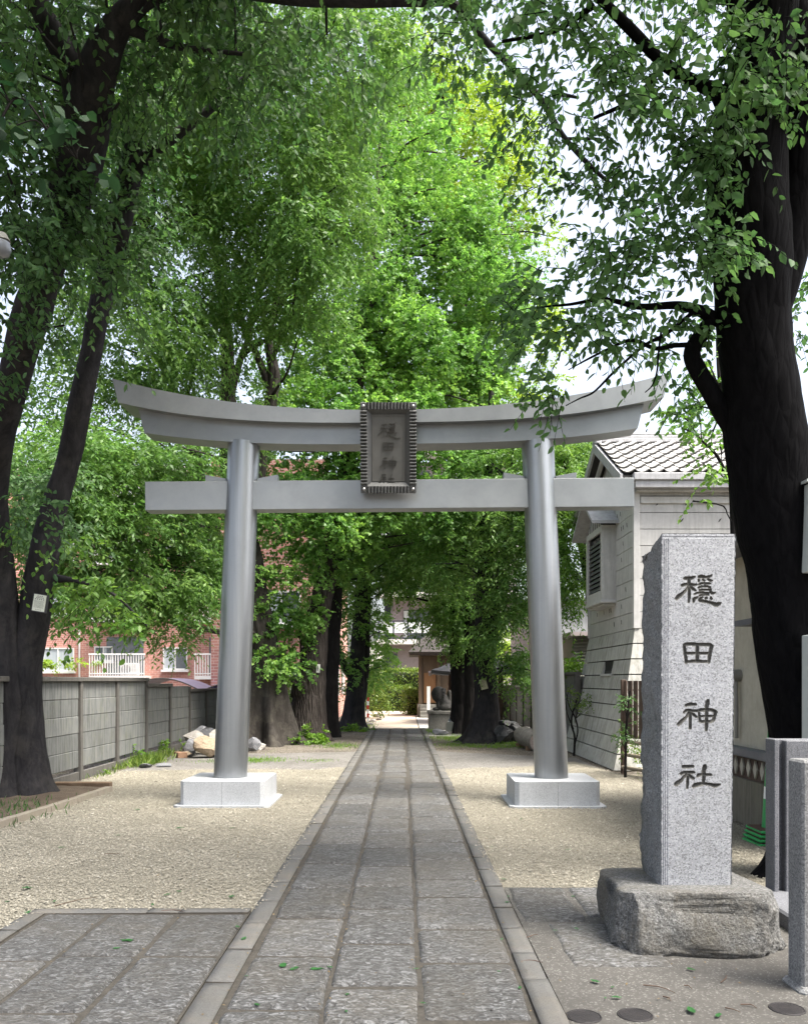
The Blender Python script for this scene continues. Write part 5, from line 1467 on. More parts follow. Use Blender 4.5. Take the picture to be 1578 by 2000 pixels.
ltree = tree('twin_stem_tree', 'large twin-stemmed tree with grey bark beside the left fence', None, (-5.1, 12.0, 0),
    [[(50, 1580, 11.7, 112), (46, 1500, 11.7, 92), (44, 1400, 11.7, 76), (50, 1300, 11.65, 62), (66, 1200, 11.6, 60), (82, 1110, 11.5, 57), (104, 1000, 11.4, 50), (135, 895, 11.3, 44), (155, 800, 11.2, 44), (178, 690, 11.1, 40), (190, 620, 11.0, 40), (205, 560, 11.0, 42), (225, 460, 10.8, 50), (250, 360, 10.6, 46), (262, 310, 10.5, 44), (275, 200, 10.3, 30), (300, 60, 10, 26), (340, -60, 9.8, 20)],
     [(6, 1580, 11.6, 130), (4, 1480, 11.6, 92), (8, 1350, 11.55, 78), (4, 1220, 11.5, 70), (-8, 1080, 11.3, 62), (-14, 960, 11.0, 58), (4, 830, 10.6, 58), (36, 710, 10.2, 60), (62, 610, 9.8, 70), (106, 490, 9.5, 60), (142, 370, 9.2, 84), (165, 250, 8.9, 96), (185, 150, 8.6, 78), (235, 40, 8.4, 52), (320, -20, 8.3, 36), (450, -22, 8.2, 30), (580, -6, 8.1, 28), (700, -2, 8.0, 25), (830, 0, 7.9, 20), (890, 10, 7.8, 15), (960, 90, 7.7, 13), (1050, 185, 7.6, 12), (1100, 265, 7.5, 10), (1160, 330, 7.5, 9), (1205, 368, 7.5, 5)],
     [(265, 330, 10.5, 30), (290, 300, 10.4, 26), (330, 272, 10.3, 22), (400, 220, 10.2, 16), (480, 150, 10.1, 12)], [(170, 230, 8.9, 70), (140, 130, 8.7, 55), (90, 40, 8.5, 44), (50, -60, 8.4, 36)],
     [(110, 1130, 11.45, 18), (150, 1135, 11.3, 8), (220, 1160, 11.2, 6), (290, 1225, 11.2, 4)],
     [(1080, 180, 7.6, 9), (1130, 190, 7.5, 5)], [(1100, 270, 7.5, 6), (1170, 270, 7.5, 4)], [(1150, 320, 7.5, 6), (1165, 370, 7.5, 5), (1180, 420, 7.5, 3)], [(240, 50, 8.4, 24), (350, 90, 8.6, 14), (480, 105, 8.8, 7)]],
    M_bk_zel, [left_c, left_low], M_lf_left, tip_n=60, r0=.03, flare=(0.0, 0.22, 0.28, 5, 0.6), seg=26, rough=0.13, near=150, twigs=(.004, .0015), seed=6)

# --- big zelkova behind the left gate pillar
zel = tree('zelkova_tree', 'broad zelkova with buttressed roots behind the left gate pillar', None, (-3.4, 22.2, 0),
    [[(522, 1462, 22.2, 118), (521, 1440, 22.2, 96), (520, 1400, 22.2, 88), (517, 1330, 22.2, 74), (508, 1250, 22.1, 64), (494, 1160, 22, 56), (480, 1080, 21.8, 58), (455, 960, 21.5, 46), (448, 850, 21.2, 34), (446, 740, 21, 26), (440, 620, 20.8, 22), (420, 500, 20.4, 16), (400, 380, 20, 12), (390, 240, 19.6, 9)],
     [(500, 1180, 22, 44), (445, 1110, 21.6, 32), (412, 1030, 21.3, 28), (390, 930, 21, 26), (372, 860, 20.8, 20), (340, 760, 20.3, 15), (310, 640, 19.8, 12), (270, 520, 19.2, 8)],
     [(480, 1090, 21.8, 34), (500, 980, 21.6, 26), (515, 860, 21.4, 22), (535, 740, 21.3, 24), (525, 660, 21.2, 14), (545, 560, 21, 11), (560, 440, 20.8, 9), (600, 300, 20.6, 7)],
     [(528, 760, 21.3, 16), (500, 690, 21.2, 13), (475, 640, 21, 11), (470, 560, 20.8, 9), (500, 460, 20.5, 7)], [(447, 780, 21.1, 18), (470, 700, 21, 13), (490, 640, 20.9, 9), (510, 520, 20.7, 6)],
     [(440, 630, 20.8, 14), (460, 560, 20.7, 11), (500, 500, 20.5, 9), (560, 440, 20.2, 6)]],
    M_bk_old, [dict(blobs=[(480, 290, 220, 200, 18, 2.6), (340, 470, 190, 190, 18, 2.6, .8), (610, 430, 110, 180, 17.5, 1.8, 1.0), (250, 640, 160, 130, 17, 2.2, .8), (430, 640, 140, 90, 19, 1.6, .5), (560, 110, 220, 120, 17, 2.6), (320, 190, 170, 150, 16.5, 2.4, .8), (700, 70, 100, 80, 17, 1.8), (150, 780, 120, 100, 16.5, 1.2, .6), (620, 600, 70, 70, 18, 1.2, .7), (400, 790, 130, 60, 20, 1.5, .5)],
                         dens=179, clump_r=0.6, per_clump=22, twig_len=.55, nleaf=11, ln=0.125, wd=0.05, shape='kite', droop=.65, hollow=.35, seed=51),
               dict(blobs=[(290, 920, 150, 65, 16.5, 1.6), (190, 1050, 130, 90, 16, 1.4, 1.0), (90, 1010, 90, 80, 15.5, 1.0, 1.0), (200, 960, 110, 60, 16, 1.2, .9), (330, 1120, 110, 80, 18, 1.4, .9), (130, 900, 90, 100, 15, 1.2, .8), (360, 1010, 80, 80, 18, 1.2, .8), (340, 1210, 80, 40, 18, .9, 1.1), (250, 1150, 100, 60, 17, 1.2, 1.0), (110, 1160, 80, 50, 15.5, 1.0, .8), (400, 1120, 50, 80, 19, 1.0, 1.0), (430, 900, 60, 60, 20, 1.2, .6)],
                    dens=264, clump_r=0.5, per_clump=18, twig_len=.5, nleaf=11, ln=0.115, wd=0.042, shape='kite', droop=.35, hollow=.2, seed=52)],
    M_lf_zel, tip_n=130, r0=.06, flare=(0.0, 0.9, 0.60, 7, 0.4), seg=72, rough=0.10, relief=(0.07, 3.6, 0.35), seed=9)

# --- ginkgo with shoots at its foot, crown over the gate
gink = tree('ginkgo_tree', 'bright green ginkgo with furrowed bark and leafy shoots at its foot', None, (-2.5, 23.0, 0),
    [[(597, 1456, 23, 92), (598, 1420, 23, 80), (604, 1370, 23, 68), (612, 1300, 23, 52), (620, 1220, 23, 44), (632, 1150, 23, 40), (652, 1060, 23.2, 34), (670, 950, 23.4, 30), (690, 830, 23.6, 26), (705, 700, 23.9, 22), (720, 560, 24.2, 17), (735, 400, 24.6, 12), (745, 240, 25, 8)],
     [(590, 1360, 22.9, 46), (592, 1340, 22.8, 42), (594, 1336, 22.8, 30)], [(590, 1338, 22.8, 6), (588, 1280, 22.8, 5), (586, 1200, 22.7, 4)], [(598, 1338, 22.8, 6), (598, 1270, 22.8, 5), (602, 1190, 22.8, 4)]],
    M_bk_gink, [dict(blobs=[(800, 420, 150, 170, 25, 2.2), (830, 640, 180, 150, 24.5, 2.4), (700, 720, 140, 130, 24, 2.0), (900, 770, 130, 110, 24, 1.9), (620, 870, 110, 120, 23.3, 1.6), (750, 280, 110, 130, 26, 2.0), (780, 880, 170, 90, 23.5, 1.8), (600, 690, 70, 90, 23.5, 1.4, .8), (930, 560, 90, 110, 24.6, 1.6), (680, 560, 90, 110, 24.5, 1.6, .8)],
                         dens=156, clump_r=0.85, per_clump=75, twig_len=0.36, nleaf=10, ln=0.1, wd=0.1, shape='fan', droop=.3, hollow=0.62, billow=True, seed=61),
                dict(blobs=[(560, 1010, 75, 60, 22.6, 1.2), (660, 1050, 100, 60, 22.8, 1.5), (560, 1170, 60, 70, 22.4, .8), (545, 1270, 45, 55, 22.2, .6), (760, 1010, 120, 50, 23, 1.5, .8), (860, 985, 80, 50, 23, 1.2, .8)],
                     dens=211, clump_r=0.55, per_clump=34, twig_len=0.32, nleaf=10, ln=0.1, wd=0.1, shape='fan', droop=.35, hollow=.2, billow=True, seed=62)],
    M_lf_gink, tip_n=90, r0=.05, flare=(0.0, 0.35, 0.25, 5, 1.4), seg=28, rough=0.12, seed=12)
# --- taller yellow-green tree behind
tree('tall_tree', 'tall yellow-green tree rising behind the ginkgo', None, (2.6, 31, 0),
    [[(925, 1425, 31, 44), (922, 1300, 31, 36), (918, 1100, 31, 32), (915, 850, 31, 28), (905, 600, 31, 22), (890, 400, 31.5, 15), (880, 200, 32, 9)]],
    M_bk_far, [dict(blobs=[(880, 270, 130, 130, 32, 2.6), (960, 460, 90, 150, 31, 2.2), (1000, 690, 75, 110, 30, 1.8), (800, 170, 110, 90, 33, 2.4), (1000, 850, 80, 90, 30, 1.8), (950, 330, 90, 80, 31.5, 2, .8)],
                         dens=101, clump_r=0.9, per_clump=70, twig_len=0.42, nleaf=10, ln=0.13, wd=0.075, shape='kite', droop=.3, hollow=0.6, billow=True, seed=71)],
    M_lf_back, tip_n=70, r0=.05, seg=16, seed=15)
# --- trunks either side of the path
tree('zelkova_tree', 'slim dark trunk just behind the ginkgo', None, (-2.1, 24.8, 0),
    [[(640, 1444, 24.8, 46), (642, 1380, 24.8, 38), (646, 1290, 24.8, 34), (652, 1180, 24.8, 32), (660, 1050, 24.8, 26), (672, 900, 25, 18), (680, 760, 25.2, 10)]],
    M_bk_far, [dict(blobs=[(720, 1080, 100, 80, 26, 1.6), (640, 1120, 60, 60, 25.5, 1.0, .8), (700, 970, 120, 60, 25.5, 1.6), (640, 1230, 40, 50, 25.5, .7, .6)], dens=173, clump_r=0.6, per_clump=34, twig_len=0.36, nleaf=10, ln=0.11, wd=0.06, shape='kite', droop=.35, hollow=.2, billow=True, seed=81)],
    M_lf_zel, tip_n=26, r0=.05, flare=(0, .4, .2, 4, 2), seg=18, seed=17)
tree('zelkova_tree', 'grey trunk with spreading foot nearest the path on the left', None, (-1.55, 28.2, 0),
    [[(688, 1432, 28.2, 60), (690, 1405, 28.2, 42), (694, 1350, 28.2, 36), (697, 1290, 28.2, 30), (702, 1220, 28.2, 27), (706, 1150, 28.2, 25), (712, 1060, 28.4, 20), (725, 940, 28.6, 14)], [(694, 1330, 28.2, 20), (672, 1300, 28.1, 16), (664, 1275, 28.0, 10), (655, 1230, 28, 6)],
     [(706, 1370, 28.4, 18), (714, 1300, 28.4, 16), (716, 1220, 28.4, 14), (722, 1100, 28.5, 9)]],
    M_bk_zel, [dict(blobs=[(755, 1120, 75, 55, 29, 1.4), (715, 1245, 34, 55, 29.5, .8), (800, 1090, 70, 60, 29, 1.6), (680, 1310, 40, 40, 28, .6, .7), (728, 1310, 22, 45, 30.5, .7, .8), (660, 1180, 60, 50, 28, 1, .8)], dens=178, clump_r=0.6, per_clump=34, twig_len=0.36, nleaf=10, ln=0.115, wd=0.06, shape='kite', droop=.35, hollow=.2, billow=True, seed=82)],
    M_lf_gink, tip_n=26, r0=.05, flare=(0, .35, .35, 4, 0.3), seg=20, seed=18)
tree('zelkova_tree', 'grey trunk with spreading roots and a small tag right of the path', None, (2.15, 22.6, 0),
    [[(945, 1458, 22.6, 92), (946, 1430, 22.6, 64), (950, 1380, 22.6, 50), (948, 1330, 22.6, 44), (942, 1270, 22.6, 38), (945, 1200, 22.6, 34), (948, 1120, 22.6, 32), (950, 1000, 22.7, 24), (955, 880, 22.9, 16), (960, 760, 23, 9)], [(955, 1290, 22.6, 24), (965, 1220, 22.5, 20), (972, 1150, 22.4, 17), (985, 1050, 22.2, 12), (1000, 950, 22, 7)]],
    M_bk_zel, [dict(blobs=[(960, 1010, 110, 80, 22.3, 1.6), (1015, 1090, 45, 120, 21.5, .9), (985, 1210, 55, 90, 21.8, .9, .9), (900, 1080, 80, 70, 22.8, 1.3, .9), (1000, 1310, 40, 30, 22, .6, .8), (960, 900, 80, 60, 22.8, 1.3, .8)], dens=192, clump_r=.42, per_clump=10, twig_len=.5, nleaf=11, ln=0.13, wd=0.045, shape='kite', droop=.55, hollow=.2, seed=83)],
    M_lf_zel, tip_n=34, r0=.05, flare=(0, .32, .40, 5, 0.8), seg=24, seed=19)
tree('dark_tree', 'dark straight trunk behind the tagged trunk right of the path', None, (1.95, 26.5, 0),
    [[(903, 1434, 26.5, 52), (902, 1380, 26.5, 42), (897, 1300, 26.5, 36), (893, 1200, 26.5, 32), (890, 1080, 26.5, 26), (885, 950, 26.6, 15)], [(925, 1436, 25.5, 40), (921, 1360, 25.5, 30), (920, 1270, 25.5, 26), (918, 1150, 25.5, 20), (915, 1020, 25.5, 12)]],
    M_bk_far, [dict(blobs=[(880, 1150, 80, 90, 26.5, 1.6), (875, 1215, 45, 40, 28, 1.0, .7), (915, 1210, 50, 70, 25.5, 1.0), (830, 1110, 70, 60, 28, 1.4), (850, 1030, 100, 60, 26.5, 1.6)], dens=187, clump_r=0.6, per_clump=34, twig_len=0.36, nleaf=10, ln=0.115, wd=0.06, shape='kite', droop=.3, hollow=.2, billow=True, seed=84)],
    M_lf_zel, tip_n=26, r0=.05, flare=(0, .3, .2, 4, 1.8), seg=18, seed=20)
# --- light green tree between gate pillar and clad house
tree('feathery_tree', 'light feathery-leaved tree beside the clad house', None, (4.9, 21.4, 0),
    [[(1172, 1448, 21.4, 22), (1170, 1300, 21.3, 20), (1150, 1150, 21, 18), (1125, 1000, 20.8, 15), (1105, 900, 20.8, 11), (1090, 820, 21, 7)], [(1150, 1150, 21, 12), (1120, 1120, 20.6, 9), (1085, 1110, 20.4, 5)]],
    M_bk_far, [dict(blobs=[(1100, 940, 70, 75, 20.6, 1.3), (1115, 1080, 40, 90, 20.3, .8), (1060, 880, 70, 60, 22, 1.2, .9), (1130, 870, 45, 40, 21, .9), (1095, 1160, 30, 60, 20.4, .6, .9), (1085, 1030, 45, 60, 20.8, .9, .8)], dens=239, clump_r=.36, per_clump=9, twig_len=.5, nleaf=12, ln=0.12, wd=0.042, shape='kite', droop=.7, hollow=.2, seed=85)],
    M_lf_right, tip_n=30, r0=.03, seg=12, seed=22)
# --- sunny trees far behind, filling gaps low down
tree('far_tree', 'sunlit yellow-green tree beyond the small pavilion', None, (3.0, 44, 0),
    [[(890, 1390, 44, 12), (888, 1320, 44, 10), (880, 1260, 44, 6)]], M_bk_far,
    [dict(blobs=[(870, 1295, 45, 38, 44, 1.6), (910, 1250, 50, 50, 45, 1.8), (960, 1270, 50, 50, 46, 1.8)], dens=60, clump_r=.6, per_clump=12, twig_len=.6, nleaf=9, ln=.16, wd=.09, shape='kite', droop=.3, hollow=.2, seed=91)], M_lf_back, tip_n=8, r0=.05, seg=8, seed=30)
tree('far_tree', 'pale green tree behind the brick wing', None, (-5.0, 47, 0),
    [[(600, 1390, 47, 14), (602, 1250, 47, 12), (605, 1100, 47, 8)]], M_bk_far,
    [dict(blobs=[(600, 1180, 70, 90, 47, 2), (560, 1060, 80, 80, 47, 2), (500, 960, 80, 90, 47, 2.2), (640, 1000, 90, 90, 47, 2.2)], dens=39, clump_r=.7, per_clump=12, twig_len=.7, nleaf=9, ln=.18, wd=.10, shape='kite', droop=.3, hollow=.2, seed=92)], M_lf_zel, tip_n=8, r0=.05, seg=8, seed=31)

# ------------------------------------------------------------------ shrubs, hedges, grass
def plant(name, label, cat, base, blobs, mat, dens, ln, wd, shape='leaf', stems=None, clump_r=.12, per=4, tl=.18, nleaf=7, droop=.3, seed=1, bark=None, hollow=.2, group=None, tips=0, leaf_n=0):
    t = thing(name, label, cat, base, group)
    if stems:
        m = MB()
        for s_ in stems: limb(m, s_, None, 8, seed, 0.1)
        m.build('stem', bark or M_bk_far, t)
    arr, lines = foliage(blobs, dens, clump_r, per, tl, nleaf, ln, wd, shape, droop, hollow, seed)
    if tips and stems:
        tp = [P(*r_[:3]) for s_ in stems for r_ in s_]
        sel = np.random.default_rng(seed).choice(len(lines[0]), min(tips, len(lines[0])), replace=False)
        connect(MB(), tp, lines[0][sel], .008, .003, seed, seg=4).build('twigs', bark or M_bk_far, t)['kind'] = 'stuff'
    link('foliage', leaf_mesh('foliage', **arr), mat, t)['kind'] = 'stuff'
    return t
plant('ginkgo_shoots', 'bright clump of young shoots at the foot of the ginkgo', 'shrub', (-2.55, 22.0, 0), [(590, 1448, 38, 20, 21.9, .35), (572, 1458, 22, 14, 21.8, .25), (610, 1440, 26, 22, 22, .25)], M_lf_shr, 230, .075, .065, 'fan', clump_r=.10, tl=.16, nleaf=8, seed=3)
plant('shrub', 'small shrub with thin twisted stems beside the right gate pillar', 'shrub', (3.72, 18.5, 0), [(1128, 1368, 22, 16, 18.4, .3), (1108, 1352, 18, 14, 18.5, .3), (1148, 1372, 16, 10, 18.2, .2)], M_lf_hedge, 240, .05, .028, 'kite',
      [[(1121, 1480, 18.5, 5), (1122, 1440, 18.5, 4), (1116, 1415, 18.5, 4), (1119, 1390, 18.4, 3), (1128, 1365, 18.4, 2)], [(1121, 1460, 18.5, 3), (1128, 1430, 18.4, 3), (1124, 1405, 18.4, 3), (1112, 1380, 18.5, 2), (1106, 1355, 18.5, 2)], [(1120, 1425, 18.5, 3), (1108, 1395, 18.6, 2), (1104, 1370, 18.6, 2)]], tips=20, seed=4)
plant('shrub', 'dark glossy-leaved sapling in front of the picket fence', 'shrub', (3.68, 14.3, 0), [(1232, 1372, 20, 22, 14.2, .25), (1222, 1425, 16, 18, 14.2, .2), (1220, 1448, 14, 8, 14.2, .15)], M_lf_left, 210, .085, .022, 'kite',
      [[(1221, 1522, 14.3, 6), (1222, 1470, 14.3, 5), (1224, 1410, 14.25, 5), (1230, 1350, 14.2, 3)]], tips=14, seed=5)
plant('shrub', 'leafy shrub growing behind the picket fence rails', 'shrub', (4.25, 14.6, 0), [(1240, 1440, 22, 40, 14.9, .25), (1250, 1490, 20, 25, 14.8, .2)], M_lf_hedge, 200, .07, .03, 'kite', seed=6)
plant('shrub', 'sunlit shrub rising above the right concrete fence', 'shrub', (4.45, 20.8, 0), [(1120, 1290, 24, 20, 20.9, .5), (1108, 1305, 14, 10, 20.8, .4), (1132, 1302, 12, 14, 20.9, .4)], M_lf_shr, 200, .11, .04, 'kite', [[(1122, 1440, 21, 6), (1122, 1300, 21, 4)]], seed=7)
plant('shrub', 'dark shrub over the fence left of the right gate pillar', 'shrub', (4.35, 28, 0), [(1030, 1335, 16, 16, 27.5, .5), (1035, 1318, 12, 12, 27.5, .5)], M_lf_zel, 160, .12, .05, 'kite', seed=8)
plant('shrub', 'low leafy plants at the foot of the grey path trunk', 'shrub', (-1.6, 27.2, 0), [(690, 1424, 26, 8, 27.2, .5), (668, 1430, 26, 6, 27, .5), (716, 1430, 14, 5, 27.4, .3)], M_lf_shr, 200, .12, .06, 'kite', clump_r=.12, tl=.2, seed=9)
plant('shrub', 'yellow-green bank of undergrowth behind the ginkgo trunk', 'shrub', (-4.6, 29, 0), [(560, 1400, 28, 16, 29, .8), (555, 1350, 30, 40, 30, .8), (500, 1300, 20, 60, 30, .8)], M_lf_hedge, 110, .13, .06, 'kite', clump_r=.2, tl=.3, seed=10)
plant('shrub', 'loose flowering bush right of the pole with the white sign', 'shrub', (-1.7, 37, 0), [(738, 1370, 26, 30, 37, .8), (730, 1320, 20, 40, 37, .8), (745, 1345, 18, 20, 36.5, .6)], M_lf_hedge, 90, .13, .07, 'kite', clump_r=.25, tl=.35, seed=11)
plant('planter_plants', 'trimmed yellow-green plants along the brick planter', 'shrub', (-17.4, 44.2, 1.7), [(115, 1295, 40, 8, 44, .4), (85, 1293, 16, 9, 44, .4), (178, 1295, 14, 8, 44, .4)], M_lf_back, 60, .18, .10, 'kite', clump_r=.2, tl=.3, seed=12)
def hedge(label, x0, x1, y0, y1, z1, seed):
    t = thing('hedge', label, 'hedge', ((x0 + x1) / 2, (y0 + y1) / 2, 0))
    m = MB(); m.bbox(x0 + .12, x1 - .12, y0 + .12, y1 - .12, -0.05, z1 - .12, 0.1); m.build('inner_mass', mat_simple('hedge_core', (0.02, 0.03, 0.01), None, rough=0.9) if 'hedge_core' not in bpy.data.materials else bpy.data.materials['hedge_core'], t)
    r_ = np.random.default_rng(seed)
    A = 2 * (x1 - x0) * z1 + (x1 - x0) * (y1 - y0) + 2 * (y1 - y0) * z1
    n = int(A * 240)
    p = r_.uniform(0, 1, (n, 3)); f = r_.random(n)
    pos = np.stack([x0 + (x1 - x0) * p[:, 0], y0 + (y1 - y0) * p[:, 1], z1 * p[:, 2]], 1)
    nr = np.zeros((n, 3)); a = (x1 - x0) * z1 / A
    k = f < a * 1.2; pos[k, 1] = y0; nr[k] = (0, -1, 0)
    k2 = (f >= a * 1.2) & (f < 0.7); pos[k2, 2] = z1; nr[k2] = (0, 0, 1)
    k3 = (f >= 0.7) & (f < 0.85); pos[k3, 0] = x0; nr[k3] = (-1, 0, 0)
    k4 = f >= 0.85; pos[k4, 0] = x1; nr[k4] = (1, 0, 0)
    pos += nr * r_.normal(size=(n, 1)) * 0.06 + r_.normal(size=(n, 3)) * 0.04
    ax = unit(nr * 0.5 + r_.normal(size=(n, 3)) * 0.7 + np.array([0, 0, .3]))
    me = leaf_mesh('foliage', pos, ax, unit(nr + r_.normal(size=(n, 3)) * 0.6), r_.uniform(.07, .13, n), r_.uniform(.05, .08, n), 'kite', r_.random(n))
    link('foliage', me, M_lf_hedge, t)['kind'] = 'stuff'
    return t
hedge('tall clipped hedge across the end of the path', -2.6, 2.6, 46.8, 48.3, 2.15, 1)
hedge('lower clipped hedge in front of the tall hedge', -2.2, 0.55, 45.6, 46.6, 1.25, 2)
hedge('small block-clipped hedge beside the wooden shrine steps', 0.12, 0.85, 40.2, 41.6, 1.02, 3)

def grass(label, spots, seed, mat):
    r_ = np.random.default_rng(seed)
    pos, ax, ln = [], [], []
    for (x, y, rx, ry, n, h) in spots:
        p = np.stack([r_.normal(x, rx, n), r_.normal(y, ry, n), np.zeros(n)], 1)
        pos.append(p); ax.append(unit(np.stack([r_.normal(0, .45, n), r_.normal(0, .45, n), np.ones(n)], 1))); ln.append(h * r_.uniform(.4, 1.2, n))
    pos, ax, ln = np.vstack(pos), np.vstack(ax), np.concatenate(ln)
    n = len(pos)
    me = leaf_mesh('grass', pos, ax, unit(r_.normal(size=(n, 3))), ln, ln * 0.09 + 0.004, 'kite', r_.random(n))
    return tag(link('grass', me, mat), label, 'grass', kind='stuff')
grass('tufts of grass and weeds at the foot of the left fence', [(-4.88, 16.7, .12, .40, 900, .22), (-5.0, 14.6, .05, .3, 80, .12), (-4.98, 18.3, .06, .4, 160, .18), (-5.05, 15.6, .04, .2, 60, .16)], 5, M_lf_hedge)
grass('low grass patches scattered over the bare yard', [(-2.9, 17.4, .35, .3, 900, .06), (-3.4, 17.2, .4, .2, 500, .05), (-1.5, 21.3, .3, .5, 900, .06), (-1.7, 17.3, .2, .2, 200, .05), (1.4, 21.5, .35, .5, 1100, .05), (1.5, 23.8, .5, .6, 1500, .08), (2.3, 20.9, .4, .25, 700, .07), (0.95, 27.2, .15, .6, 500, .08), (-1.3, 30.5, .2, 1.5, 900, .08), (2.8, 21.6, .3, .3, 500, .10)], 6, M_lf_shr)
grass('weeds and seedlings in the left tree bed', [(-4.9, 10.6, .35, .5, 500, .14), (-4.6, 9.8, .2, .3, 200, .10)], 7, M_lf_left)

# weeds poking through the fence foot: one plant per bay
for i, (x, y, h) in enumerate(((-5.08, 14.9, .25), (-5.08, 16.9, .34), (-5.1, 18.6, .42), (-5.08, 20.3, .28))):
    pxx = HX + x / y * F; pyy = HY + (EYE - h / 2) / y * F
    plant('weed', ['low weed in the second bay of the left fence', 'tall weed against the third bay of the left fence', 'leafy weed at the first lower bay of the left fence', 'weed beside the uncapped bay of the left fence'][i], 'weed', (x, y, 0), [(pxx, pyy, 14, h / 2 / y * F, y, .12)], M_lf_shr, 230, .07, .035, 'kite', seed=40 + i, clump_r=.07, tl=.14)

# ------------------------------------------------------------------ tree bed edging on the left
M_edge = mat_concrete('mossy_kerb_concrete', (0.24, 0.21, 0.17), (0.13, 0.115, 0.09), 0.5, green=0.3)
be = thing('tree_bed_edging', 'worn concrete kerb blocks round the left tree bed', 'edging', (-4.3, 10.5, 0))
pts = [(-4.62, 6.9), (-4.50, 7.9), (-4.42, 8.9), (-4.36, 9.75), (-4.30, 10.55), (-4.26, 11.3), (-4.24, 12.0), (-4.22, 12.55)]
for i in range(len(pts) - 1):
    a, b = Vector((*pts[i], 0)), Vector((*pts[i + 1], 0)); d_ = (b - a).normalized(); a = a + d_ * .006; b = b - d_ * .006
    n_ = Vector((-d_.y, d_.x, 0)) * 0.065
    h = 0.085 + random.uniform(-.015, .015)
    m = MB(); m.hexa([a - n_ + Vector((0, 0, -.05)), b - n_ + Vector((0, 0, -.05)), b + n_ + Vector((0, 0, -.05)), a + n_ + Vector((0, 0, -.05))], [a - n_ * .8 + Vector((0, 0, h)), b - n_ * .8 + Vector((0, 0, h)), b + n_ * .8 + Vector((0, 0, h)), a + n_ * .8 + Vector((0, 0, h))])
    m.build('kerb_block', M_edge, be)
m = MB(); m.bbox(-5.05, -4.22, 12.58, 12.70, -0.05, 0.13, 0.012); m.build('edging_board', mat_simple('old_edging_timber', (0.10, 0.065, 0.04), (0.17, 0.12, 0.08), 9, 0.85, 0.5, 40), be)
bed = MB(); r_ = np.random.default_rng(9)
nx_, ny_ = 24, 40
vsx = []
for j in range(ny_ + 1):
    for i in range(nx_ + 1):
        x = lerp(-6.6, -4.3 - 0.02 * (j < 1), i / nx_); y = lerp(7.0, 12.55, j / ny_)
        x = min(x, np.interp(y, [p[1] for p in pts], [p[0] for p in pts]) - 0.03)
        z = 0.02 + 0.10 * math.exp(-((x + 5.2) ** 2 + (y - 11.8) ** 2) / 0.8) + 0.04 * (fbm(np.array([[x * 5, y * 5, 1.0]]), 4)[0])
        vsx.append((x, y, z))
fs = [(j * (nx_ + 1) + i, j * (nx_ + 1) + i + 1, (j + 1) * (nx_ + 1) + i + 1, (j + 1) * (nx_ + 1) + i) for j in range(ny_) for i in range(nx_)]
bed.add(vsx, fs, True); tag(bed.build('soil_terrain', mat_simple('dark_bed_soil', (0.06, 0.042, 0.03), (0.11, 0.085, 0.06), 4, 0.95, 0.8, 60, bdist=.02)), kind='structure')

# ------------------------------------------------------------------ rock pile by the left fence
M_rk_grey = mat_granite('blue_grey_rock', (0.155, 0.158, 0.17), (0.085, 0.085, 0.092), (0.25, 0.25, 0.26), 60, 0.85, 0.3, 0.5)
M_rk_white = mat_granite('whitish_rock', (0.31, 0.29, 0.265), (0.19, 0.175, 0.155), (0.42, 0.40, 0.38), 50, 0.85, 0.3, 0.5)
M_rk_tan = mat_granite('tan_rock', (0.26, 0.20, 0.14), (0.16, 0.12, 0.08), (0.35, 0.29, 0.215), 50, 0.85, 0.3, 0.5)
rk = [(371, 1462, 20, 20, 18.3, M_rk_grey, 'rounded blue-grey rock at the front of the rock pile'), (410, 1470, 30, 24, 18.1, M_rk_tan, 'large tan block at the front of the rock pile'),
      (382, 1446, 24, 13, 18.6, M_rk_white, 'flat whitish rock lying on the rock pile'), (400, 1437, 26, 30, 19.0, M_rk_grey, 'tall blue-grey slab at the back of the rock pile'),
      (420, 1442, 20, 20, 18.8, M_rk_white, 'pale rock beside the slab in the rock pile'), (428, 1466, 22, 16, 18.3, M_rk_tan, 'tan rock next to the left gate pillar foot'),
      (362, 1472, 18, 6, 18.2, M_rk_tan, 'small flat tan stone at the edge of the rock pile'), (495, 1474, 14, 18, 19.5, M_rk_grey, 'grey rock just right of the left gate pillar'),
      (510, 1470, 16, 7, 20.2, M_rk_white, 'low white stone among the zelkova roots'), (285, 1502, 16, 4, 16.0, M_rk_grey, 'low grey stone half buried by the fence weeds'), (318, 1500, 18, 4, 16.2, M_rk_grey, 'flat grey stone in bare earth by the fence')]
for i, (px, py, rx, ry, d, mt, lab) in enumerate(rk):
    p = P(px, py, d); s_ = d / F
    me = rock_mesh('rock', (rx * s_, rx * s_ * 0.85, ry * s_), 2.0 + i * 1.9, 4, 6.0, 0.06, 0.05)
    o = link('rock', me, mt); o.location = (p.x, p.y, max(p.z, ry * s_ * 0.8)); o.rotation_euler = (0.2 * math.sin(i * 2.1), 0.25 * math.cos(i * 1.7), i * 1.3)
    tag(o, lab, 'rock', 'rocks piled by the left fence')
bk = MB(); bk.bbox(-.10, .10, -.16, .16, 0, .12, .008)
o = bk.build('brick', mat_simple('old_brown_brick', (0.20, 0.10, 0.06), (0.30, 0.2, 0.13), 9, 0.85, 0.4, 60)); p = G(353, 1480); o.location = (p.x, p.y, -0.005); o.rotation_euler = (0, 0, 0.5)
tag(o, 'single brown brick lying in front of the rock pile', 'brick')

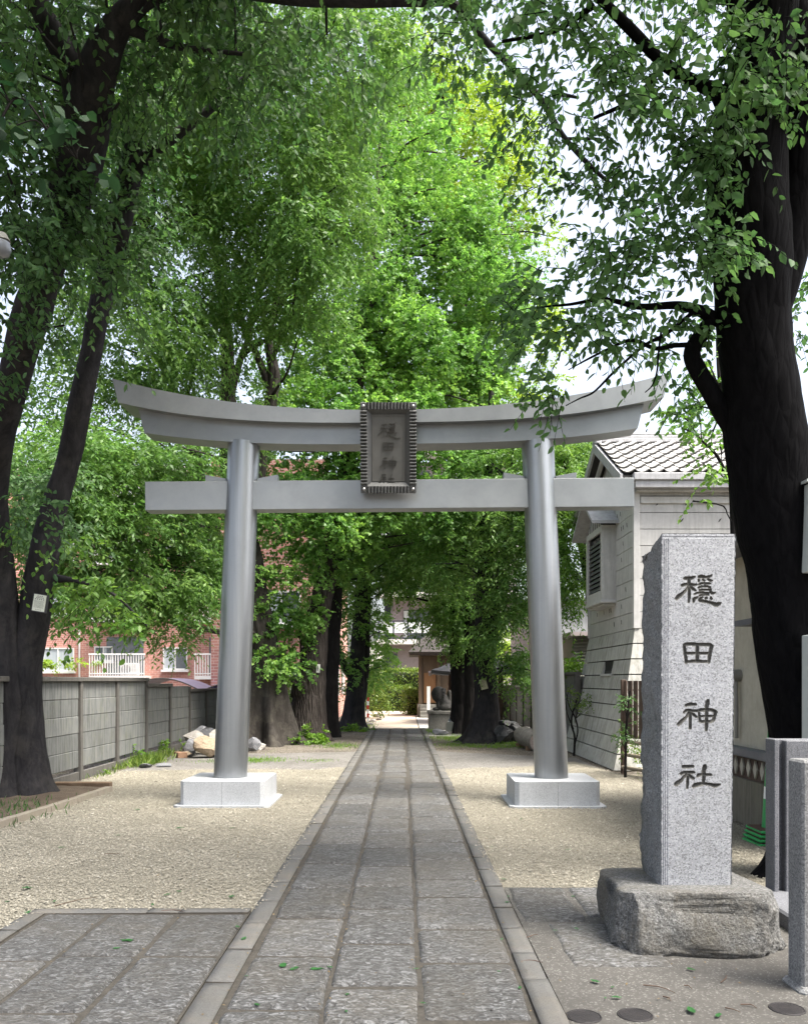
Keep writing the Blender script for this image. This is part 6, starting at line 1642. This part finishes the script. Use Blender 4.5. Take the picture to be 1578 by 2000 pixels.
# ------------------------------------------------------------------ log and dark stones right of the path
lg = thing('log', 'thick grey log with cracked pale end lying near the right gate pillar', 'log', (2.9, 20.2, 0))
M_logb = mat_bark('dry_log_bark', (0.16, 0.14, 0.12), (0.30, 0.28, 0.25), 10, 10, 0.6, 0.02)
A_, B_ = P(1021, 1437, 21.2), P(1052, 1450, 19.7)
MB().tube([A_.lerp(B_, k / 8) for k in range(9)], [0.225 + 0.012 * math.sin(k * 2.1) for k in range(9)], 24, True, lambda p, a, i: 1 + .05 * math.sin(a * 3 + i)).build('bark', M_logb, lg)
ax_ = (B_ - A_).normalized()
MB().tube([B_ + ax_ * 0.001, B_ + ax_ * 0.014], 0.205, 24).build('cut_end', mat_simple('cracked_end_grain', (0.42, 0.36, 0.31), (0.24, 0.17, 0.15), 9, 0.85, 0.6, 30, bdist=.03), lg)
for q in (0.15, 0.8):
    c = A_.lerp(B_, q)
    m = MB(); m.bbox(c.x - .22, c.x + .22, c.y - .08, c.y + .08, -0.02, max(.1, c.z - .21), .01); m.build('support_block', mat_simple('block_wood', (0.16, 0.10, 0.06), (0.24, 0.16, 0.10), 8, 0.85, .4, 40) if 'block_wood' not in bpy.data.materials else bpy.data.materials['block_wood'], lg)
for i, (px, py, rx, ry, d, lab) in enumerate(((985, 1440, 22, 20, 22.0, 'large black stone at the foot of the tagged trunk'), (1000, 1420, 20, 12, 22.6, 'black stone perched on the larger black stone'), (985, 1413, 12, 8, 22.4, 'small black stone on top of the dark heap'), (1010, 1444, 14, 12, 22.2, 'dark stone between the black heap and the log'))):
    p = P(px, py, d); s_ = d / F
    o = link('rock', rock_mesh('rock', (rx * s_, rx * s_ * .8, ry * s_), 30 + i * 2.3, 4, 3.4, .14, .08), mat_simple('wet_black_stone', (0.018, 0.018, 0.02), (0.05, 0.05, 0.052), 6, 0.5, 0.6, 40, bdist=.02) if 'wet_black_stone' not in bpy.data.materials else bpy.data.materials['wet_black_stone'])
    o.location = (p.x, p.y, max(p.z, ry * s_ * .8)); tag(o, lab, 'rock', 'black stones beside the tagged trunk')

# ------------------------------------------------------------------ granite fence posts at the right edge
M_gran_p = mat_granite('grey_granite_post', (0.13, 0.133, 0.148), (0.05, 0.051, 0.057), (0.22, 0.225, 0.24), 190, 0.7, 0.25, 0.12, 0, (0.06, 0.06, 0.06))
M_gran_q = mat_granite('rough_granite_post', (0.17, 0.17, 0.17), (0.065, 0.065, 0.067), (0.30, 0.30, 0.30), 130, 0.8, 0.3, 0.35, 0, (0.08, 0.08, 0.075))
gp = thing('granite_post', 'far grey granite fence post behind the boulder at the right edge', 'post', (2.8, 6.4, 0))
m = MB(); m.bbox(2.608, 2.645, 6.10, 6.25, -0.05, 1.19, .006); m.build('front_shaft', M_gran_p, gp)
m = MB(); m.bbox(2.647, 3.10, 6.17, 6.25, -0.05, 1.186, .006); m.build('rear_shaft', M_gran_p, gp)
m = MB(); m.bbox(2.69, 3.05, 6.10, 6.168, -0.05, 1.18, .006); m.build('side_shaft', M_gran_p, gp)
gp2 = thing('granite_post', 'near rough granite fence post cut by the right edge', 'post', (2.2, 4.75, 0))
m = MB(); m.bbox(2.024, 2.40, 4.40, 4.57, -0.05, 1.195, .012); m.build('shaft', M_gran_q, gp2)
m = MB(); m.bbox(2.402, 3.2, 4.42, 4.55, 0.98, 1.16, .01); m.build('rail', M_gran_q, gp2)
m = MB(); m.bbox(2.0, 2.44, 4.36, 4.60, -0.05, 0.05, .02); m.build('foot', M_gran_q, gp2)
m = MB(); m.bbox(2.44, 3.1, 5.4, 6.15, -0.05, 0.12, .015); sill = m.build('granite_sill', M_gran_p); tag(sill, 'low granite sill stone between the two granite posts', 'stone')

# green delineator
M_grn = mat_simple('green_plastic', (0.02, 0.26, 0.07), (0.03, 0.30, 0.09), 5, 0.4)
M_wht = mat_simple('white_band', (0.75, 0.76, 0.74), None, rough=0.4)
cn = thing('traffic_cone', 'tall green traffic cone with white bands behind the granite post', 'cone', (3.72, 8.6, 0))
cx_, cy_ = 3.645, 8.55
seg_ = [(0.16, .44, M_grn), (.44, .56, M_wht), (.56, .76, M_grn), (.76, .88, M_wht), (.88, 1.26, M_grn)]
for a, b, mt in seg_:
    MB().tube([(cx_, cy_, a), (cx_, cy_, b)], [0.115 - 0.075 * (a / 1.26), 0.115 - 0.075 * (b / 1.26)], 24).build('band' if mt is M_wht else 'cone_body', mt, cn)
for k in range(4):
    m = MB(); m.bbox(cx_ - .23 + .012 * k, cx_ + .20, cy_ - .2, cy_ + .2, k * .042, k * .042 + .026, .008); m.build('base_plate', M_grn, cn)
m = MB(); m.bbox(cx_ - .19, cx_ + .17, cy_ - .17, cy_ + .17, 0.0, .16, .004); m.build('weight', mat_simple('brown_rubber', (0.06, 0.03, 0.025), None, rough=0.7), cn)
# pale utility cabinets at the edge
M_cab = mat_simple('pale_grey_enamel', (0.50, 0.53, 0.52), (0.46, 0.49, 0.48), 2, 0.45)
for (z0, z1, lab) in ((2.43, 3.10, 'upper pale utility cabinet at the right edge beside the trunk'), (1.10, 1.95, 'lower pale utility cabinet at the right edge beside the trunk')):
    cb = thing('utility_cabinet', lab, 'cabinet', (3.25, 6.65, z0), 'utility cabinets at the right edge')
    m = MB(); m.bbox(3.085, 3.5, 6.60, 6.72, z0, z1, .006); m.build('casing', M_cab, cb)
    m = MB(); m.box(3.10, 3.125, 6.57, 6.599, lerp(z0, z1, .32), lerp(z0, z1, .5)); m.build('handle', mat_simple('cab_handle', (0.2, 0.22, 0.25), None, rough=0.4), cb)
    if z0 > 2:
      m = MB(); m.slab([(3.05, 6.55, z1 + .002), (3.5, 6.55, z1 + .13), (3.5, 6.74, z1 + .13), (3.05, 6.74, z1 + .002)], (0, 0, .02)); m.build('hood', M_cab, cb)

# ------------------------------------------------------------------ notice boards on trees
def notice(name, label, px, py, d, w_, h_, roll, back, face, lines=None, yaw=0.0):
    p = P(px, py, d)
    t = thing(name, label, 'sign', p, rot=(0, roll, yaw))
    m = MB(); m.box(-w_ / 2 - .015, w_ / 2 + .03, 0.0, 0.02, -h_ / 2 - .012, h_ / 2 + .012); m.build('backing', back, t, False)
    m = MB(); m.box(-w_ / 2, w_ / 2, -0.008, -0.0005, -h_ / 2, h_ / 2); m.build('face', face, t, False)
    if lines:
        m = MB()
        for (u, v, uw, vh) in lines: m.box((u - .5) * w_, (u + uw - .5) * w_, -0.0095, -0.0085, (.5 - v - vh) * h_, (.5 - v) * h_)
        m.build('lettering', M_black, t, False)
    return t
M_sf = mat_simple('cream_sign_face', (0.58, 0.60, 0.52), (0.52, 0.54, 0.47), 12, 0.5)
ln_ = []
r2 = random.Random(4)
for (v, n, u0, uw, vh) in ((.06, 3, .28, .10, .045), (.15, 4, .20, .11, .055), (.25, 5, .10, .10, .05)):
    for k in range(n):
        u = u0 + k * .17
        ln_ += [(u, v, uw, .010), (u, v + vh * .5, uw, .010), (u, v + vh, uw, .012), (u + uw * .2, v, .015, vh), (u + uw * .7, v, .015, vh)]
for k in range(7):
    u = .08
    while u < .88:
        w_ = r2.uniform(.025, .06); ln_.append((u, .38 + k * .065, w_, .02)); u += w_ + r2.uniform(.012, .035)
ln_ += [(.25 + k * .14, .90, .07, .025) for k in range(4)]
notice('tree_notice', 'cream notice board fixed to the twin-stemmed trunk', 77, 1178, 11.05, .155, .21, R(9), mat_simple('dark_sign_back', (0.03, 0.03, 0.032), None, rough=.6), M_sf, ln_)
M_tag = mat_simple('old_yellowed_sign', (0.42, 0.40, 0.26), (0.36, 0.34, 0.22), 12, 0.5)
notice('tree_notice', 'yellowed tag on the grey trunk right of the path', 944, 1337, 22.2, .13, .24, R(-14), M_tag, M_tag, [(.2, .1 + k * .1, .6, .02) for k in range(8)])
notice('tree_notice', 'narrow white tag on the ginkgo trunk', 621, 1306, 22.6, .05, .20, R(4), M_white, M_white, [(.35, .15, .3, .7)])
# pole with white sign left of the path
sp = thing('sign_post', 'thin pole with a white card left of the path', 'post', (-1.35, 31, 0))
MB().tube([P(713, 1426, 30.5), P(712, 1330, 30.5)], 0.025, 8).build('pole', M_corr, sp)
m = MB(); p = P(710, 1355, 30.4); m.box(p.x - .06, p.x + .06, p.y - .02, p.y, p.z - .14, p.z + .14); m.build('card', M_wht, sp)
fl = thing('votive_flags', 'narrow red and white banner on a pole left of the path', 'banner', (-1.25, 31.8, 0))
MB().tube([P(718, 1422, 31.5), P(717, 1355, 31.5)], 0.015, 6).build('pole', M_corr, fl)
for k in range(6):
    p0, p1 = P(716, 1362 + k * 8, 31.45), P(721, 1370 + k * 8, 31.45)
    m = MB(); m.box(p0.x, p1.x, p0.y, p0.y + .01, p1.z, p0.z); m.build('cloth', mat_simple('red_cloth', (0.45, 0.05, 0.04), None, rough=.8) if k % 2 == 0 and 'red_cloth' not in bpy.data.materials else (bpy.data.materials['red_cloth'] if k % 2 == 0 else M_wht), fl)
for i, (px, py, rx, ry, d, lab) in enumerate(((728, 1410, 10, 4, 33.5, 'flat edging stone left of the bright forecourt'), (740, 1407, 7, 3, 35, 'small edging stone at the forecourt corner'), (722, 1418, 9, 3.5, 31.2, 'edging stone nearest the sign pole'), (735, 1400, 8, 5, 38, 'pale stone under the flowering bush'))):
    p = P(px, py, d); s_ = d / F
    o = link('rock', rock_mesh('rock', (rx * s_, rx * s_, ry * s_), 60 + i, 3, 4, .1, .05), M_rk_white); o.location = (p.x, p.y, ry * s_ * .6); tag(o, lab, 'rock', 'edging stones left of the path')

# ------------------------------------------------------------------ guardian statue, pavilion, small shrine
M_stat = mat_granite('dark_carved_stone', (0.045, 0.043, 0.041), (0.018, 0.017, 0.016), (0.085, 0.082, 0.078), 60, 0.85, 0.5, 0.5)
M_ped = mat_granite('pale_pedestal_stone', (0.19, 0.183, 0.165), (0.11, 0.106, 0.096), (0.26, 0.252, 0.23), 60, 0.85, 0.5, 0.3)
st = thing('guardian_statue', 'seated stone guardian lion facing the path on a pedestal', 'statue', (1.30, 28.6, 0.62))
def blob(name, parts_, parent, mat):
    """one continuous body from metaballs"""
    mb = bpy.data.metaballs.new(name); mb.resolution = 0.035; mb.render_resolution = 0.035; mb.threshold = 0.12
    o = bpy.data.objects.new(name, mb); COL.objects.link(o)
    for (x, y, z, r, sx, sy, sz) in parts_:
        e = mb.elements.new(type='ELLIPSOID'); e.co = (x, y, z); e.radius = r * 1.75; e.size_x, e.size_y, e.size_z = sx, sy, sz
    bpy.context.view_layer.update()
    dg = bpy.context.evaluated_depsgraph_get()
    me = bpy.data.meshes.new_from_object(o.evaluated_get(dg))
    bpy.data.objects.remove(o); bpy.data.metaballs.remove(mb)
    shade(me); me.name = name; me.materials.clear()
    return link(name, me, mat, parent, False)
# faces -x (toward the path); haunches toward +x
blob('body', [(0.16, 0, .17, .17, 1.0, .8, .9), (0.06, 0, .30, .16, .8, .75, 1.2), (-.06, 0, .42, .15, .8, .8, 1.1), (-.10, 0, .60, .17, .95, .95, .85), (-.22, 0, .56, .09, 1, 1.0, .8), (-.14, 0, .50, .17, .8, 1.0, .9),
              (-.12, -.10, .22, .06, .7, .7, 2.4), (-.12, .10, .22, .06, .7, .7, 2.4), (-.18, -.10, .05, .07, 1.3, .8, .6), (-.18, .10, .05, .07, 1.3, .8, .6), (.10, -.16, .10, .10, 1.5, .6, .8), (.10, .16, .10, .10, 1.5, .6, .8),
              (.27, 0, .36, .09, .7, .7, 1.6), (.26, 0, .55, .08, .7, .7, 1.2), (-.06, -.10, .70, .05, .7, .6, .9), (-.06, .10, .70, .05, .7, .6, .9)], st, M_stat)
r3 = np.random.default_rng(3)
m = MB()
for k in range(26):                      # carved curls of the mane
    a, b = r3.uniform(-1.2, 1.2), r3.uniform(.36, .72)
    x, y = -.02 + .13 * math.cos(a), .19 * math.sin(a)
    m.tube([(x, y, b), (x + .02, y * 1.08, b + .01), (x + .025, y * 1.08, b + .035)], [.035, .03, .012], 7)
m.build('mane', M_stat, st, False)['kind'] = 'stuff'
pd = thing('statue_pedestal', 'stepped stone pedestal under the guardian lion', 'pedestal', (1.35, 28.6, 0))
m = MB(); m.bbox(.88, 1.83, 28.1, 29.1, -.02, .52, .015); m.build('block', M_ped, pd)
m = MB(); m.bbox(.84, 1.87, 28.05, 29.15, .522, .62, .012); m.build('cap', M_ped, pd)
sb = thing('folding_board', 'grey folded board standing in front of the pedestal', 'board', (1.75, 26.3, 0))
for (q, mt) in (([P(871, 1431, 26.2), P(900, 1430, 26.2), P(900, 1411, 26.2), P(871, 1411, 26.2)], mat_simple('grey_green_board', (0.17, 0.18, 0.165), (0.2, 0.21, 0.19), 4, .6)), ([P(875, 1410.5, 26.25), P(900, 1410.5, 26.25), P(898, 1399, 26.7), P(878, 1399, 26.7)], mat_simple('grey_board_top', (0.28, 0.29, 0.29), None, rough=.5))):
    MB().slab(q, (0, .02, 0)).build('leaf_panel', mt, sb)
m = MB(); a, b = P(870, 1438, 26.19), P(901, 1431, 26.19)
m.box(a.x, b.x, 26.16, 26.185, b.z - .02, b.z + .03); m.box(a.x, a.x + .03, 26.155, 26.18, .0, P(0, 1411, 26.2).z); m.box(b.x - .03, b.x, 26.155, 26.18, 0.0, P(0, 1411, 26.2).z); m.build('frame', M_corr, sb)
o = link('rock', rock_mesh('rock', (.26, .2, .12), 71, 4, 4, .1, .06), M_rk_grey); o.location = (G(862, 1438).x, 25.6, .07); tag(o, 'flat stone on the ground before the folded board', 'rock')
# water pavilion
M_wood_d = mat_simple('dark_timber', (0.045, 0.028, 0.02), (0.08, 0.05, 0.035), 10, 0.7, .3, 50)
pvn = thing('water_pavilion', 'small open pavilion with dark curved roof behind the lion', 'pavilion', (2.6, 34, 0))
for (x, y) in ((1.95, 32.6), (3.7, 32.6), (1.95, 34.8), (3.7, 34.8)):
    m = MB(); m.bbox(x - .09, x + .09, y - .09, y + .09, 0.0, 1.95, .01); m.build('post', M_wood_d, pvn)
m = MB()
NX = 12
def roofz(u, v):   # hipped, flared eaves; u across x, v across y in -1..1
    e = max(abs(u), abs(v)); return 2.95 - 1.05 * e ** 0.8 + 0.10 * (abs(u) * abs(v)) ** 2
vt, vb = [], []
for j in range(NX + 1):
    for i in range(NX + 1):
        u, v = -1 + 2 * i / NX, -1 + 2 * j / NX
        vt.append((2.82 + u * 1.75, 33.7 + v * 1.9, roofz(u, v))); vb.append((2.82 + u * 1.75, 33.7 + v * 1.9, roofz(u, v) - .12))
k_ = NX + 1; n0 = len(vt)
fs = [(j * k_ + i, j * k_ + i + 1, (j + 1) * k_ + i + 1, (j + 1) * k_ + i) for j in range(NX) for i in range(NX)]
fs += [tuple(n0 + q for q in reversed(f)) for f in fs]
for i in range(NX):
    fs += [(i, n0 + i, n0 + i + 1, i + 1), (NX * k_ + i + 1, n0 + NX * k_ + i + 1, n0 + NX * k_ + i, NX * k_ + i), ((i + 1) * k_, n0 + (i + 1) * k_, n0 + i * k_, i * k_), (i * k_ + NX, n0 + i * k_ + NX, n0 + (i + 1) * k_ + NX, (i + 1) * k_ + NX)]
m.add(vt + vb, fs); m.build('roof', mat_simple('dark_copper_roof', (0.014, 0.013, 0.014), (0.026, 0.025, 0.026), 3, .6), pvn)
for y in (32.6, 34.8):
    m = MB(); m.bbox(1.5, 4.1, y - .06, y + .06, 1.95, 2.1, .01); m.build('beam', M_wood_d, pvn)
m = MB(); m.bbox(2.2, 3.5, 33.2, 34.2, 0, .75, .02); m.build('basin', M_ped, pvn)
# small wooden shrine
M_wood_l = mat_simple('honey_timber', (0.09, 0.062, 0.04), (0.125, 0.09, 0.06), 8, .65, .2, 50, stretch=(3, 3, .4))
sh = thing('small_shrine', 'small wooden shrine with honey-coloured door beside the forecourt', 'shrine', (1.6, 39, 0))
m = MB(); m.box(.82, 3.2, 38.6, 41, .55, 2.75); m.build('wall', M_wood_l, sh)
for x in (.80, 1.62): 
    m = MB(); m.bbox(x - .07, x + .07, 38.45, 38.595, .56, 2.85, .01); m.build('post', M_wood_l, sh)
m = MB(); m.box(.98, 1.5, 38.55, 38.598, .62, 1.95); m.build('door', mat_simple('door_timber', (0.20, 0.10, 0.045), (0.26, 0.14, 0.065), 9, .6, stretch=(4, 4, .3)), sh)
m = MB(); m.box(.7, 3.3, 38.3, 41.1, 0, .55); m.build('stone_base', M_ped, sh)
for k in range(4):
    m = MB(); m.bbox(.78, 1.6, 37.3 + k * .25, 38.29, -.01 + k * .14, .13 + k * .14, .01); m.build('step', M_ped, sh)
m = MB()
m.hexa([(.35, 37.9, 2.72), (3.7, 37.9, 2.72), (3.7, 41.4, 2.72), (.35, 41.4, 2.72)], [(.28, 37.8, 2.86), (3.8, 37.8, 2.86), (2.6, 39.8, 4.0), (1.4, 39.8, 4.0)]); m.build('roof', mat_simple('dark_shrine_roof', (0.018, 0.014, 0.013), (0.035, 0.028, 0.025), 4, .7), sh)
sg = thing('white_signboard', 'small white signboard between the wooden shrine and the lion', 'sign', (1.5, 31, 0))
m = MB(); p = P(837, 1358, 31); m.box(p.x - .06, p.x + .06, 31, 31.03, .55, 1.4); m.build('board', M_wht, sg)
MB().tube([(p.x, 31.045, 0), (p.x, 31.045, 1.3)], .02, 6).build('leg', M_corr, sg)

# ------------------------------------------------------------------ lamp at the left edge, vine leaves, small ground things
lp = thing('street_lamp', 'glass street lamp cut by the left edge among dark leaves', 'lamp', P(-2, 480, 7.4))
pl_ = P(-2, 480, 7.4)
MB().tube([pl_ + Vector((-.02, 0, .10)), pl_ + Vector((-.01, 0, .085)), pl_ + Vector((0, 0, .03))], [.03, .075, .095], 20).build('cap', M_corr, lp)
MB().tube([pl_ + Vector((0, 0, .028)), pl_ + Vector((0, 0, -.03)), pl_ + Vector((0, 0, -.075)), pl_ + Vector((0, 0, -.095))], [.092, .10, .08, .03], 20).build('glass_bowl', mat_simple('frosted_glass', (0.16, 0.17, 0.19), None, rough=.15, spec=.7), lp)
MB().tube([pl_ + Vector((-.02, 0, .10)), pl_ + Vector((-.2, 0, .18)), pl_ + Vector((-.5, .1, .1)), pl_ + Vector((-.8, .2, -3.9)), Vector((pl_.x - .8, pl_.y + .2, 0))], .025, 8).build('pole', M_corr, lp)
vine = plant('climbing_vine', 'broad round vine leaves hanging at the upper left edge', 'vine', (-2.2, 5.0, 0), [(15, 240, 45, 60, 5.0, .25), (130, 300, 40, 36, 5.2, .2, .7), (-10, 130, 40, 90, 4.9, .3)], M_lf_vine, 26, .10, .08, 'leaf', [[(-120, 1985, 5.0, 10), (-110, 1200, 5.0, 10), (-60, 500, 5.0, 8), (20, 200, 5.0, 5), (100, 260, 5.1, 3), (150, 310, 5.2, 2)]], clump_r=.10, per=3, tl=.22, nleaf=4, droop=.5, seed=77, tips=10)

M_iron = mat_simple('rusty_iron_cover', (0.022, 0.02, 0.022), (0.04, 0.036, 0.036), 20, .6, .4, 90, .4)
for (px, py, lab) in ((1537, 1981, 'round iron cover nearest the granite post in the concrete'), (1240, 1993, 'middle round iron cover in the concrete'), (1140, 1996, 'round iron cover nearest the path kerb')):
    p = G(px, py); t = thing('iron_cover', lab, 'cover', (p.x, p.y, 0.020))
    MB().tube([(0, 0, 0), (0, 0, .005), (0, 0, .0065)], [.075, .075, .070], 28).build('lid', M_iron, t, False)
    MB().tube([(.079 * math.cos(k * .3142), .079 * math.sin(k * .3142), .002) for k in range(21)], .006, 6, False).build('ring', M_iron, t, False)

# fallen leaves, each its own thing
def fallen_me(seed):
    r_ = random.Random(seed); n = 10; vsx = [(0, 0, .006)]
    for k in range(n):
        a = 6.283 * k / n; rr = (.9 + .25 * math.cos(2 * a)) * r_.uniform(.8, 1.15)
        vsx.append((rr * math.cos(a), rr * .8 * math.sin(a), .05 + .18 * r_.random()))
    m = MB(); m.add(vsx, [(0, 1 + k, 1 + (k + 1) % n) for k in range(n)], True)
    m.tube([(-.9, 0, .1), (-1.5, .1, .12)], .05, 4); me = m.mesh('fallen_leaf'); me.materials.append(M_fall); return me
M_fall = mat_leaf('fallen_leaf', (0.022, 0.085, 0.022), (0.03, 0.11, 0.03), (0.045, 0.13, 0.035), .1)
FL = [fallen_me(k) for k in range(4)]
spots = {'green leaf fallen on the central stone path': [(553, 1887, 14), (575, 1893, 12), (618, 1894, 12), (645, 1890, 7), (678, 1943, 6), (676, 1976, 5), (813, 1893, 6), (502, 1963, 7), (826, 1960, 6), (1015, 1930, 7), (974, 1898, 4), (482, 1907, 4)],
         'green leaf fallen on the left corner paving': [(250, 1838, 13), (228, 1853, 7), (476, 1835, 10), (464, 1811, 7)],
         'green leaf fallen on the left beige gravel': [(58, 1785, 18), (52, 1735, 10), (106, 1761, 6), (327, 1748, 8), (350, 1742, 7), (268, 1582, 7), (350, 1618, 8), (450, 1780, 9), (298, 1768, 7), (120, 1656, 6), (452, 1752, 8), (230, 1632, 5), (14, 1762, 5), (453, 1618, 5), (564, 1680, 6)],
         'green leaf fallen on the concrete beside the boulder': [(1163, 1918, 11), (1204, 1949, 10), (1350, 1975, 16), (1403, 1984, 11), (1196, 1929, 5), (1348, 1894, 9), (1182, 1950, 4)],
         'green leaf fallen near the right gate plinth gravel': [(1018, 1600, 5), (1110, 1660, 6), (1120, 1752, 6), (1140, 1736, 6), (960, 1655, 4), (985, 1718, 6), (992, 1752, 5)],
         'green leaf fallen on the right corner slabs': [(1126, 1815, 6), (1085, 1818, 5), (990, 1763, 6), (980, 1835, 5)]}
k = 0
ORD = 'first second third fourth fifth sixth seventh eighth ninth tenth eleventh twelfth thirteenth fourteenth fifteenth'.split()
for lab, ls in spots.items():
    for oi, (px, py, r_) in enumerate(sorted(ls)):
        z = .045 if 'path' in lab or 'slab' in lab or 'paving' in lab else (.032 if 'concrete' in lab else .022)
        p = G(px, py, z); s_ = r_ * 0.85 * p.y / F
        o = bpy.data.objects.new('fallen_leaf', FL[k % 4]); COL.objects.link(o)
        o.location = p; o.scale = (s_, s_, s_); o.rotation_euler = (0, 0, k * 2.4)
        tag(o, ORD[oi] + ' ' + lab.replace('green leaf fallen', 'green leaf from the left fallen'), 'leaf', lab.replace('green leaf fallen', 'leaves fallen')); k += 1
# fallen twigs
M_tw = mat_simple('dry_twig', (0.09, 0.06, 0.045), None, rough=.9)
tws = [(1256, 1921, 1318, 1936, 'longest dry twig on the concrete before the boulder'), (1295, 1943, 1310, 1952, 'short dry twig on the concrete below the long twig'), (1336, 1922, 1352, 1929, 'dry twig on the concrete right of the long twig'), (1417, 1965, 1446, 1974, 'dry twig beside the large fallen leaf'), (1446, 1959, 1478, 1966, 'dry twig near the iron cover'), (1408, 1916, 1420, 1902, 'bent dry twig in front of the boulder edge'), (1018, 1878, 1060, 1881, 'dry twig lying over the right kerb'),
       (105, 1768, 190, 1750, 'long dry twig on the left gravel near the paving'), (205, 1666, 235, 1667, 'dry twig in the middle of the left gravel'), (315, 1780, 360, 1782, 'dry twig along the left paving edge strip'), (178, 1905, 210, 1915, 'dark twig on the left corner paving'), (1028, 1832, 1050, 1826, 'dry twig beside the right kerb slab')]
for (x0, y0, x1, y1, lab) in tws:
    a, b = G(x0, y0, .04), G(x1, y1, .04)
    if 'gravel' in lab or 'concrete' in lab or 'boulder' in lab or 'iron' in lab or 'leaf' in lab: a.z = b.z = .030
    md = a.lerp(b, .5) + Vector((random.uniform(-.02, .02), random.uniform(-.03, .03), .004))
    o = MB().tube([a, a.lerp(md, .5), md, md.lerp(b, .5) + Vector((0, .012, 0)), b], [.0035, .0035, .003, .0025, .0015], 6).build('twig', M_tw)
    tag(o, lab, 'twig', 'dry twigs on the ground')
# crumbs of bark, bud scales and dry leaf on the paving
r_ = np.random.default_rng(55)
n = 1500
x = np.where(r_.random(n) < .5, r_.choice([-0.86, -0.375, 0.09, 0.62, -1.5, -1.96], n) + r_.normal(0, .035, n), r_.uniform(-2.4, 1.9, n)); y = r_.uniform(3.6, 14, n)
z = np.where((x > -1.02) & (x < .77), .043, .033)
ax = unit(np.stack([r_.normal(size=n), r_.normal(size=n), r_.normal(0, .15, n)], 1)); L_ = r_.uniform(.006, .022, n)
me = leaf_mesh('leaf_litter', np.stack([x, y, z], 1), ax, unit(np.array([0, 0, 1.0]) + r_.normal(size=(n, 3)) * .3), L_, L_ * .6, 'kite', r_.random(n))
tag(link('leaf_litter', me, mat_simple('dry_litter', (0.10, 0.07, 0.04), (0.17, 0.13, 0.07), 30, .9)), 'scattered dry crumbs and bud scales on the paving', 'litter', kind='stuff')
